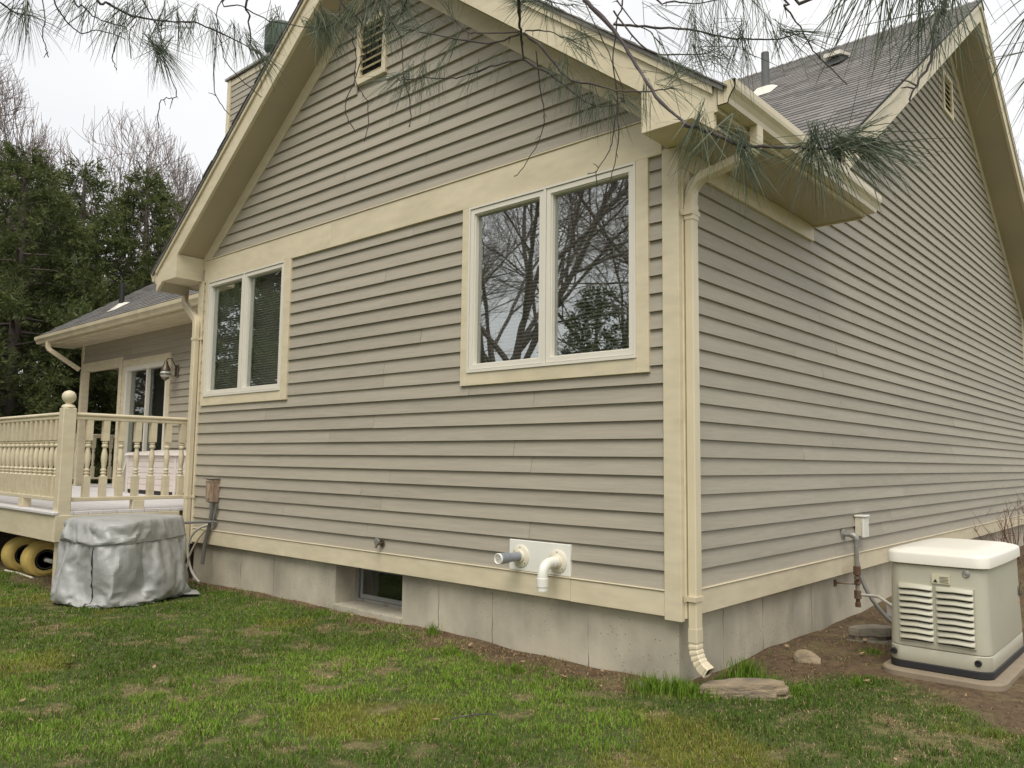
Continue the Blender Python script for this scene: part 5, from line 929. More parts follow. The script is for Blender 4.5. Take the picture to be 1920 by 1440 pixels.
[-1513,-1918,1427,-1367,-1996,1436,-1390,-2194,1341,-1232,-2241,1380,-1046,-2371,1376,-899,-2436,1387,-729,-2378,1434,-584,-2443,1470,-499,-2336,1367,-327,-2311,1359,-175,-2309,1359,-1,-2339,1373,131,-2297,1367,309,-2278,1376,453,-2372,1374,592,-2399,1389,742,-2359,1368,920,-2291,1329,1094,-2269,1323,1238,-2257,1324,1376,-2325,1319,1520,-2225,1311,1660,-2164,1305,1857,-2244,1281,2029,-2267,1289,2193,-2176,1323,2385,-2173,1356,2512,-2083,1391,2626,-1968,1405,2620,-1791,1404,2699,-1653,1409,2829,-1517,1409,2905,-1359,1428,2962,-1192,1453,2878,-1015,1473,2874,-797,1510,2828,-661,1534,2677,-576,1552,2637,-394,1592,2508,-293,1607,2503,-127,1622,2406,-46,1595,2371,111,1659,2215,206,1638,2150,341,1646,2088,528,1673,1993,646,1660,1908,757,1651,1897,909,1692,1763,1005,1680,1712,1174,1697,1608,1284,1683,1551,1405,1691,1477,1567,1701,1391,1681,1702,1321,1825,1713,1223,1953,1708,1190,2113,1754,1011,2228,1739,881,2335,1760,716,2356,1735,572,2433,1743,412,2460,1727,234,2440,1719,75,2445,1727,-105,2444,1724,-236,2366,1701,-411,2364,1708,-539,2292,1687,-691,2257,1689,-862,2200,1676,-997,2205,1692,-1135,2124,1660,-1293,2117,1673,-1434,2060,1628,-1608,2052,1638,-1734,1977,1613,-1891,1938,1605,-2076,1880,1592,-2248,1761,1567,-2347,1613,1512,-2399,1423,1440,-2247,1338,1444,-2256,1172,1399,-2173,998,1369,-2116,855,1345,-2141,696,1328,-2102,515,1311,-2085,345,1301,-2161,256,1373,-2102,107,1342,-2098,-69,1356,-1953,-196,1351,-1971,-341,1370,-1945,-491,1370,-1834,-662,1362,-1808,-771,1354,-1801,-985,1384,-1731,-1071,1373,-1735,-1244,1397,-1800,-1394,1478,-1778,-1550,1504,-1617,-1611,1481,-1512,-1720,1456],
[-1413,-1879,1542,-1513,-2037,1489,-1379,-2174,1485,-1252,-2335,1496,-1102,-2432,1502,-935,-2418,1527,-768,-2449,1566,-639,-2313,1512,-496,-2318,1511,-342,-2340,1501,-168,-2332,1503,-35,-2297,1512,142,-2309,1512,273,-2284,1519,442,-2344,1519,590,-2280,1473,745,-2268,1483,940,-2275,1472,1078,-2258,1469,1238,-2292,1466,1420,-2299,1461,1520,-2201,1455,1674,-2270,1410,1854,-2230,1431,2010,-2301,1429,2186,-2236,1456,2331,-2164,1493,2416,-2023,1490,2586,-1949,1544,2649,-1787,1547,2759,-1652,1549,2821,-1511,1555,2928,-1341,1577,2910,-1185,1598,2896,-1009,1619,2857,-808,1654,2802,-684,1675,2703,-557,1694,2565,-473,1699,2513,-278,1756,2436,-172,1743,2359,-81,1728,2245,76,1727,2208,211,1766,2076,299,1761,2029,465,1765,1916,563,1760,1859,701,1763,1777,847,1757,1707,1012,1770,1619,1083,1762,1541,1199,1764,1480,1379,1769,1380,1486,1763,1302,1601,1764,1215,1755,1764,1192,1902,1773,1093,2044,1775,922,2112,1762,857,2217,1775,683,2289,1776,532,2292,1762,410,2318,1761,225,2349,1773,75,2309,1764,-76,2304,1761,-263,2305,1772,-379,2233,1761,-510,2198,1766,-689,2124,1763,-830,2127,1766,-989,2077,1761,-1106,2029,1761,-1219,2010,1761,-1451,1976,1751,-1590,1956,1749,-1762,1914,1747,-1919,1866,1735,-2042,1800,1716,-2198,1698,1691,-2323,1554,1643,-2377,1382,1579,-2300,1211,1496,-2173,1154,1519,-2214,944,1499,-2178,808,1472,-2101,672,1466,-2145,499,1451,-2109,321,1443,-2033,190,1453,-2117,87,1488,-2032,-54,1486,-1988,-237,1487,-1883,-339,1485,-1893,-490,1505,-1869,-651,1506,-1856,-827,1487,-1733,-955,1510,-1708,-1114,1516,-1646,-1261,1515,-1708,-1366,1586,-1652,-1548,1581,-1662,-1694,1603,-1590,-1809,1550],
[-1437,-1836,1766,-1377,-1970,1762,-1283,-2076,1731,-1163,-2164,1731,-1022,-2211,1729,-875,-2213,1732,-737,-2225,1763,-592,-2205,1761,-445,-2188,1757,-299,-2173,1738,-152,-2164,1736,-5,-2157,1735,142,-2152,1733,289,-2151,1733,435,-2163,1749,582,-2152,1736,727,-2134,1718,874,-2127,1715,1022,-2122,1710,1166,-2151,1727,1306,-2118,1693,1450,-2150,1700,1599,-2144,1686,1745,-2131,1665,1892,-2132,1685,2035,-2095,1703,2166,-2022,1716,2277,-1924,1732,2370,-1807,1743,2455,-1685,1760,2539,-1560,1761,2609,-1427,1761,2652,-1284,1762,2671,-1134,1763,2652,-986,1766,2603,-845,1769,2521,-720,1768,2436,-597,1768,2363,-476,1776,2282,-351,1777,2181,-262,1766,2106,-138,1772,2033,-11,1776,1957,120,1778,1866,225,1770,1799,350,1777,1714,461,1769,1646,591,1773,1559,713,1770,1509,833,1782,1430,933,1770,1366,1058,1777,1291,1183,1783,1207,1295,1773,1135,1422,1777,1057,1549,1778,1031,1672,1791,941,1781,1781,828,1863,1773,756,1944,1789,615,1986,1786,493,1995,1772,348,2023,1773,223,2059,1785,90,2033,1775,-57,2013,1773,-188,1997,1785,-309,1946,1773,-453,1915,1776,-592,1873,1771,-735,1849,1777,-880,1812,1777,-1019,1771,1771,-1164,1738,1772,-1307,1701,1769,-1453,1670,1771,-1596,1636,1767,-1742,1605,1770,-1883,1555,1770,-2011,1479,1769,-2102,1372,1760,-2182,1257,1769,-2209,1111,1766,-2202,965,1762,-2177,819,1756,-2145,675,1742,-2113,527,1734,-2080,383,1717,-1956,323,1661,-1908,182,1653,-1919,40,1700,-1847,-83,1652,-1876,-212,1725,-1876,-363,1747,-1852,-513,1753,-1777,-644,1737,-1678,-752,1708,-1657,-896,1744,-1566,-1014,1727,-1521,-1156,1737,-1468,-1296,1738,-1503,-1435,1763,-1422,-1552,1733,-1464,-1690,1763],
[-1194,-1564,1784,-1154,-1681,1788,-1079,-1780,1785,-976,-1850,1784,-858,-1892,1785,-730,-1904,1787,-604,-1892,1786,-480,-1872,1783,-352,-1867,1783,-227,-1870,1785,-101,-1879,1789,24,-1878,1789,150,-1876,1790,275,-1871,1789,392,-1851,1782,511,-1871,1788,634,-1883,1791,764,-1891,1794,894,-1895,1794,1020,-1897,1793,1145,-1901,1794,1271,-1901,1792,1396,-1898,1790,1523,-1893,1788,1646,-1867,1787,1760,-1818,1784,1863,-1747,1784,1953,-1657,1782,2024,-1554,1780,2087,-1446,1777,2142,-1351,1766,2200,-1239,1766,2237,-1128,1773,2251,-1003,1773,2234,-880,1774,2196,-765,1779,2136,-665,1787,2060,-566,1785,1995,-459,1788,1928,-354,1790,1841,-282,1781,1778,-172,1783,1715,-66,1787,1653,41,1790,1578,132,1784,1519,238,1789,1448,330,1782,1390,437,1786,1317,539,1783,1280,636,1794,1214,717,1782,1176,818,1792,1108,922,1794,1036,1019,1789,967,1126,1791,908,1234,1794,870,1342,1802,798,1430,1793,702,1505,1788,644,1572,1803,527,1605,1798,423,1612,1787,301,1640,1789,202,1669,1801,88,1651,1793,-33,1628,1789,-148,1613,1798,-251,1571,1789,-375,1546,1792,-492,1506,1787,-611,1486,1792,-735,1458,1792,-851,1423,1788,-975,1392,1788,-1095,1362,1785,-1216,1332,1782,-1336,1301,1779,-1456,1270,1775,-1575,1231,1776,-1683,1172,1780,-1774,1091,1784,-1823,987,1776,-1838,867,1771,-1838,742,1771,-1823,618,1773,-1804,494,1774,-1783,371,1775,-1730,284,1763,-1694,214,1779,-1678,92,1783,-1658,-32,1783,-1635,-156,1782,-1599,-275,1780,-1569,-392,1773,-1538,-502,1764,-1528,-536,1783,-1506,-649,1791,-1484,-770,1796,-1456,-892,1800,-1423,-1014,1802,-1387,-1135,1803,-1343,-1257,1803,-1298,-1373,1801,-1246,-1486,1798],
[-760,-1086,1832,-722,-1161,1834,-673,-1228,1835,-605,-1281,1837,-526,-1308,1839,-439,-1315,1839,-354,-1313,1840,-269,-1314,1840,-186,-1307,1839,-100,-1305,1838,-18,-1300,1837,72,-1300,1836,155,-1293,1834,236,-1287,1832,319,-1285,1831,400,-1278,1828,482,-1277,1825,563,-1275,1822,644,-1276,1819,723,-1274,1814,801,-1275,1810,880,-1276,1806,956,-1273,1801,1033,-1277,1797,1090,-1278,1788,1162,-1251,1784,1229,-1207,1782,1284,-1150,1779,1330,-1086,1777,1369,-1016,1777,1407,-951,1772,1443,-878,1772,1468,-802,1774,1473,-735,1782,1459,-673,1789,1435,-622,1799,1396,-554,1803,1352,-490,1808,1311,-422,1812,1265,-356,1810,1224,-290,1814,1184,-223,1816,1141,-155,1818,1092,-92,1815,1049,-22,1817,999,35,1813,953,88,1805,927,150,1812,879,211,1809,848,279,1815,802,342,1811,758,407,1808,755,451,1819,704,516,1818,660,584,1819,618,652,1821,576,725,1822,530,787,1818,494,845,1825,422,880,1824,346,905,1824,276,908,1818,213,936,1825,135,947,1827,54,943,1828,-17,920,1823,-95,900,1823,-171,875,1821,-249,863,1824,-321,833,1820,-398,811,1820,-477,798,1822,-553,772,1820,-632,749,1819,-712,731,1819,-792,715,1818,-871,697,1818,-951,682,1818,-1024,650,1815,-1081,604,1810,-1137,547,1807,-1178,478,1806,-1184,403,1802,-1175,327,1797,-1157,252,1793,-1140,175,1789,-1102,139,1779,-1081,65,1777,-1064,-15,1779,-1056,-94,1782,-1041,-173,1782,-1026,-250,1788,-993,-253,1775,-974,-323,1769,-958,-403,1770,-944,-482,1771,-930,-559,1774,-913,-626,1781,-894,-688,1790,-874,-739,1800,-852,-811,1806,-827,-877,1813,-805,-944,1820,-783,-1014,1826],
[-248,-683,1775,-231,-710,1771,-199,-735,1768,-158,-723,1774,-158,-757,1769,-115,-748,1769,-64,-769,1768,-54,-759,1775,-17,-758,1767,18,-755,1771,61,-746,1769,80,-730,1778,101,-740,1768,150,-732,1768,183,-730,1773,216,-717,1769,236,-683,1776,263,-708,1768,312,-706,1771,336,-669,1776,358,-693,1768,408,-688,1771,419,-649,1777,471,-692,1773,487,-652,1773,531,-637,1772,539,-631,1781,569,-605,1776,594,-592,1781,586,-566,1788,615,-583,1795,630,-540,1797,645,-497,1795,640,-500,1804,613,-456,1801,636,-422,1804,606,-426,1812,570,-377,1808,566,-392,1818,542,-355,1820,526,-316,1820,515,-292,1815,491,-257,1818,477,-258,1825,455,-209,1822,442,-214,1830,420,-169,1830,402,-146,1825,390,-120,1833,370,-96,1829,357,-67,1836,335,-44,1832,311,-10,1833,307,-7,1843,278,28,1842,269,38,1847,235,81,1848,235,92,1840,189,144,1839,176,146,1846,142,165,1841,101,134,1847,82,174,1839,42,171,1841,8,175,1838,-16,127,1843,-46,129,1847,-95,116,1848,-109,116,1839,-132,94,1846,-186,74,1846,-201,76,1838,-228,60,1842,-265,44,1843,-305,31,1842,-311,27,1833,-360,27,1838,-383,34,1832,-411,23,1826,-420,-22,1831,-464,-49,1831,-469,-49,1822,-473,-100,1824,-436,-97,1817,-459,-157,1820,-455,-174,1814,-431,-169,1806,-414,-191,1800,-389,-235,1806,-390,-255,1800,-382,-294,1801,-367,-297,1793,-358,-345,1796,-348,-348,1788,-339,-402,1792,-322,-407,1785,-313,-412,1777,-304,-452,1777,-290,-470,1772,-288,-511,1769,-257,-550,1778,-269,-569,1768,-250,-602,1771,-256,-645,1769]]

# ------------------------------------------------------------------ deck with turned balusters
deck = empty("deck", (-10, 0, 0))
tag(deck, "raised deck with cream turned-baluster railing beside the house", "deck")
ZD = .77
y = -1.34; k = 0
while y < 1.48:
    MB().cbox(-14.6, -6.14, y, min(y + .136, 1.468), ZD - .034, ZD, .004).build("deck_board", DECKGREY, deck); y += .141
MB().box(-14.6, -11.87, 1.66, 4.2, ZD - .03, ZD - .001).build("porch_floor", DECKGREY, deck)
MB().cbox(-14.6, -6.17, -1.375, -1.335, .475, .734, .004).build("rim_joist", TRIM, deck)
MB().cbox(-6.168, -6.13, -1.375, -.12, .475, .734, .004).build("rim_joist", TRIM, deck)
MB().cbox(-14.6, -6.13, -1.40, -1.342, .736, .768, .006).build("deck_nosing", DECKGREY, deck)
for x in (-6.30, -9.0, -11.7, -14.3):
    MB().cbox(x, x + .12, -1.31, -1.19, -.2, .474, .004).build("support_post", TRIM, deck)
def rail_post(x, y):
    m = MB(); m.cbox(x - .062, x + .062, y - .062, y + .062, .476, 1.80, .006)
    o = m.build("railing_post", TRIM, deck)
    MB().lathe([(.062, 1.80), (.066, 1.812), (.055, 1.83), (.030, 1.842), (.028, 1.852), (.045, 1.865), (.062, 1.89), (.067, 1.915), (.062, 1.942), (.044, 1.966), (.012, 1.98)], x, y, 18).build("post_finial", TRIM, o, True)
rail_post(-6.20, -1.295)
def baluster_mesh(h0, h1, sq):
    m = MB(); L = h1 - h0; b = sq / 2
    m.box(-b, b, -b, b, 0, L * .27); m.box(-b, b, -b, b, L * .735, L)
    r = b
    pr = [(r * .98, .27), (r * .72, .285), (r * .62, .292), (r * .95, .305), (r * .95, .318), (r * .6, .33), (r * .95, .345), (r * .95, .358), (r * .6, .372), (r * .78, .42), (r * 1.0, .50), (r * .92, .56), (r * .62, .625), (r * .56, .64),
          (r * .95, .652), (r * 1.0, .668), (r * .95, .682), (r * .6, .694), (r * .95, .704), (r * .95, .714), (r * .65, .722), (r * .98, .735)]
    m.lathe([(a, z * L) for a, z in pr], 0, 0, 10)
    me = bpy.data.meshes.new("baluster"); me.from_pydata(m.v, [], m.f)
    me.materials.append(TRIM)
    me.polygons.foreach_set("use_smooth", [len(p.vertices) == 4 and p.index > 11 for p in me.polygons])
    me.set_sharp_from_angle(angle=R(45))
    return me
balm = baluster_mesh(.905, 1.69, .062)
def balusters(pts):
    for x, y in pts:
        o = bpy.data.objects.new("baluster", balm); COL.objects.link(o); place(o, (x, y, .905), deck)
balusters([(-6.20, -1.085 + .164 * k) for k in range(7)])
balusters([(-6.42 - .149 * k, -1.295) for k in range(34)])
def rails(x0, x1, y0, y1):
    lx = abs(x1 - x0) > abs(y1 - y0)
    if lx:
        MB().cbox(x0, x1, y0 - .035, y0 + .035, 1.69, 1.722, .006).cbox(x0, x1, y0 - .046, y0 + .046, 1.7225, 1.762, .014).build("top_rail", TRIM, deck)
        MB().cbox(x0, x1, y0 - .036, y0 + .036, .865, .905, .005).build("bottom_rail", TRIM, deck)
    else:
        MB().cbox(x0 - .035, x0 + .035, y0, y1, 1.69, 1.722, .006).cbox(x0 - .046, x0 + .046, y0, y1, 1.7225, 1.762, .014).build("top_rail", TRIM, deck)
        MB().cbox(x0 - .036, x0 + .036, y0, y1, .865, .905, .005).build("bottom_rail", TRIM, deck)
rails(-6.20, -6.20, -1.23, .05)
rails(-11.6, -6.265, -1.295, -1.295)
MB().cbox(-6.245, -6.155, -.62, -.50, .7705, .8645, .004).build("rail_block", TRIM, deck)
MB().cbox(-7.35, -7.22, -1.34, -1.25, .7705, .8645, .004).build("rail_block", TRIM, deck)
rail_post(-11.65, -1.295)
# railing along the far left edge, seen through the porch opening
for k in range(8):
    o = bpy.data.objects.new("baluster", balm); COL.objects.link(o); place(o, (-14.4, 1.74 + .33 * k, .905), deck)
rails(-14.4, -14.4, 1.5, 4.2)

# deck storage chest
chest = empty("deck_box", (-9.0, 1.2, ZD)); tag(chest, "long white resin storage chest on the deck under the glass door", "storage box")
for i in range(6):
    z = ZD + .06 + i * .085
    MB().cbox(-10.10, -7.75, .95, 1.42, z, z + .082, .006).build("side_panel", CHESTW, chest)
MB().cbox(-10.08, -7.77, .97, 1.40, ZD + .001, ZD + .06, .004).build("chest_base", BLACKRUB, chest)
for x in (-10.11, -9.35, -8.55):
    MB().cbox(x, x + .06, .938, .951, ZD + .02, ZD + .57, .003).build("corner_strip", CHESTW, chest)
m = MB()
m.hexa([(-10.15, .91, ZD + .572), (-7.72, .91, ZD + .572), (-7.72, 1.46, ZD + .572), (-10.15, 1.46, ZD + .572), (-10.12, .93, ZD + .61), (-7.75, .93, ZD + .61), (-7.75, 1.44, ZD + .66), (-10.12, 1.44, ZD + .66)])
m.build("lid", CHESTW, chest)
m = MB(); m.hexa([(-10.62, 1.02, ZD), (-10.58, 1.02, ZD), (-10.58, 1.36, ZD), (-10.62, 1.36, ZD), (-10.34, 1.05, ZD + .62), (-10.30, 1.05, ZD + .62), (-10.30, 1.30, ZD + .62), (-10.34, 1.30, ZD + .62)])
tag(m.build("leaning_panel", WHITEVINYL), "narrow white panel leaning beside the storage chest", "panel")

# onion lantern
lamp = empty("wall_lantern", (-9.72, 1.40, 2.55)); tag(lamp, "aged brass onion lantern beside the glass sliding door", "wall lamp")
MB().cbox(-9.77, -9.67, 1.455, 1.481, 2.58, 2.76, .006).build("back_plate", BRASSY, lamp)
MB().tube([(-9.72, 1.46, 2.70), (-9.72, 1.42, 2.78), (-9.72, 1.37, 2.86), (-9.72, 1.31, 2.85), (-9.72, 1.29, 2.81)], .009, 8).build("arm", BRASSY, lamp, True)
MB().lathe([(.02, 2.81), (.03, 2.79), (.035, 2.76), (.065, 2.70), (.075, 2.66), (.07, 2.655)], -9.72, 1.29, 14).build("hood", BRASSY, lamp, True)
MB().lathe([(.055, 2.655), (.078, 2.63), (.082, 2.60), (.07, 2.565), (.05, 2.55)], -9.72, 1.29, 14).build("globe", M("lantern_glass", (.55, .55, .5), .15, var=.05), lamp, True)
MB().lathe([(.085, 2.61), (.09, 2.605), (.09, 2.597), (.085, 2.592)], -9.72, 1.29, 14).build("cage_ring", BRASSY, lamp, True)
MB().lathe([(.06, 2.55), (.065, 2.54), (.03, 2.52), (.012, 2.50)], -9.72, 1.29, 14).build("base_cup", BRASSY, lamp, True)

# yellow wheels under the deck
cart = empty("wheel_axle", (-7.35, -1.1, 0)); tag(cart, "pair of fat yellow wheels on an axle under the deck", "wheels")
for x in (-7.95, -7.30):
    w = MB(); prof = [(.10, -.115), (.15, -.12), (.185, -.10), (.198, -.05), (.200, 0), (.198, .05), (.185, .10), (.15, .12), (.10, .115)]
    w.lathe(prof, x, -1.08, 30, 'x', .19); w.lathe([(.148, .121), (.15, .126), (.115, .126), (.113, .121)], x, -1.08, 30, 'x', .19)
    o = w.build("wheel", YELLOWP, cart, True)
    MB().lathe([(.098, -.117), (.102, .128), (.085, .12), (.04, .10), (.03, .135)], x, -1.08, 20, 'x', .19).build("hub", HUBDARK, o, True)
MB().tube([(-8.1, -1.08, .19), (-7.0, -1.08, .19)], .022, 10).build("axle", WHITEPVC, cart, True)
m = MB(); pts = [(-7.92, -1.25, .02), (-7.5, -1.235, .028), (-7.1, -1.225, .018)]; m.tube(pts, [.013, .011, .012], 7)
tag(m.build("pale_stick", M("bleached_wood", (.62, .58, .44), .8, var=.3, vscale=20), None, True), "bleached pale stick lying before the yellow wheels", "stick")

# ------------------------------------------------------------------ covered air conditioner
def covered_unit():
    """cover shape: a draped-cloth surface, stored as rings of points from hem to crown"""
    rings = (np.array(COVER, dtype=float) / 5000.0).reshape(len(COVER), -1, 3) + np.array((-5.4, -1.0, .4))
    n = rings.shape[1]; cen = rings[0].mean(0)
    root = empty("covered_air_conditioner", (cen[0], cen[1], 0))
    tag(root, "box-shaped outdoor unit under a wrinkled silver cover beside the deck", "covered unit")
    o = MB().loft([[tuple(v) for v in r_] for r_ in rings], False, True).build("cover", TARP, root, True)
    ss = o.modifiers.new("smooth", 'SUBSURF'); ss.levels = 1; ss.render_levels = 1
    out = lambda v, d: Vector(v) + (Vector(v) - Vector((cen[0], cen[1], v[2]))).normalized() * d
    cord = [out(v, .006) for v in rings[21][::2]]
    MB().tube(cord + [cord[0]], .006, 6).build("drawcord", M("grey_cord", (.16, .16, .15), .7), root, True)
    iz = min(range(n), key=lambda i: (rings[9][i][0] + 4.97) ** 2 + (rings[9][i][1] + 1.50) ** 2)
    MB().tube([out(rings[k][iz], .003) for k in range(0, 21)], .006, 6).build("zip_seam", BLACKRUB, root, True)
    hem = [out(v, .002) for v in rings[0][::2]]
    MB().tube(hem + [hem[0]], .005, 5).build("hem", TARP, root, True)
    return root
covered_unit()
m = MB(); m.add([(-5.08, -.42, .03), (-4.93, -.46, .012), (-4.98, -.60, .02), (-5.12, -.56, .05)], [(0, 1, 2, 3)])
m.add([(-5.08, -.42, .036), (-4.93, -.46, .018), (-4.98, -.60, .026), (-5.12, -.56, .056)], [(3, 2, 1, 0)])
tag(m.build("cover_scrap", TARP, fix=False), "scrap of silver sheet on the grass by the covered unit", "scrap")

# ------------------------------------------------------------------ wall fixtures
box = empty("electrical_box", (-5.55, -.06, .84)); tag(box, "rust-streaked electrical box on the front wall by the left downspout", "electrical box")
m = MB(); rings = []
for z, sx, so in ((.848, .060, .05), (.86, .072, .068), (.90, .074, .074), (1.05, .074, .074), (1.075, .078, .080), (1.092, .074, .07)):
    rings.append([(-5.545 + a * sx, -.021 - (.5 + .5 * b) * so * 1.25, z) for a, b in ((-1, -1), (-1, .55), (-.55, 1), (.55, 1), (1, .55), (1, -1))])
m.loft(rings); m.build("box_body", RUSTBOX, box)
MB().cbox(-5.635, -5.46, -.122, -.0215, 1.094, 1.108, .004).build("box_cap", GALV, box)
MB().tube([(-5.51, -.08, .85), (-5.515, -.075, .75), (-5.55, -.07, .62), (-5.60, -.07, .50), (-5.63, -.07, .42), (-5.65, -.08, .2)], .020, 8).build("conduit", CONDUIT, box, True)
MB().tube([(-5.46, -.05, .84), (-5.48, -.05, .74), (-5.52, -.05, .64)], .012, 8).build("conduit", CONDUIT, box, True)
m = MB(); m.tube([(-5.48, -.03, .645), (-5.49, -.09, .65), (-5.62, -.18, .645), (-5.80, -.30, .63), (-5.75, -.45, .60), (-5.5, -.55, .59)], .014, 8)
tag(m.build("grey_line_set", CONDUIT, None, True), "dark pipe running from the wall to the covered unit", "pipe")
m = MB(); m.tube(arc((-5.50, -.04, .63), (-5.85, -.16, .58), (-5.86, -.14, .32), 8) + arc((-5.86, -.14, .32), (-5.86, -.12, .10), (-5.62, -.12, .02), 8)[1:], .013, 8)
tag(m.build("white_hose", HOSEW, None, True), "whitish hose arching down from the wall to the ground", "hose")
m = MB(); m.tube(arc((-5.56, -.05, .60), (-5.70, -.12, .50), (-5.78, -.16, .28), 8) + arc((-5.78, -.16, .28), (-5.82, -.18, .10), (-5.72, -.22, .015), 8)[1:], .010, 8)
tag(m.build("tan_cable", M("tan_cable", (.42, .37, .27), .6), None, True), "thin tan cable hanging beside the white hose", "cable")
spg = empty("hose_spigot", (-2.76, -.05, .6)); tag(spg, "small brass hose tap on the clapboards above the basement window", "tap")
MB().lathe([(.03, -.0265), (.03, -.034), (.013, -.03), (.012, -.075)], -2.76, 0, 12, 'y', .633).build("tap_body", BRASSY, spg, True)
MB().tube([(-2.76, -.06, .633), (-2.76, -.085, .625), (-2.76, -.095, .60)], .012, 8).build("tap_spout", BRASSY, spg, True)
MB().lathe([(.028, -.084), (.030, -.088), (.028, -.094), (.008, -.096)], -2.76, 0, 10, 'y', .652).build("tap_handle", GALV, spg, True)
vp = empty("vent_plate", (-1.07, -.02, .56)); tag(vp, "square white panel behind two pipe outlets on the front wall", "panel")
MB().cbox(-1.343, -.802, -.038, -.003, .5625, .773, .003).build("plate", WHITEPVC, vp)
def flange(x, z, par):
    MB().lathe([(.078, -.038), (.078, -.043), (.074, -.046), (.045, -.050), (.040, -.065)], x, 0, 28, 'y', z).build("flange", CREAMPLASTIC, par, True)
    for a, b in ((-.052, .03), (.045, -.045), (.0, .062)):
        MB().lathe([(.005, -.046), (.005, -.049), (.002, -.050)], x + a, 0, 8, 'y', z + b).build("screw", GALV, par)
vi = empty("intake_pipe", (-1.25, -.15, .6)); tag(vi, "straight grey vent pipe with a grilled white end", "pipe")
flange(-1.235, .662, vi)
MB().tube([(-1.235, -.03, .662), (-1.235, -.24, .662)], .031, 20).build("pipe", GREYPVC, vi, True)
MB().lathe([(.033, -.17), (.0375, -.178), (.0375, -.262), (.034, -.266), (.030, -.262), (.030, -.25)], -1.235, 0, 24, 'y', .662).build("coupling", GREYPVC, vi, True)
MB().lathe([(.0375, -.2625), (.0375, -.272), (.033, -.276), (.029, -.272), (.029, -.2625)], -1.235, 0, 24, 'y', .662).build("end_ring", WHITEPVC, vi, True)
MB().lathe([(.029, -.2625), (.029, -.2630)], -1.235, 0, 20, 'y', .662).build("pipe_void", DARKHOLE, vi)
for k in range(-2, 3):
    h = math.sqrt(max(0, .029 ** 2 - (k * .0105) ** 2))
    MB().box(-1.235 + k * .0105 - .0016, -1.235 + k * .0105 + .0016, -.272, -.268, .662 - h, .662 + h).build("grille_bar", WHITEPVC, vi)
    MB().box(-1.235 - h, -1.235 + h, -.2675, -.264, .662 + k * .0105 - .0016, .662 + k * .0105 + .0016).build("grille_bar", WHITEPVC, vi)
ve = empty("exhaust_pipe", (-.90, -.15, .5)); tag(ve, "white vent elbow turned down on the front wall", "pipe")
flange(-.905, .655, ve)
MB().tube([(-.905, -.03, .655), (-.905, -.11, .655)], .034, 20).build("pipe", WHITEPVC, ve, True)
MB().tube([(-.905, -.085, .655), (-.905, -.105, .655)], .038, 20).build("collar", WHITEPVC, ve, True)
MB().tube([(-.905, -.10, .655)] + arc((-.905, -.11, .655), (-.905, -.20, .655), (-.905, -.20, .565), 10) + [(-.905, -.20, .52)], .0345, 20).build("elbow", WHITEPVC, ve, True)
MB().lathe([(.0345, .505), (.039, .507), (.039, .560), (.036, .563)], -.905, -.20, 20).build("collar", WHITEPVC, ve, True)
MB().lathe([(.035, .48), (.035, .506)], -.905, -.20, 20).build("pipe_end", WHITEPVC, ve, True)

jb = empty("junction_box", (.05, 3.05, .7)); tag(jb, "white electrical junction box on the side wall above the gas pipe", "junction box")
MB().cbox(.02, .075, 3.00, 3.13, .70, .865, .006).build("box_body", CREAMPLASTIC, jb)
MB().cbox(.0755, .10, 2.995, 3.135, .69, .86, .006).build("box_cover", WHITEPVC, jb)
MB().cbox(.018, .11, 2.99, 3.14, .866, .886, .006).build("box_hood", WHITEPVC, jb)
MB().tube([(.05, 2.98, .70), (.055, 2.93, .60)] + arc((.06, 2.92, .5), (.10, 2.90, .2), (.45, 2.60, .05), 10) + [(.85, 2.1, .10)], .016, 8).build("flexible_conduit", CONDUIT, jb, True)
gp = empty("gas_pipe", (.09, 2.72, .1)); tag(gp, "rusty gas pipe with valves coming down the side wall", "gas pipe")
MB().lathe([(.048, .02), (.048, .028), (.022, .032)], 0, 2.70, 14, 'x', .735).build("wall_flange", GALV, gp, True)
MB().tube([(.02, 2.70, .735), (.10, 2.705, .735)], .018, 10).build("pipe", GALV, gp, True)
MB().tube(arc((.085, 2.705, .735), (.125, 2.71, .735), (.125, 2.712, .695), 6), .026, 10).build("elbow", GALV, gp, True)
MB().tube([(.125, 2.712, .70), (.125, 2.715, .47)], .018, 10).build("pipe", GALV, gp, True)
MB().lathe([(.018, .40), (.030, .405), (.030, .475), (.022, .48)], .125, 2.715, 12).build("union", RUSTY, gp, True)
MB().tube([(.125, 2.715, .41), (.125, 2.717, .15)], .017, 10).build("pipe", RUSTY, gp, True)
MB().lathe([(.017, .325), (.027, .33), (.027, .39), (.017, .395)], .125, 2.716, 10).build("valve", RUSTY, gp, True)
MB().tube([(.125, 2.69, .36), (.15, 2.66, .365), (.155, 2.64, .385)], .008, 6).build("valve_handle", RUSTY, gp, True)
MB().lathe([(.017, .205), (.030, .21), (.030, .275), (.017, .28)], .125, 2.717, 10).build("tee", RUSTY, gp, True)
MB().lathe([(.017, .14), (.024, .142), (.024, .175), (.017, .18)], .125, 2.717, 10).build("drip_cap", RUSTY, gp, True)
MB().tube([(-.028, 2.62, .335), (.11, 2.71, .33)], .008, 6).build("bracket", RUSTY, gp, True)
MB().cbox(-.0295, -.02, 2.595, 2.645, .305, .36, .003).build("bracket_foot", RUSTY, gp)
MB().tube([(.13, 2.72, .243), (.22, 2.72, .245), (.30, 2.68, .25), (.45, 2.5, .225), (.62, 2.32, .205), (.85, 2.08, .2)], .012, 8).build("flexible_line", HOSEW, gp, True)
MB().add([(.40, 2.55, .245), (.53, 2.42, .235), (.535, 2.425, .12), (.40, 2.555, .135)], [(0, 1, 2, 3)]).build("paper_tag", TAG, gp, fix=False)

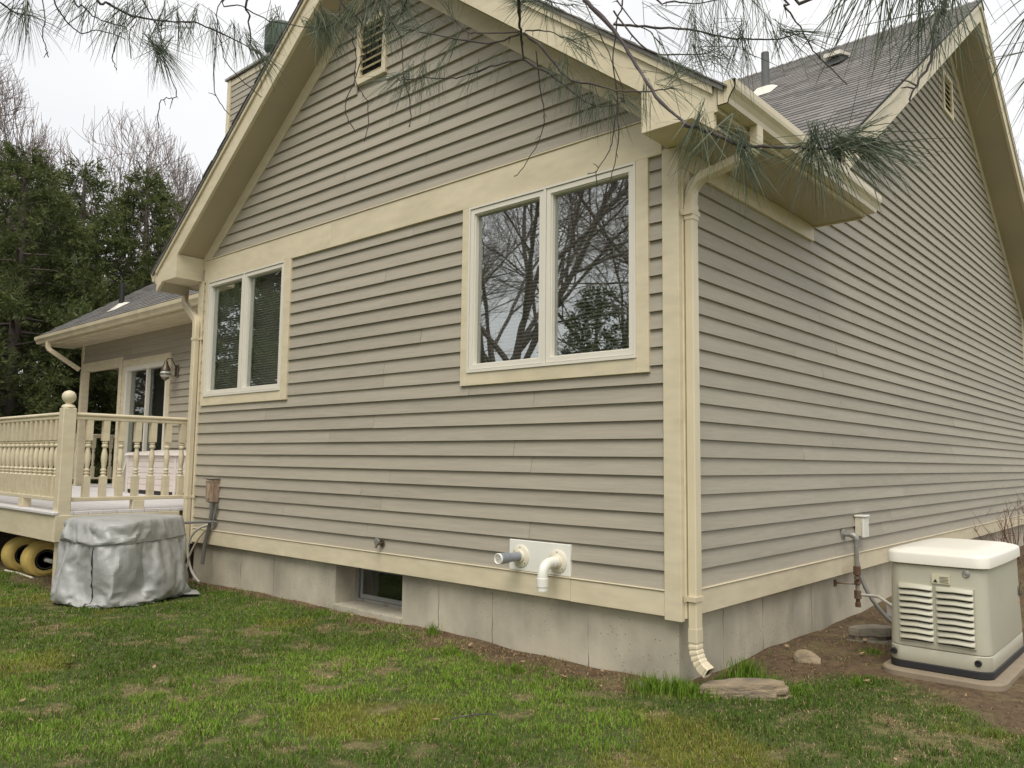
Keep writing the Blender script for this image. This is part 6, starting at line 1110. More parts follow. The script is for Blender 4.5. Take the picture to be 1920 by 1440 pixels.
# ------------------------------------------------------------------ standby generator on its pad
def rrect(x0, x1, y0, y1, r, z, n=6, bulge=0.0):
    out = []
    for cx, cy_, a0 in ((x1 - r, y1 - r, 0), (x0 + r, y1 - r, 90), (x0 + r, y0 + r, 180), (x1 - r, y0 + r, 270)):
        for k in range(n + 1):
            a = R(a0 + 90 * k / n); out.append([cx + r * math.cos(a), cy_ + r * math.sin(a), z])
    # extra points so that long faces can bow out
    res = []
    for i, p in enumerate(out):
        q = out[(i + 1) % len(out)]
        res.append(p)
        L = math.hypot(q[0] - p[0], q[1] - p[1])
        if i % (n + 1) == n:
            for k in range(1, 5):
                t = k / 5; b = bulge * 4 * t * (1 - t)
                nx_, ny_ = (q[1] - p[1]) / L, -(q[0] - p[0]) / L
                res.append([p[0] + (q[0] - p[0]) * t + nx_ * b, p[1] + (q[1] - p[1]) * t + ny_ * b, z])
    return [tuple(p) for p in res]
GX0, GX1, GY0, GY1, GZ0 = .835, 1.405, 1.09, 2.17, .085
pad = MB().loft([rrect(.79, 1.47, 1.02, 2.30, .13, -.1), rrect(.79, 1.47, 1.02, 2.30, .13, .072), rrect(.80, 1.46, 1.03, 2.29, .12, .083)]).build("equipment_pad", PADCONC, None, True)
tag(pad, "rounded tan concrete pad under the generator", "pad")
gen = empty("standby_generator", (1.12, 1.6, GZ0)); tag(gen, "beige standby generator with louvred end and white lid", "generator")
g = lambda i, z, r=.075, b=0.0: rrect(GX0 + i, GX1 - i, GY0 + i, GY1 - i, r, GZ0 + z, 6, b)
MB().loft([g(.004, 0, .07), g(.0, .004), g(.0, .038), g(.004, .042)]).build("rubber_skirt", BLACKRUB, gen, True)
MB().loft([g(.006, .0425), g(.004, .046), g(.005, .125), g(.009, .130)]).build("base_band", GENBODY, gen, True)
MB().loft([g(.012, .1305), g(.006, .136, .08, .004), g(.006, .16, .08, .008), g(.012, .40, .08, .010), g(.016, .626, .08, .008), g(.026, .632, .08, .006)]).build("body", GENBODY, gen, True)
MB().loft([g(.014, .6325, .07), g(.001, .6335, .08, .006), g(-.003, .637, .085, .008), g(-.001, .692, .085, .008), g(.003, .702, .085, .008), g(.012, .709, .085, .008), g(.030, .715, .08, .006), g(.055, .717, .075, .004), g(.066, .724, .07, .004), g(.16, .732, .05), g(.25, .735, .02)]).build("lid", GENLID, gen, True)
yf = GY0 + .006 - .004
for c, (a, b) in enumerate(((.915, 1.105), (1.125, 1.325))):
    MB().box(a - .004, b + .004, yf - .0065, yf + .02, GZ0 + .165, GZ0 + .512).build("louver_recess", GENBODY, gen)
    for k in range(9):
        z = GZ0 + .172 + k * .0378
        prof = [(yf - .0065, z + .012), (yf - .022, z + .006), (yf - .026, z + .010), (yf - .020, z + .022), (yf - .0065, z + .034)]
        rings = []
        for t in (0, .08, .5, .92, 1):
            bow = .004 * (1 - (2 * t - 1) ** 2); sc = .35 if t in (0, 1) else 1
            rings.append([(a + (b - a) * t, yf - .0065 + (y_ - yf + .0065) * sc, zz + bow * 1.4) for y_, zz in prof])
        MB().loft(rings).build("louver", GENBODY, gen, True)
        MB().hexa([(a + .006, yf - .008, z - .001), (b - .006, yf - .008, z - .001), (b - .006, yf + .01, z - .001), (a + .006, yf + .01, z - .001),
                   (a + .006, yf - .008, z + .0065), (b - .006, yf - .008, z + .0065), (b - .006, yf + .01, z + .0065), (a + .006, yf + .01, z + .0065)]).build("louver_slot", BLACKRUB, gen)
MB().lathe([(.020, .03), (.020, .004), (.017, .002), (.015, .004), (.013, .003), (.004, .0025)], 1.29, yf, 18, 'y', GZ0 + .60).build("lock", GALV, gen, True)
for x in (.872, 1.335):
    MB().lathe([(.019, .02), (.019, -.006), (.013, -.008), (.012, .0), (.002, .001)], x, GY0 + .004, 16, 'y', GZ0 + .09).build("lift_hole", BLACKRUB, gen, True)
st_ = MB().box(1.105, 1.205, yf - .0075, yf + .004, GZ0 + .528, GZ0 + .582).build("warning_label", STICKER, gen)
MB().prism([(1.112, GZ0 + .535), (1.138, GZ0 + .535), (1.125, GZ0 + .556)], lambda u, z, o: (u, yf - .0075 - o, z), 0, .001).build("warning_triangle", BLACKINK, st_)
for k in range(5):
    MB().box(1.148, 1.198 - .006 * (k % 2), yf - .0085, yf - .0075, GZ0 + .535 + k * .008, GZ0 + .538 + k * .008).build("text_line", BLACKINK, st_)
# maker's lettering on the long side, running off to the far end
fc = bpy.data.curves.new("lettering", 'FONT'); fc.body = "GENERAC"; fc.size = .12; fc.shear = .25; fc.extrude = .0008
fo = bpy.data.objects.new("lettering_curve", fc); COL.objects.link(fo)
bpy.context.view_layer.update()
tme = bpy.data.meshes.new_from_object(fo.evaluated_get(bpy.context.evaluated_depsgraph_get()))
bpy.data.objects.remove(fo); bpy.data.curves.remove(fc)
tme.materials.clear(); tme.materials.append(BLACKINK)
to = bpy.data.objects.new("lettering", tme); COL.objects.link(to)
place(to, (GX1 - .010, 1.62, GZ0 + .30), gen)
to.rotation_euler = (R(90), R(-8), R(90))
MB().hexa([(GX1 - .016, 1.64, GZ0 + .27), (GX1 - .009, 1.64, GZ0 + .27), (GX1 - .009, 2.08, GZ0 + .33), (GX1 - .016, 2.08, GZ0 + .33),
           (GX1 - .016, 1.64, GZ0 + .285), (GX1 - .009, 1.64, GZ0 + .285), (GX1 - .009, 2.08, GZ0 + .345), (GX1 - .016, 2.08, GZ0 + .345)]).build("orange_stripe", ORANGEINK, gen)

# ------------------------------------------------------------------ stones
def stone(name, c, size, rot, seed, mat, label, flat=.5, sub=4, sm=True):
    bm = bmesh.new(); bmesh.ops.create_icosphere(bm, subdivisions=sub, radius=1)
    rr = np.random.default_rng(seed); pl = rr.normal(size=(11, 3)); pl /= np.linalg.norm(pl, axis=1)[:, None]; dd = rr.uniform(.45, .82, 11)
    V = []
    for v in bm.verts:
        p = np.array(v.co)
        for q, d_ in zip(pl, dd):
            e = p @ q - d_
            if e > 0: p = p - q * e * .92
        p = p * (1 + .08 * (float(fbm(p[0] * 3 + 7 * seed, p[1] * 3 + p[2] * 4, seed, 4)) - .5))
        lay = .02 * math.floor((p[2] + float(vnoise(p[0] * 2, p[1] * 2, seed)) * .3) * 6)
        p[0] *= 1 - lay; p[1] *= 1 - lay
        V.append((p[0] * size[0], p[1] * size[1], p[2] * size[2]))
    bm.verts.index_update(); F = [tuple(v.index for v in f.verts) for f in bm.faces]; bm.free()
    ca_, sa_ = math.cos(R(rot)), math.sin(R(rot))
    V = [(c[0] + x * ca_ - y * sa_, c[1] + x * sa_ + y * ca_, c[2] + z) for x, y, z in V]
    o = mk(name, V, F, mat, None, sm); tag(o, label, "stone"); return o
def slab_stone(name, c, L, W, H, rot, seed, mat, label):
    """split, layered slab: each bed has its own broken outline"""
    rr = np.random.default_rng(seed); m = MB(); n = 44; nl = 4
    ca_, sa_ = math.cos(R(rot)), math.sin(R(rot)); z = -.03
    for k in range(nl):
        h = H / nl * rr.uniform(.6, 1.5); sh = 1 - .07 * k + rr.uniform(-.03, .03); rings = []
        pa = np.array((1.0, 4.0, 2.5, 0)) + rr.normal(size=4) * .35; ox, oy = rr.normal(size=2) * .008
        for zz, q in ((z, .985), (z + h * .25, 1.0), (z + h * .8, .995), (z + h, .97)):
            ring = []
            for i in range(n):
                a = 6.28318 * i / n
                r = 1 + .10 * math.sin(2 * a + pa[0]) + .07 * math.sin(3 * a + pa[1]) + .05 * math.sin(7 * a + pa[2]) + .035 * (float(vnoise(i * .9, k * 3 + seed, 2)) - .5) * 4
                px = abs(math.cos(a)) ** .8 * math.copysign(1, math.cos(a)); py = abs(math.sin(a)) ** .8 * math.copysign(1, math.sin(a))
                x, y = px * L * r * sh * q + ox, py * W * r * sh * q + oy
                tilt = .10 * x + .012 * float(vnoise(x * 14 + 50, y * 14 + 9 * k, 4))
                ring.append((c[0] + x * ca_ - y * sa_, c[1] + x * sa_ + y * ca_, c[2] + zz + tilt * (1 if zz > z else .8)))
            rings.append(ring)
        m.loft(rings); z += h * .93
    return tag(m.build(name, mat, None, True), label, "stone")
slab_stone("flat_stone", (.335, .125, .0), .255, .105, .095, 32, 3, ROCKT, "long flat tan stone under the downspout mouth")
slab_stone("grey_stone", (.50, 1.87, .02), .165, .115, .155, 8, 9, ROCKM, "rounded grey stone beside the generator")
stone("broken_stone", (.345, 1.06, .035), (.115, .085, .085), -30, 34, ROCKT, "broken tan stone chunk on the bare earth", sub=3, sm=False)
stone("small_pebble", (.53, 1.60, .015), (.045, .035, .03), 10, 21, ROCKT, "small tan pebble between the two bigger stones", sub=3)
stone("brown_stone", (-.155, -.17, .01), (.06, .05, .03), 40, 27, ROCKM, "small brown stone in the litter by the house corner", sub=3)

PINE = [
 (8,[(1.267,-2.956,2.499),(1.212,-2.895,2.468),(1.172,-2.848,2.441),(1.149,-2.813,2.421),(1.119,-2.771,2.394)],[]),
 (3.5,[(1.162,-2.832,2.426),(1.07,-2.851,2.425),(0.978,-2.891,2.453),(0.906,-2.927,2.479),(0.858,-2.953,2.496)],[(0.853,-2.959,2.496,-0.72,-0.62,-0.31,0.105,70),(0.905,-2.927,2.477,-0.68,-0.2,-0.71,0.1,50),(0.974,-2.892,2.45,-0.66,-0.14,-0.73,0.1,45)]),
 (3,[(1.159,-2.837,2.429),(1.044,-2.852,2.461),(0.991,-2.863,2.482),(0.952,-2.877,2.533),(0.924,-2.885,2.602)],[(0.951,-2.882,2.539,0.07,-0.62,0.78,0.09,40)]),
 (3.5,[(1.119,-2.771,2.394),(1.048,-2.801,2.391),(0.974,-2.829,2.377),(0.916,-2.858,2.373),(0.855,-2.898,2.38),(0.789,-2.938,2.376)],[(0.784,-2.944,2.376,-0.7,-0.53,-0.48,0.105,80),(0.809,-2.917,2.381,-0.49,0.05,-0.87,0.105,70),(0.854,-2.897,2.377,-0.43,0.14,-0.89,0.1,70),(0.898,-2.877,2.372,-0.43,0.15,-0.89,0.09,45),(0.974,-2.829,2.377,-0.67,-0.19,-0.72,0.09,40),(1.048,-2.801,2.391,-0.66,-0.12,-0.74,0.09,35)]),
 (4.5,[(1.169,-2.827,2.426),(1.216,-2.805,2.376),(1.273,-2.78,2.291),(1.343,-2.763,2.257),(1.417,-2.749,2.222),(1.488,-2.742,2.2),(1.556,-2.743,2.187)],[(1.267,-2.789,2.296,-0.35,0.28,-0.9,0.1,50),(1.556,-2.743,2.187,0.71,0.6,-0.37,0.1,50),(1.488,-2.742,2.2,-0.03,0.46,-0.89,0.1,40),(1.584,-2.747,2.222,0.85,0.16,0.51,0.1,55)]),
 (3.5,[(1.119,-2.771,2.394),(1.177,-2.73,2.349),(1.232,-2.691,2.294),(1.262,-2.671,2.264),(1.311,-2.651,2.249),(1.357,-2.642,2.252)],[(1.236,-2.684,2.288,-0.25,0.33,-0.91,0.1,55),(1.272,-2.664,2.264,-0.15,0.39,-0.91,0.105,60),(1.317,-2.648,2.25,-0.14,0.39,-0.91,0.105,65),(1.361,-2.639,2.252,0.58,0.64,-0.5,0.1,70),(1.176,-2.729,2.346,-0.35,0.27,-0.9,0.09,30)]),
 (2.6,[(1.173,-2.826,2.431),(1.232,-2.8,2.418),(1.294,-2.765,2.379)],[(1.296,-2.763,2.379,0.6,0.7,-0.39,0.1,55),(1.311,-2.769,2.402,0.84,0.29,0.45,0.1,40),(1.313,-2.748,2.375,-0.01,0.54,-0.84,0.09,30)]),
 (3,[(1.417,-2.759,2.492),(1.392,-2.732,2.416),(1.366,-2.708,2.338),(1.356,-2.676,2.254),(1.344,-2.652,2.18),(1.334,-2.641,2.134),(1.312,-2.634,2.073),(1.297,-2.63,2.027),(1.287,-2.617,1.958)],[]),
 (2.4,[(1.363,-2.686,2.22),(1.346,-2.683,2.139),(1.337,-2.685,2.111),(1.309,-2.701,2.061),(1.293,-2.717,2.053)],[]),
 (1.6,[(1.312,-2.706,2.059),(1.301,-2.687,1.997),(1.293,-2.671,1.942),(1.3,-2.647,1.891)],[]),
 (2.4,[(1.152,-2.757,2.413),(1.134,-2.716,2.33),(1.124,-2.687,2.268),(1.095,-2.675,2.204),(1.037,-2.685,2.128),(1.021,-2.692,2.116)],[]),
 (8,[(1.465,-2.987,2.362),(1.491,-2.992,2.307),(1.564,-2.997,2.217),(1.618,-3.011,2.13),(1.688,-3.035,2.021),(1.763,-3.061,1.935)],[]),
 (5,[(1.763,-3.061,1.935),(1.801,-3.041,1.917),(1.849,-3.014,1.888),(1.875,-3.005,1.882),(1.934,-2.986,1.87),(1.967,-2.977,1.862),(2.021,-2.965,1.854),(2.058,-2.96,1.852)],[(1.775,-3.052,1.928,-0.51,0.11,-0.85,0.105,60),(1.791,-3.046,1.917,-0.18,0.32,-0.93,0.11,80),(1.808,-3.034,1.91,-0.74,-0.09,-0.67,0.105,50),(1.848,-3.009,1.874,-0.07,0.34,-0.94,0.11,90),(1.852,-3.01,1.881,0.5,0.51,-0.7,0.11,70),(1.959,-2.979,1.86,-0.32,0.23,-0.92,0.11,90),(1.967,-2.976,1.861,0.12,0.39,-0.91,0.11,70),(1.991,-2.967,1.86,0.3,0.43,-0.85,0.11,60),(2.025,-2.964,1.854,0.62,0.44,-0.65,0.115,90),(2.046,-2.963,1.851,0.89,0.36,-0.28,0.115,90),(2.058,-2.959,1.851,0.73,0.41,-0.54,0.12,90),(1.991,-2.968,1.861,0.9,0.13,0.42,0.11,45),(2.017,-2.967,1.855,0.95,0.2,0.23,0.11,45),(1.942,-2.982,1.868,-0.92,-0.25,-0.3,0.1,40)]),
 (3.5,[(1.795,-2.718,2.344),(1.801,-2.69,2.318),(1.818,-2.648,2.281),(1.831,-2.606,2.239),(1.856,-2.565,2.203),(1.877,-2.532,2.172)],[]),
 (4,[(1.429,-2.8,2.365),(1.497,-2.767,2.348),(1.583,-2.73,2.326),(1.654,-2.699,2.297),(1.709,-2.679,2.277),(1.776,-2.662,2.263),(1.822,-2.657,2.261)],[(1.598,-2.721,2.324,-0.14,0.46,-0.88,0.1,60),(1.649,-2.702,2.297,-0.04,0.49,-0.87,0.105,70),(1.698,-2.684,2.278,-0.21,0.41,-0.89,0.105,70),(1.766,-2.668,2.265,0.1,0.51,-0.85,0.105,70),(1.822,-2.657,2.261,0.81,0.48,-0.32,0.11,80),(1.797,-2.654,2.264,0.53,0.56,-0.64,0.1,60),(1.634,-2.712,2.302,-0.31,-0.62,0.72,0.1,50),(1.709,-2.679,2.278,-0.08,-0.55,0.83,0.1,60),(1.776,-2.662,2.263,0.5,-0.28,0.82,0.1,50),(1.673,-2.686,2.29,-0.78,-0.02,-0.62,0.1,60)]),
 (3.5,[(1.516,-2.785,2.425),(1.574,-2.764,2.383),(1.642,-2.752,2.358),(1.721,-2.755,2.35)],[(1.621,-2.762,2.355,-0.53,0.23,-0.81,0.1,60),(1.674,-2.737,2.359,-0.14,0.48,-0.87,0.11,70),(1.73,-2.748,2.346,0.13,0.57,-0.81,0.11,70),(1.759,-2.732,2.342,-0.03,0.52,-0.85,0.11,60)]),
 (3,[(1.486,-2.883,2.34),(1.527,-2.804,2.263),(1.601,-2.753,2.249),(1.648,-2.728,2.249)],[(1.648,-2.728,2.249,0.67,0.59,-0.46,0.1,70),(1.612,-2.748,2.25,0.04,0.51,-0.86,0.1,60),(1.642,-2.73,2.247,0.92,0.35,0.18,0.1,60),(1.67,-2.708,2.234,0.09,0.51,-0.86,0.1,60),(1.712,-2.688,2.234,-0.02,0.47,-0.88,0.1,50)]),
 (4,[(2.232,-3.193,1.956),(2.222,-3.2,1.927),(2.214,-3.205,1.904),(2.208,-3.211,1.877),(2.207,-3.214,1.851),(2.193,-3.226,1.818),(2.184,-3.234,1.79)],[(2.223,-3.199,1.927,-0.41,0.36,-0.84,0.11,60),(2.218,-3.207,1.909,-0.57,0.27,-0.77,0.115,60),(2.21,-3.213,1.882,-0.23,0.39,-0.89,0.1,40)]),
 (4,[(2.076,-3.312,1.978),(2.123,-3.292,1.946),(2.166,-3.283,1.929),(2.208,-3.276,1.912),(2.248,-3.274,1.899)],[(2.129,-3.289,1.943,-0.46,0.34,-0.82,0.115,60),(2.155,-3.288,1.931,-0.61,0.25,-0.75,0.12,70),(2.172,-3.28,1.928,-0.26,0.42,-0.87,0.12,70),(2.191,-3.282,1.915,-0.52,0.31,-0.8,0.12,80),(2.208,-3.276,1.912,-0.15,0.45,-0.88,0.12,80),(2.221,-3.27,1.907,-0.05,0.47,-0.88,0.12,70),(2.248,-3.274,1.899,-0.04,0.47,-0.88,0.115,60)]),
 (4,[(2.356,-3.247,1.878),(2.335,-3.244,1.869),(2.326,-3.238,1.855)],[(2.326,-3.241,1.861,-0.7,0.24,-0.67,0.115,50),(2.328,-3.238,1.855,-0.37,0.37,-0.85,0.115,40),(2.28,-3.265,1.894,0.27,0.48,-0.83,0.1,22)]),
 (4,[(2.37,-3.11,1.826),(2.334,-3.12,1.841),(2.318,-3.126,1.851)],[(2.318,-3.126,1.851,-0.96,-0.01,-0.27,0.11,40),(2.321,-3.125,1.851,-0.63,0.24,-0.74,0.11,30)]),
 (4,[(0.448,-3.869,2.356),(0.409,-3.796,2.361),(0.388,-3.757,2.361),(0.379,-3.724,2.374)],[(0.391,-3.747,2.363,-0.45,-0.07,-0.89,0.11,50),(0.379,-3.724,2.374,-0.33,0.36,-0.88,0.11,60),(0.386,-3.768,2.363,-0.47,-0.21,-0.86,0.11,50),(0.38,-3.722,2.375,0.28,0.96,-0.02,0.1,35)]),
 (3,[(0.504,-3.723,2.39),(0.473,-3.691,2.364),(0.455,-3.663,2.35),(0.445,-3.632,2.345),(0.448,-3.591,2.367),(0.443,-3.529,2.373)],[]),
 (2,[(0.451,-3.728,2.403),(0.417,-3.707,2.325),(0.405,-3.694,2.292),(0.4,-3.686,2.277)],[]),
 (3.5,[(0.436,-3.662,2.446),(0.433,-3.63,2.422),(0.434,-3.598,2.404),(0.453,-3.539,2.399)],[(0.433,-3.617,2.414,-0.51,-0.22,-0.83,0.1,45),(0.442,-3.569,2.401,-0.45,0.03,-0.89,0.1,50),(0.453,-3.539,2.399,-0.25,0.47,-0.84,0.1,40),(0.43,-3.647,2.428,-0.48,-0.05,-0.88,0.1,50)]),
 (2,[(0.572,-3.573,2.42),(0.538,-3.557,2.346),(0.516,-3.541,2.292)],[]),
 (2,[(0.444,-3.543,2.386),(0.421,-3.547,2.343),(0.412,-3.546,2.325),(0.406,-3.532,2.302)],[]),
 (4.5,[(0.458,-3.629,2.467),(0.447,-3.574,2.445),(0.449,-3.518,2.44),(0.463,-3.454,2.449),(0.488,-3.374,2.469),(0.5,-3.305,2.464),(0.51,-3.247,2.455),(0.518,-3.191,2.44)],[(0.442,-3.539,2.442,-0.52,-0.21,-0.83,0.1,50),(0.456,-3.503,2.442,-0.5,-0.11,-0.86,0.1,60),(0.463,-3.454,2.449,-0.49,-0.03,-0.87,0.1,60),(0.47,-3.408,2.464,-0.34,0.32,-0.88,0.105,70),(0.485,-3.38,2.468,-0.52,-0.09,-0.85,0.1,60),(0.492,-3.324,2.466,-0.33,0.33,-0.88,0.105,60),(0.503,-3.267,2.461,-0.32,0.34,-0.89,0.1,60),(0.518,-3.227,2.449,-0.13,0.57,-0.81,0.1,70),(0.518,-3.191,2.44,0.12,0.78,-0.61,0.1,90),(0.469,-3.443,2.452,0.59,0.4,0.7,0.1,45),(0.452,-3.517,2.443,0.54,0.17,0.82,0.1,40)]),
 (2.5,[(0.497,-3.511,2.458),(0.51,-3.485,2.415),(0.515,-3.472,2.384),(0.515,-3.469,2.357),(0.513,-3.471,2.347)],[(0.513,-3.471,2.347,-0.23,0.47,-0.85,0.1,70),(0.513,-3.47,2.346,0.08,0.83,-0.56,0.115,110),(0.513,-3.471,2.347,-0.54,-0.38,-0.76,0.085,60),(0.514,-3.472,2.349,0.33,0.93,-0.16,0.08,50)]),
 (1.5,[(0.513,-3.471,2.347),(0.501,-3.438,2.296),(0.491,-3.412,2.252),(0.478,-3.433,2.242),(0.466,-3.444,2.227),(0.445,-3.435,2.171)],[]),
 (5,[(0.797,-3.381,2.433),(0.768,-3.373,2.381),(0.745,-3.355,2.327)],[]),
 (3,[(0.604,-3.349,2.512),(0.599,-3.3,2.505),(0.599,-3.222,2.501),(0.61,-3.163,2.51),(0.626,-3.097,2.523)],[(0.599,-3.209,2.489,-0.37,0.27,-0.89,0.09,60),(0.626,-3.097,2.523,0.3,0.85,-0.43,0.09,60),(0.6,-3.213,2.494,-0.58,-0.17,-0.8,0.085,50)]),
 (3,[(0.923,-3.092,2.534),(0.85,-3.101,2.486),(0.796,-3.129,2.468),(0.741,-3.159,2.448)],[(0.774,-3.146,2.454,-0.03,0.65,-0.76,0.1,90),(0.748,-3.152,2.451,-0.1,0.6,-0.8,0.11,90),(0.795,-3.128,2.466,0.36,0.85,-0.39,0.1,70),(0.743,-3.157,2.449,-0.64,-0.7,-0.3,0.075,40),(0.817,-3.111,2.48,0.05,0.72,-0.7,0.1,60)]),
 (2,[(0.642,-3.37,2.487),(0.6,-3.358,2.409),(0.58,-3.327,2.345),(0.59,-3.262,2.298),(0.599,-3.232,2.281)],[]),
 (1.8,[(0.567,-3.351,2.453),(0.507,-3.321,2.317),(0.497,-3.305,2.281),(0.499,-3.27,2.248)],[]),
 (3,[(0.969,-3.042,2.539),(0.931,-3.035,2.485),(0.913,-3.046,2.472),(0.881,-3.054,2.437),(0.84,-3.073,2.399),(0.772,-3.078,2.295),(0.75,-3.072,2.248),(0.751,-3.041,2.209)],[(0.918,-3.042,2.475,-0.71,-0.32,-0.63,0.1,60),(0.897,-3.05,2.455,-0.13,0.55,-0.83,0.1,60),(0.877,-3.087,2.468,-0.53,0.07,-0.84,0.1,60)]),
 (2,[(0.839,-3.161,2.492),(0.823,-3.113,2.418),(0.812,-3.089,2.373),(0.791,-3.076,2.326),(0.794,-3.036,2.28),(0.78,-3.019,2.231),(0.759,-3.014,2.185)],[]),
 (2,[(0.951,-3.096,2.478),(0.938,-3.047,2.405),(0.914,-3.011,2.326),(0.901,-2.974,2.256),(0.884,-2.961,2.209)],[]),
 (3,[(0.849,-3.17,2.513),(0.849,-3.12,2.463),(0.854,-3.085,2.433)],[(0.847,-3.133,2.473,-0.6,-0.09,-0.79,0.1,70),(0.878,-3.106,2.488,-0.3,0.41,-0.86,0.1,70),(0.907,-3.077,2.497,-0.07,0.62,-0.78,0.1,70),(0.941,-3.034,2.496,0.16,0.75,-0.64,0.1,70),(0.854,-3.085,2.433,-0.21,0.47,-0.86,0.09,60)]),
 (3,[(1.197,-2.824,2.551),(1.225,-2.77,2.513),(1.261,-2.738,2.507)],[(1.193,-2.797,2.514,-0.82,-0.38,-0.43,0.09,45),(1.213,-2.778,2.51,-0.14,0.52,-0.84,0.09,50),(1.261,-2.738,2.507,0.65,0.7,-0.3,0.09,45),(1.163,-2.827,2.519,-0.82,-0.47,-0.33,0.09,60)]),
 (2.4,[(1.549,-2.956,2.306),(1.588,-2.891,2.248),(1.604,-2.863,2.218)],[(1.607,-2.858,2.213,0.22,0.59,-0.78,0.1,60),(1.618,-2.897,2.283,0.64,0.65,-0.42,0.09,40)]),
 (2.2,[(1.39,-2.854,2.403),(1.401,-2.782,2.31),(1.409,-2.736,2.243),(1.404,-2.716,2.204)],[])]

# ------------------------------------------------------------------ trees
def quads_obj(name, V, tint, mat, parent):
    """V: (n,4,3) quads"""
    n = len(V); v = V.reshape(-1, 3)
    lo, hi = v.min(0), v.max(0); c = np.array([(lo[0] + hi[0]) / 2, (lo[1] + hi[1]) / 2, lo[2]])
    me = bpy.data.meshes.new(name)
    me.vertices.add(4 * n); me.loops.add(4 * n); me.polygons.add(n)
    me.vertices.foreach_set("co", (v - c).astype(np.float32).ravel())
    me.loops.foreach_set("vertex_index", np.arange(4 * n, dtype=np.int32))
    me.polygons.foreach_set("loop_start", np.arange(0, 4 * n, 4, dtype=np.int32))
    me.update(calc_edges=True)
    if tint is not None:
        a = me.attributes.new("tint", 'FLOAT', 'POINT'); a.data.foreach_set("value", np.repeat(tint, 4).astype(np.float32))
    me.materials.append(mat)
    o = bpy.data.objects.new(name, me); COL.objects.link(o); place(o, c, parent)
    return o
def unit(a): return a / np.maximum(np.linalg.norm(a, axis=-1, keepdims=True), 1e-9)

def cedar(name, loc, H, Rb, seed, label, group=None, cat="tree", lean=2.0, dens=1.0):
    rr = np.random.default_rng(seed)
    root = empty(name, (loc[0], loc[1], 0)); tag(root, label, cat, group)
    tr = MB(); tr.tube([(loc[0], loc[1], -.2), (loc[0] + .05, loc[1], H * .3), (loc[0], loc[1] + .06, H * .65), (loc[0], loc[1], H * .96)], [.022 * H, .018 * H, .011 * H, .003 * H], 9)
    nl = 190; Bs = []; Ds = []; Ls = []; Ts = []
    for i in range(nl):
        h = H * (.04 + .95 * (i / nl) ** 1.05); az = i * 2.39996 + rr.uniform(-.4, .4)
        L = Rb * max(.05, (1 - (h / H) ** lean)) * rr.uniform(.66, 1.14) + .18
        d = np.array((math.cos(az), math.sin(az), 0)); up = rr.uniform(.05, .5)
        o = np.array((loc[0], loc[1], h))
        f = lambda t: o + d * (L * t)[:, None] + np.stack([0 * t, 0 * t, L * (up * t - .42 * t * t)], 1)
        if i % 2 == 0:
            q = f(np.array((0, .4, .8))); tr.tube([Vector(v) for v in q], [.010 * H * (1 - h / H) + .008, .010, .004], 4, False)
        ns = int((8 + L * 15) * dens); t = .15 + .85 * np.sqrt(rr.random(ns))
        p = f(t) + rr.normal(size=(ns, 3)) * np.array((.12, .12, .08)) * (.5 + L * .33)
        sd = unit(d * rr.uniform(.3, 1, (ns, 1)) + rr.normal(size=(ns, 3)) * .5 + np.stack([np.zeros(ns), np.zeros(ns), rr.uniform(-.3, .5, ns)], 1))
        tone = rr.random(ns) * .3 + .55 * np.maximum(0, t - .5) + .3 * rr.random(ns) ** 3 + (.12 if i % 7 == 0 else 0)
        K = 15
        # a flat feathery spray: leaflets in pairs along its midrib
        side = unit(np.cross(sd, rr.normal(size=(ns, 3))))
        k = np.arange(K); tt = (k // 2) / (K // 2); sg = np.where(k % 2, 1.0, -1.0) * (k < K - 1)
        SL = rr.uniform(.16, .34, ns)
        B = p[:, None] + sd[:, None] * (SL[:, None] * tt)[..., None] + rr.normal(size=(ns, K, 3)) * .012
        D = unit(sd[:, None] + side[:, None] * (sg * .75)[None, :, None] + rr.normal(size=(ns, K, 3)) * .22)
        ll = SL[:, None] * (.55 - .3 * tt)[None] * rr.uniform(.7, 1.2, (ns, K))
        Bs.append(B.reshape(-1, 3)); Ds.append(D.reshape(-1, 3)); Ls.append(ll.ravel()); Ts.append((tone[:, None] + .25 * tt[None] + rr.uniform(-.08, .08, (ns, K))).ravel())
    B = np.concatenate(Bs); Dv = np.concatenate(Ds); Ln = np.concatenate(Ls)[:, None]; T = np.clip(np.concatenate(Ts), 0, 1)
    S = unit(np.cross(Dv, rr.normal(size=Dv.shape))); W = Ln * .10 + .004
    V = np.stack([B, B + Dv * Ln * .5 + S * W, B + Dv * Ln, B + Dv * Ln * .5 - S * W], 1)
    tr.build("trunk", BARK_G, root, True, fix=False)
    quads_obj("crown", V, np.array(T), CEDARLEAF, root)
    return root

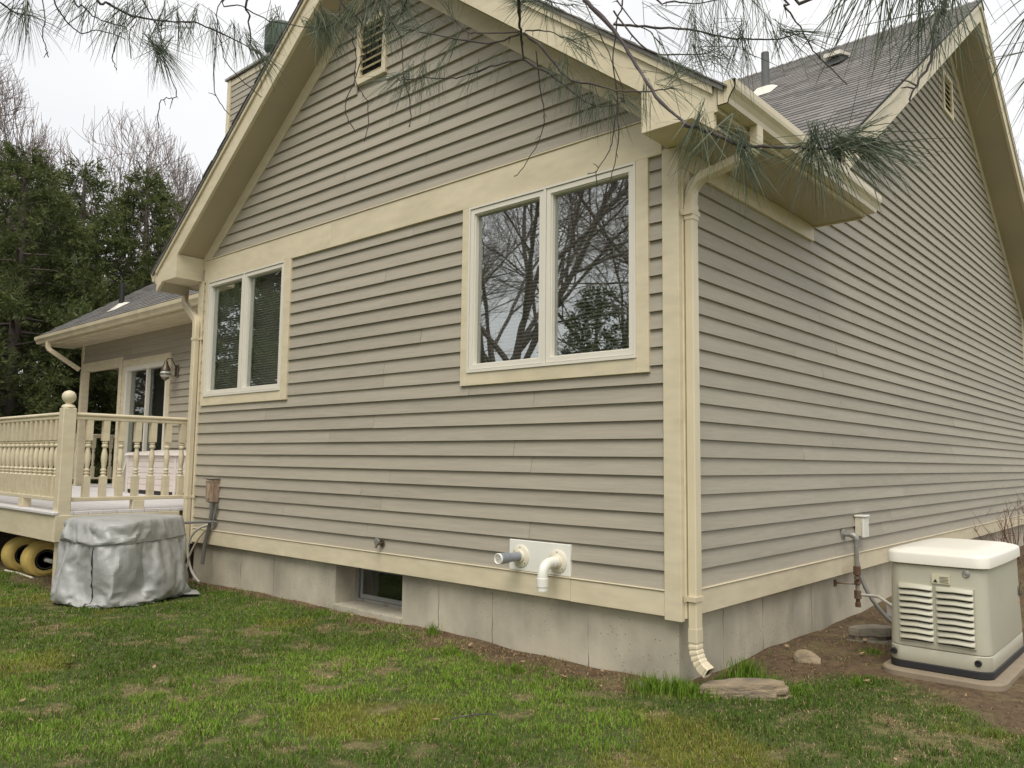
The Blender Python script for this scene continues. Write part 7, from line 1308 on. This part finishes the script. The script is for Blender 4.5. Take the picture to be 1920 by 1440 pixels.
def seg_tubes(P0, P1, r0, r1):
    """three-sided tubes for arrays of segments -> quads (n*3,4,3)"""
    t = unit(P1 - P0); a = np.where(np.abs(t[:, 2:3]) < .9, np.array([[0, 0, 1.]]), np.array([[1., 0, 0]]))
    u = unit(np.cross(t, a)); w = np.cross(t, u); Q = []
    for k in range(3):
        a0, a1 = 2.0944 * k, 2.0944 * (k + 1)
        d0 = u * math.cos(a0) + w * math.sin(a0); d1 = u * math.cos(a1) + w * math.sin(a1)
        Q.append(np.stack([P0 + d0 * r0[:, None], P0 + d1 * r0[:, None], P1 + d1 * r1[:, None], P1 + d0 * r1[:, None]], 1))
    return np.concatenate(Q)
def bare_tree(name, loc, H, seed, label, group=None, kids=(8, 8, 7, 6, 3), spread=1.15, trunk_r=.02, fork=.24, twig=.0065, dome=False):
    rr = np.random.default_rng(seed)
    root = empty(name, (loc[0], loc[1], 0)); tag(root, label, "tree", group)
    big = MB(); S0 = []; S1 = []; R0 = []; R1 = []
    def grow(p, d, L, r, lv):
        n = 4 if lv < 2 else (3 if lv < 4 else 2)
        pts = [p]; dd = d
        for i in range(n):
            dd = unit(dd + rr.normal(size=3) * (.10 if lv < 2 else .17) + np.array((0, 0, .06 if lv > 0 else .02)))
            q = pts[-1] + dd * L / n
            if dome and lv > 0:
                e = (q - np.array((loc[0], loc[1], H * .60))) / (np.array((.33, .33, .40)) * H * rr.uniform(.93, 1.02))
                if e @ e > 1.0:
                    if i: pts.append(pts[-1] + dd * L / n * rr.uniform(.2, .5))
                    break
            pts.append(q)
        n = len(pts) - 1
        if n == 0: return
        rad = [r * (1 - .62 * i / n) for i in range(n + 1)]
        if lv < 3: big.tube(pts, rad, 7 if lv < 2 else 5, False)
        else:
            for i in range(n): S0.append(pts[i]); S1.append(pts[i + 1]); R0.append(rad[i]); R1.append(rad[i + 1])
        if lv >= len(kids): return
        k = kids[lv]
        for j in range(k):
            t = (.22 + .78 * (j + rr.random()) / k) if lv else (.45 + .55 * (j + .5) / k)
            f = t * n; i = min(int(f), n - 1); q = pts[i] + (pts[i + 1] - pts[i]) * (f - i)
            base = unit(pts[i + 1] - pts[i]); side = unit(np.cross(base, rr.normal(size=3)))
            if lv == 0:
                az = j * 2.4 + rr.uniform(-.3, .3); side = np.array((math.cos(az), math.sin(az), 0))
            ang = rr.uniform(.35, .75) * (spread if lv == 0 else 1.0)
            nd = unit(base * math.cos(ang) + side * math.sin(ang))
            l2 = L * ((1.45 if lv == 0 else .56) * rr.uniform(.75, 1.1)) * (1 - .35 * (t - .3) if lv else 1)
            if lv == 0: l2 = H * (.62 if dome else .50) * rr.uniform(.85, 1.1)
            grow(q, nd, l2, max(twig, rad[i] * (.62 if lv == 0 else .55)), lv + 1)
    grow(np.array((loc[0], loc[1], -.2)), np.array((rr.normal() * .03, rr.normal() * .03, 1.)), H * fork * 1.6, trunk_r * H, 0)
    big.build("trunk", BARK_G, root, True, fix=False)
    V = seg_tubes(np.array(S0), np.array(S1), np.array(R0), np.array(R1))
    quads_obj("crown", V, None, TWIG_G, root)
    return root

def dome_tree(name, loc, fork, Rh, Rv, seed, label, group):
    """round-crowned bare tree: limbs fan out to an even dome of fine twigs"""
    rr = np.random.default_rng(seed); F = np.array((loc[0], loc[1], fork))
    root = empty(name, (loc[0], loc[1], 0)); tag(root, label, "tree", group)
    big = MB(); big.tube([(loc[0], loc[1], -.2), (loc[0] + .05, loc[1], fork * .5), tuple(F)], [.30, .25, .22], 9, False)
    surf = lambda d: 1 / math.sqrt((d[0] ** 2 + d[1] ** 2) / Rh ** 2 + d[2] ** 2 / Rv ** 2)
    S0 = []; S1 = []; R0 = []; R1 = []
    def link(p, t, q, r0, r1, n):
        L = np.linalg.norm(q - p); c = p + unit(t) * L * .45; pts = []
        for k in range(n + 1):
            f = k / n; pts.append((1 - f) ** 2 * p + 2 * f * (1 - f) * c + f * f * q + (rr.normal(size=3) * L * .02 if 0 < k < n else 0))
        rad = [r0 + (r1 - r0) * k / n for k in range(n + 1)]
        return pts, rad, unit(pts[-1] - pts[-2])
    fr_ = (.34, .58, .76, .89, 1.0); kids = (9, 7, 7, 5, 3); spr = (0, .42, .21, .10, .042); rad_ = (.20, .085, .035, .016, .0095, .006)
    def grow(p, t, d, lv):
        for j in range(kids[lv]):
            if lv == 0:
                az = j * 2.4 + rr.uniform(-.3, .3); el = rr.uniform(.35, 1.35); nd = np.array((math.cos(az) * math.cos(el), math.sin(az) * math.cos(el), math.sin(el)))
            else: nd = unit(d + rr.normal(size=3) * spr[lv])
            if nd[2] < .02: nd[2] = .02; nd = unit(nd)
            fq = fr_[lv] + rr.uniform(-.06, .04) * (1 if lv < 3 else .6); q = F + nd * surf(nd) * fq * (1.0 if lv < 4 else rr.uniform(.97, 1.03))
            pts, rad, tt = link(p, t, q, rad_[lv], rad_[lv + 1], 5 if lv < 2 else (3 if lv < 4 else 2))
            if lv < 2: big.tube(pts, rad, 6, False)
            else:
                for i in range(len(pts) - 1): S0.append(pts[i]); S1.append(pts[i + 1]); R0.append(rad[i]); R1.append(rad[i + 1])
            if lv < 4:
                grow(pts[-1], tt, nd, lv + 1)
    grow(F, np.array((0, 0, 1.)), np.array((0, 0, 1.)), 0)
    big.build("trunk", BARK_G, root, True, fix=False)
    quads_obj("crown", seg_tubes(np.array(S0), np.array(S1), np.array(R0), np.array(R1)), None, TWIG_G, root)
    return root
cedar("cedar_tree", (-18.8, 4.7), 9.0, 3.3, 1, "dark evergreen just behind the low porch roof", "evergreens beyond the deck")
cedar("cedar_tree", (-18.6, 1.7), 8.7, 3.6, 2, "tallest dark evergreen above the deck railing at the left", "evergreens beyond the deck")
cedar("cedar_tree", (-17.4, -1.6), 8.4, 3.4, 3, "dark evergreen cut off by the left picture edge", "evergreens beyond the deck")
cedar("cedar_tree", (-20.2, 3.6), 9.3, 3.2, 7, "evergreen squeezed between the two biggest ones at the left", "evergreens beyond the deck", dens=.7)
cedar("cedar_tree", (-23.5, 8.0), 8.4, 3.3, 4, "evergreen seen through the open porch corner", "evergreens beyond the deck", dens=.55)
cedar("cedar_tree", (-23.0, 3.4), 9.4, 3.8, 5, "evergreen half hidden behind the tallest one at the left", "evergreens beyond the deck", dens=.55)
cedar("cedar_tree", (-27.0, 12.5), 8.0, 3.4, 6, "far evergreen low behind the porch roof", "evergreens beyond the deck", dens=.55)
dome_tree("bare_tree", (-27.0, 7.3), 5.0, 4.0, 9.0, 21, "leafless round-crowned tree rising behind the evergreens, right of the pair", "leafless trees behind the evergreens")
dome_tree("bare_tree", (-28.4, 2.0), 5.0, 4.3, 10.6, 22, "leafless tree at the far left picture edge above the evergreens", "leafless trees behind the evergreens")
dome_tree("bare_tree", (-30.5, 12.6), 4.0, 4.0, 7.5, 23, "leafless tree low beside the near gable rake at the left", "leafless trees behind the evergreens")
bare_tree("bare_tree", (1.3, 27.0), 13.0, 24, "leafless tree at the right picture edge beyond the tall gable", kids=(6, 6, 6, 5, 2))
# across the yard, seen mirrored in the panes
refl = bare_tree("bare_tree", (-10.8, -10.2), 13.5, 31, "leafless tree across the yard, seen mirrored in the window panes", "leafless trees mirrored in the panes", kids=(6, 7, 7, 6, 2), fork=.30, trunk_r=.013)
refl2 = bare_tree("bare_tree", (-5.8, -15.5), 14.5, 32, "leafless tree across the yard, seen mirrored in the window panes", "leafless trees mirrored in the panes", kids=(6, 7, 7, 6, 2), fork=.26, trunk_r=.014)
for i, (x, y, rz) in enumerate(((-13.5, -13.5, 1.1), (-9.5, -21.0, 2.3), (-16.0, -22.0, 4.0), (-20.5, -15.5, 5.2), (-3.0, -23.0, .7), (-12.5, -30.0, 3.1))):
    src = refl if i % 2 else refl2
    s0 = WLOC[src.name]; c = copy_tree(src, (x - s0.x, y - s0.y, 0)); c.rotation_euler.z = rz
cedar("cedar_tree", (-9.9, -13.0), 6.0, 2.0, 41, "pointed evergreen mirrored in the right casement pane", "evergreens mirrored in the panes", dens=.55)
cedar("cedar_tree", (-14.0, -5.6), 9.5, 3.8, 42, "dense evergreen mirrored darkly in the far left window", "evergreens mirrored in the panes", dens=1.3)
cedar("cedar_tree", (-17.5, -6.0), 10.0, 4.2, 43, "evergreen mirrored at the edge of the far left window", "evergreens mirrored in the panes", dens=.9)

# ------------------------------------------------------------------ white pine hanging over the camera
pine = empty("pine_tree", (4.8, -7.6, 0)); tag(pine, "white pine whose long-needled drooping branches hang across the top", "tree")
MB().tube([(4.8, -7.6, -.2), (4.78, -7.55, 2), (4.7, -7.5, 5), (4.75, -7.6, 9), (4.8, -7.6, 13)], [.24, .21, .18, .12, .03], 12).build("trunk", BARK_P, pine, True)
LIMBS = [[(4.74, -7.53, 3.4), (3.9, -6.2, 3.75), (2.9, -4.9, 3.75), (1.9, -3.9, 3.45), (1.3, -3.2, 3.15), (.9, -2.75, 3.0)],
         [(4.74, -7.53, 4.2), (3.2, -6.2, 4.2), (1.8, -5.2, 3.8), (.9, -4.5, 3.45), (.45, -4.05, 3.1)],
         [(4.74, -7.53, 3.9), (4.0, -6.0, 3.9), (3.4, -4.8, 3.5), (3.0, -3.9, 3.0), (2.85, -3.5, 2.75)]]
limb_pts = []
for L in LIMBS:
    r0 = [.075 * (1 - .75 * i / (len(L) - 1)) for i in range(len(L))]
    MB().tube(L, r0, 9).build("limb", BARK_P, pine, True)
    for a, b in zip(L, L[1:]):
        for k in range(8): limb_pts.append(Vector(a).lerp(Vector(b), k / 8))
def smooth_path(pts, n=5):
    pts = [Vector(p) for p in pts]; out = []
    for i in range(len(pts) - 1):
        p0, p1, p2, p3 = pts[max(i - 1, 0)], pts[i], pts[i + 1], pts[min(i + 2, len(pts) - 1)]
        for k in range(n):
            f = k / n
            out.append(.5 * ((2 * p1) + (-p0 + p2) * f + (2 * p0 - 5 * p1 + 4 * p2 - p3) * f * f + (-p0 + 3 * p1 - 3 * p2 + p3) * f ** 3))
    out.append(pts[-1]); return out
prr = np.random.default_rng(77)
for (rmm, W, TF) in PINE:
    P = [Vector(w) for w in W]
    px, py, _d = pix(P[0])
    if py < 12 or px > 1925 or px < -5:
        q = min(limb_pts, key=lambda a: (a - P[0]).length)
        P = [q, q.lerp(P[0], .6) + Vector((0, 0, .10))] + P
    sp = smooth_path(P, 5)
    for i in range(1, len(sp) - 1): sp[i] = sp[i] + Vector(prr.normal(size=3) * .0011)
    n = len(sp); r = rmm * .001 * .78
    rad = [max(.0012, r * (1 - .6 * i / (n - 1)) * (1 + (.3 if prr.random() < .08 else 0) + .06 * prr.normal())) for i in range(n)]
    m = MB(); m.tube(sp, rad, 7)
    for _ in range(int(n * .12)):          # short dead spurs
        i = prr.integers(2, n - 1); d = Vector(unit(prr.normal(size=3) + np.array((0, 0, -.4))))
        L = prr.uniform(.008, .03); m.tube([sp[i], sp[i] + d * L * .5, sp[i] + d * L + Vector((0, 0, -.004))], [.0013, .001, .0007], 4)
    b = m.build("branch", TWIG_P, pine, True, fix=False)
    if not TF: continue
    Q = []; tint = []
    for (x, y, z, dx, dy, dz, ln, cnt) in TF:
        a = np.array((x, y, z)); v = unit(np.array((dx, dy, dz)))
        cnt = int(cnt * (.30 if (Vector((x, y, z)) - CAM).length < 1.42 else (.38 if z > 1.9 and x > 1.6 else .56))); tone = prr.uniform(.1, .5)
        for _ in range(cnt):
            s = a - v * prr.uniform(0, .055) + prr.normal(size=3) * .005
            d = unit(v + prr.normal(size=3) * .36)
            L = ln * prr.uniform(.72, 1.12); w = prr.uniform(.0005, .0008)
            sd = unit(np.cross(d, prr.normal(size=3)))
            droop = prr.uniform(.05, .22) * L; curl = prr.normal(size=3) * .06 * L
            pts = []
            for t in (0, .33, .67, 1):
                pts.append(s + d * L * t + np.array((0, 0, -droop * t * t)) + curl * t * t)
            ws = (w, w, w * .9, w * .3)
            for k in range(3):
                Q.append([pts[k] - sd * ws[k], pts[k] + sd * ws[k], pts[k + 1] + sd * ws[k + 1], pts[k + 1] - sd * ws[k + 1]])
                tint.append(np.clip(tone + prr.uniform(-.12, .25), 0, 1))
    quads_obj("needles", np.array(Q), np.array(tint), NEEDLE, b)

# ------------------------------------------------------------------ bare shrub by the far end of the wall
sh = empty("bare_shrub", (.75, 8.2, 0)); tag(sh, "leafless reddish shrub against the side wall behind the generator", "shrub")
srr = np.random.default_rng(8); m = MB()
SHM = M("red_brown_stem", (.14, .06, .035), .85, var=.2, vscale=12)
for i in range(46):
    b = np.array((.75 + srr.normal() * .25, 8.2 + srr.normal() * .5, -.05)); d = unit(np.array((srr.normal() * .35, srr.normal() * .35, 1.)))
    L = srr.uniform(.45, 1.15); p1 = b + d * L * .5; p2 = b + d * L + np.array((srr.normal() * .08, srr.normal() * .08, 0))
    m.tube([b, p1, p2], [.007, .005, .002], 4, False)
    for _ in range(6):
        t = srr.uniform(.3, 1); q = b + d * L * t; m.tube([q, q + unit(d + srr.normal(size=3) * .8) * srr.uniform(.08, .3)], [.003, .001], 3, False)
m.build("stems", SHM, sh, True, fix=False)

# ------------------------------------------------------------------ turf
def grass_object(name, X, Y, Hh, Wd, lean, col, label, cat):
    n = len(X); Zb = gz(X, Y) - .004
    az = RNG.random(n) * 6.283; d = np.stack([np.cos(az), np.sin(az), np.zeros(n)], 1)
    fa = az + RNG.normal(size=n) * .9 + 1.57; s = np.stack([np.cos(fa), np.sin(fa), np.zeros(n)], 1)
    base = np.stack([X, Y, Zb], 1); up = np.array((0, 0, 1.))
    h = Hh[:, None]; w = Wd[:, None]; l = lean[:, None]
    mid = base + up * h * .55 * np.sqrt(np.maximum(.05, 1 - .3 * l)) + d * h * .28 * l
    tip = base + up * h * np.maximum(.12, 1 - .55 * l) + d * h * .85 * l
    V = np.stack([base - s * w, base + s * w, mid + s * w * .8, mid - s * w * .8, tip], 1).reshape(-1, 3)
    o5 = np.arange(n, dtype=np.int64) * 5
    L1 = np.stack([o5, o5 + 1, o5 + 2, o5 + 3], 1); L2 = np.stack([o5 + 3, o5 + 2, o5 + 4], 1)
    loops = np.concatenate([L1, L2], 1).ravel().astype(np.int32)
    ls_ = np.stack([np.arange(n) * 7, np.arange(n) * 7 + 4], 1).ravel().astype(np.int32)
    me = bpy.data.meshes.new(name)
    me.vertices.add(5 * n); me.loops.add(7 * n); me.polygons.add(2 * n)
    me.vertices.foreach_set("co", V.astype(np.float32).ravel())
    me.loops.foreach_set("vertex_index", loops); me.polygons.foreach_set("loop_start", ls_)
    me.update(calc_edges=True)
    a = me.color_attributes.new("bladecol", 'FLOAT_COLOR', 'POINT')
    cc = np.repeat(np.concatenate([col, np.ones((n, 1))], 1), 5, axis=0)
    a.data.foreach_set("color", cc.astype(np.float32).ravel())
    me.materials.append(BLADE)
    o = bpy.data.objects.new(name, me); COL.objects.link(o)
    tag(o, label, cat, kind="stuff"); return o
BLADE = M("grass_blade", (.1, .2, .05), .6, var=0.05, attr="bladecol", spec=.3)
N = 1400000
ang = R(-41.6) + (RNG.random(N) - .5) * R(96)
dist = np.sqrt(RNG.random(N) * (13.0 ** 2 - 2.4 ** 2) + 2.4 ** 2)
X = CAM.x + np.sin(ang) * dist; Y = CAM.y + np.cos(ang) * dist
keep = RNG.random(N) < np.clip((5.2 / dist) ** 1.6, 0, 1)
keep &= ~((X > -6.12) & (X < -.0) & (Y > .02)) & ~((X > .70) & (X < 1.56) & (Y > .91) & (Y < 2.4))
keep &= ~((X > -5.85) & (X < -4.8) & (Y > -1.45) & (Y < -.45))
keep &= ~((X < -6.2) & (Y > -1.0))
X, Y, dist = X[keep], Y[keep], dist[keep]
dr, sw, ms = dirt(X, Y), straw(X, Y), moss(X, Y)
clump = fbm(X * 7, Y * 7, 3, 3)
k2 = RNG.random(len(X)) < np.clip(1.05 - dr * 1.0, .06, 1) * np.clip(1.0 - .15 * sw, 0, 1) * np.clip(clump * 2.0 - .05, .25, 1)
X, Y, dist, dr, sw, ms, clump = (a[k2] for a in (X, Y, dist, dr, sw, ms, clump))
n = len(X)
dead = RNG.random(n) < np.clip(.19 + .62 * sw + .5 * dr, 0, .95)
patch = fbm(X * 1.1, Y * 1.1, 6, 3)
Hh = (.020 + .024 * RNG.random(n) + .085 * np.clip(clump - .47, 0, 1)) * (1 - .35 * sw)
Hh[dead] *= .8
Wd = (.0010 + .0010 * RNG.random(n)) * (1 + .10 * np.clip(dist - 4, 0, 6))
lean = np.where(dead, RNG.uniform(.7, 1.6, n), RNG.uniform(.1, .95, n))
g1 = np.array((.076, .148, .010)); g2 = np.array((.165, .258, .021)); g3 = np.array((.25, .235, .035)); dcol = np.array((.38, .29, .155)); dcol2 = np.array((.22, .145, .075))
t = np.clip(RNG.random(n) * .75 + (patch - .5) * 1.2, 0, 1)[:, None]
col = (g1 * (1 - t) + g2 * t) * (.80 + .45 * sstep(.3, .7, patch))[:, None]
mm = (ms * RNG.random(n))[:, None]; col = col * (1 - mm) + g3 * mm
td = np.clip(RNG.random(n) ** 1.3 + .35 * dr, 0, 1)[:, None]
col = np.where(dead[:, None], dcol * (1 - td) + dcol2 * td, col) * (.8 + .4 * RNG.random(n))[:, None]
grass_object("lawn_grass", X, Y, Hh, Wd, lean, col, "patchy green and straw coloured lawn grass", "grass")
# taller tufts along the foundation
TX = []; TY = []; TH = []
for (x, y, r, cnt, h) in ((.20, .45, .10, 420, .17), (.33, .36, .14, 260, .10), (-.10, -.17, .16, 520, .11), (.03, -.10, .12, 380, .12), (-2.05, -.10, .06, 110, .12), (-.95, -.42, .18, 300, .075), (.12, -.08, .18, 420, .09),
                          (.55, .35, .15, 260, .07), (.78, .72, .08, 110, .06), (.62, 1.50, .10, 140, .05), (-3.3, -.25, .2, 200, .07), (-1.5, -.42, .12, 160, .07), (-6.6, -1.45, .2, 200, .07), (-7.3, -1.5, .25, 260, .08)):
    a = RNG.random(cnt) * 6.283; q = np.abs(RNG.normal(size=cnt)) * r * .6
    TX.append(x + np.cos(a) * q); TY.append(y + np.sin(a) * q); TH.append(h * RNG.uniform(.45, 1.1, cnt))
TX = np.concatenate(TX); TY = np.concatenate(TY); TH = np.concatenate(TH); n = len(TX)
t = RNG.random(n)[:, None]
grass_object("grass_tufts", TX, TY, TH, .0016 + .001 * RNG.random(n), RNG.uniform(.1, .7, n), g1 * (1 - t) + g2 * .9 * t, "longer green grass tufts against the foundation", "grass")
# matted leaf litter and needles along the wall
n = 6500
LX = RNG.uniform(-6.0, 2.2, n); LY = np.where(RNG.random(n) < .6, -np.abs(RNG.normal(size=n)) * .30, RNG.uniform(-.4, 3.4, n))
ok = (dirt(LX, LY) > .08) & ~((LX > -6.06) & (LX < -.03) & (LY > .02)) & ~((LX > .70) & (LX < 1.56) & (LY > .91) & (LY < 2.4))
LX, LY = LX[ok], LY[ok]; n = len(LX)
tz = RNG.random(n)[:, None]
lc = np.array((.34, .22, .12)) * (1 - tz) + np.array((.14, .085, .05)) * tz
grass_object("leaf_litter", LX, LY, RNG.uniform(.015, .05, n), RNG.uniform(.001, .005, n), RNG.uniform(1.2, 1.8, n), lc, "brown leaf litter and dead needles along the foundation", "litter")

# ------------------------------------------------------------------ dead leaves and a twig on the lawn
def leaf_mesh(seed):
    rr = random.Random(seed); pts = []
    n = 14
    for i in range(n):
        a = 2 * math.pi * i / n; r = (1.0 if i % 2 == 0 else .58) * rr.uniform(.8, 1.1)
        x, y = math.cos(a) * r, math.sin(a) * r * .62
        pts.append((x, y, .35 * abs(y) + .22 * x * x * rr.uniform(.5, 1) + rr.uniform(-.05, .05)))
    v = [(0, 0, .03)] + pts; f = [(0, i + 1, (i + 1) % n + 1) for i in range(n)]
    s = len(v); v += [(a, b, c - .03) for a, b, c in v]; f += [(s, s + (i + 1) % n + 1, s + i + 1) for i in range(n)]
    me = bpy.data.meshes.new("dead_leaf"); me.from_pydata(v, [], f); me.materials.append(LEAFB); return me
lms = [leaf_mesh(i) for i in range(4)]
lrr = random.Random(3)
def add_leaf(x, y, s, label, group):
    o = bpy.data.objects.new("dead_leaf", lms[lrr.randrange(4)]); COL.objects.link(o)
    o.location = (x, y, float(gz(x, y)) + .022); o.scale = (s, s, s)
    o.rotation_euler = (lrr.uniform(-.4, .4), lrr.uniform(-.4, .4), lrr.uniform(0, 6.28))
    tag(o, label, "leaf", group)
add_leaf(-3.04, -2.29, .055, "pale brown lobed oak leaf on the lawn below the silver cover", None)
for i in range(34):
    a = R(-41.6 + lrr.uniform(-32, 33)); d = lrr.uniform(3.7, 7.5)
    x, y = CAM.x + math.sin(a) * d, CAM.y + math.cos(a) * d
    if (y > -.1 and x < .1) or (x > .6 and y > .8): continue
    add_leaf(x, y, lrr.uniform(.014, .03), "small curled brown leaf lying on the lawn", "curled leaves on the lawn")
for i in range(26):
    x = lrr.uniform(-5.6, -.2); y = -abs(lrr.gauss(0, .14)) - .02
    add_leaf(x, y, lrr.uniform(.018, .034), "crisp brown leaf in the litter along the front foundation", "leaves along the front foundation")
for i in range(8):
    x = lrr.uniform(.08, .6); y = lrr.uniform(.4, 2.4)
    add_leaf(x, y, lrr.uniform(.015, .03), "brown leaf on the bare earth near the generator", "leaves on the bare earth")
m = MB(); m.tube([(-.47, -1.44, .045), (-.42, -1.36, .055), (-.38, -1.28, .052), (-.345, -1.225, .04)], [.004, .0035, .003, .002], 6)
tag(m.build("fallen_twig", TWIG_P, None, True), "thin bare twig lying on the grass in the foreground", "twig")
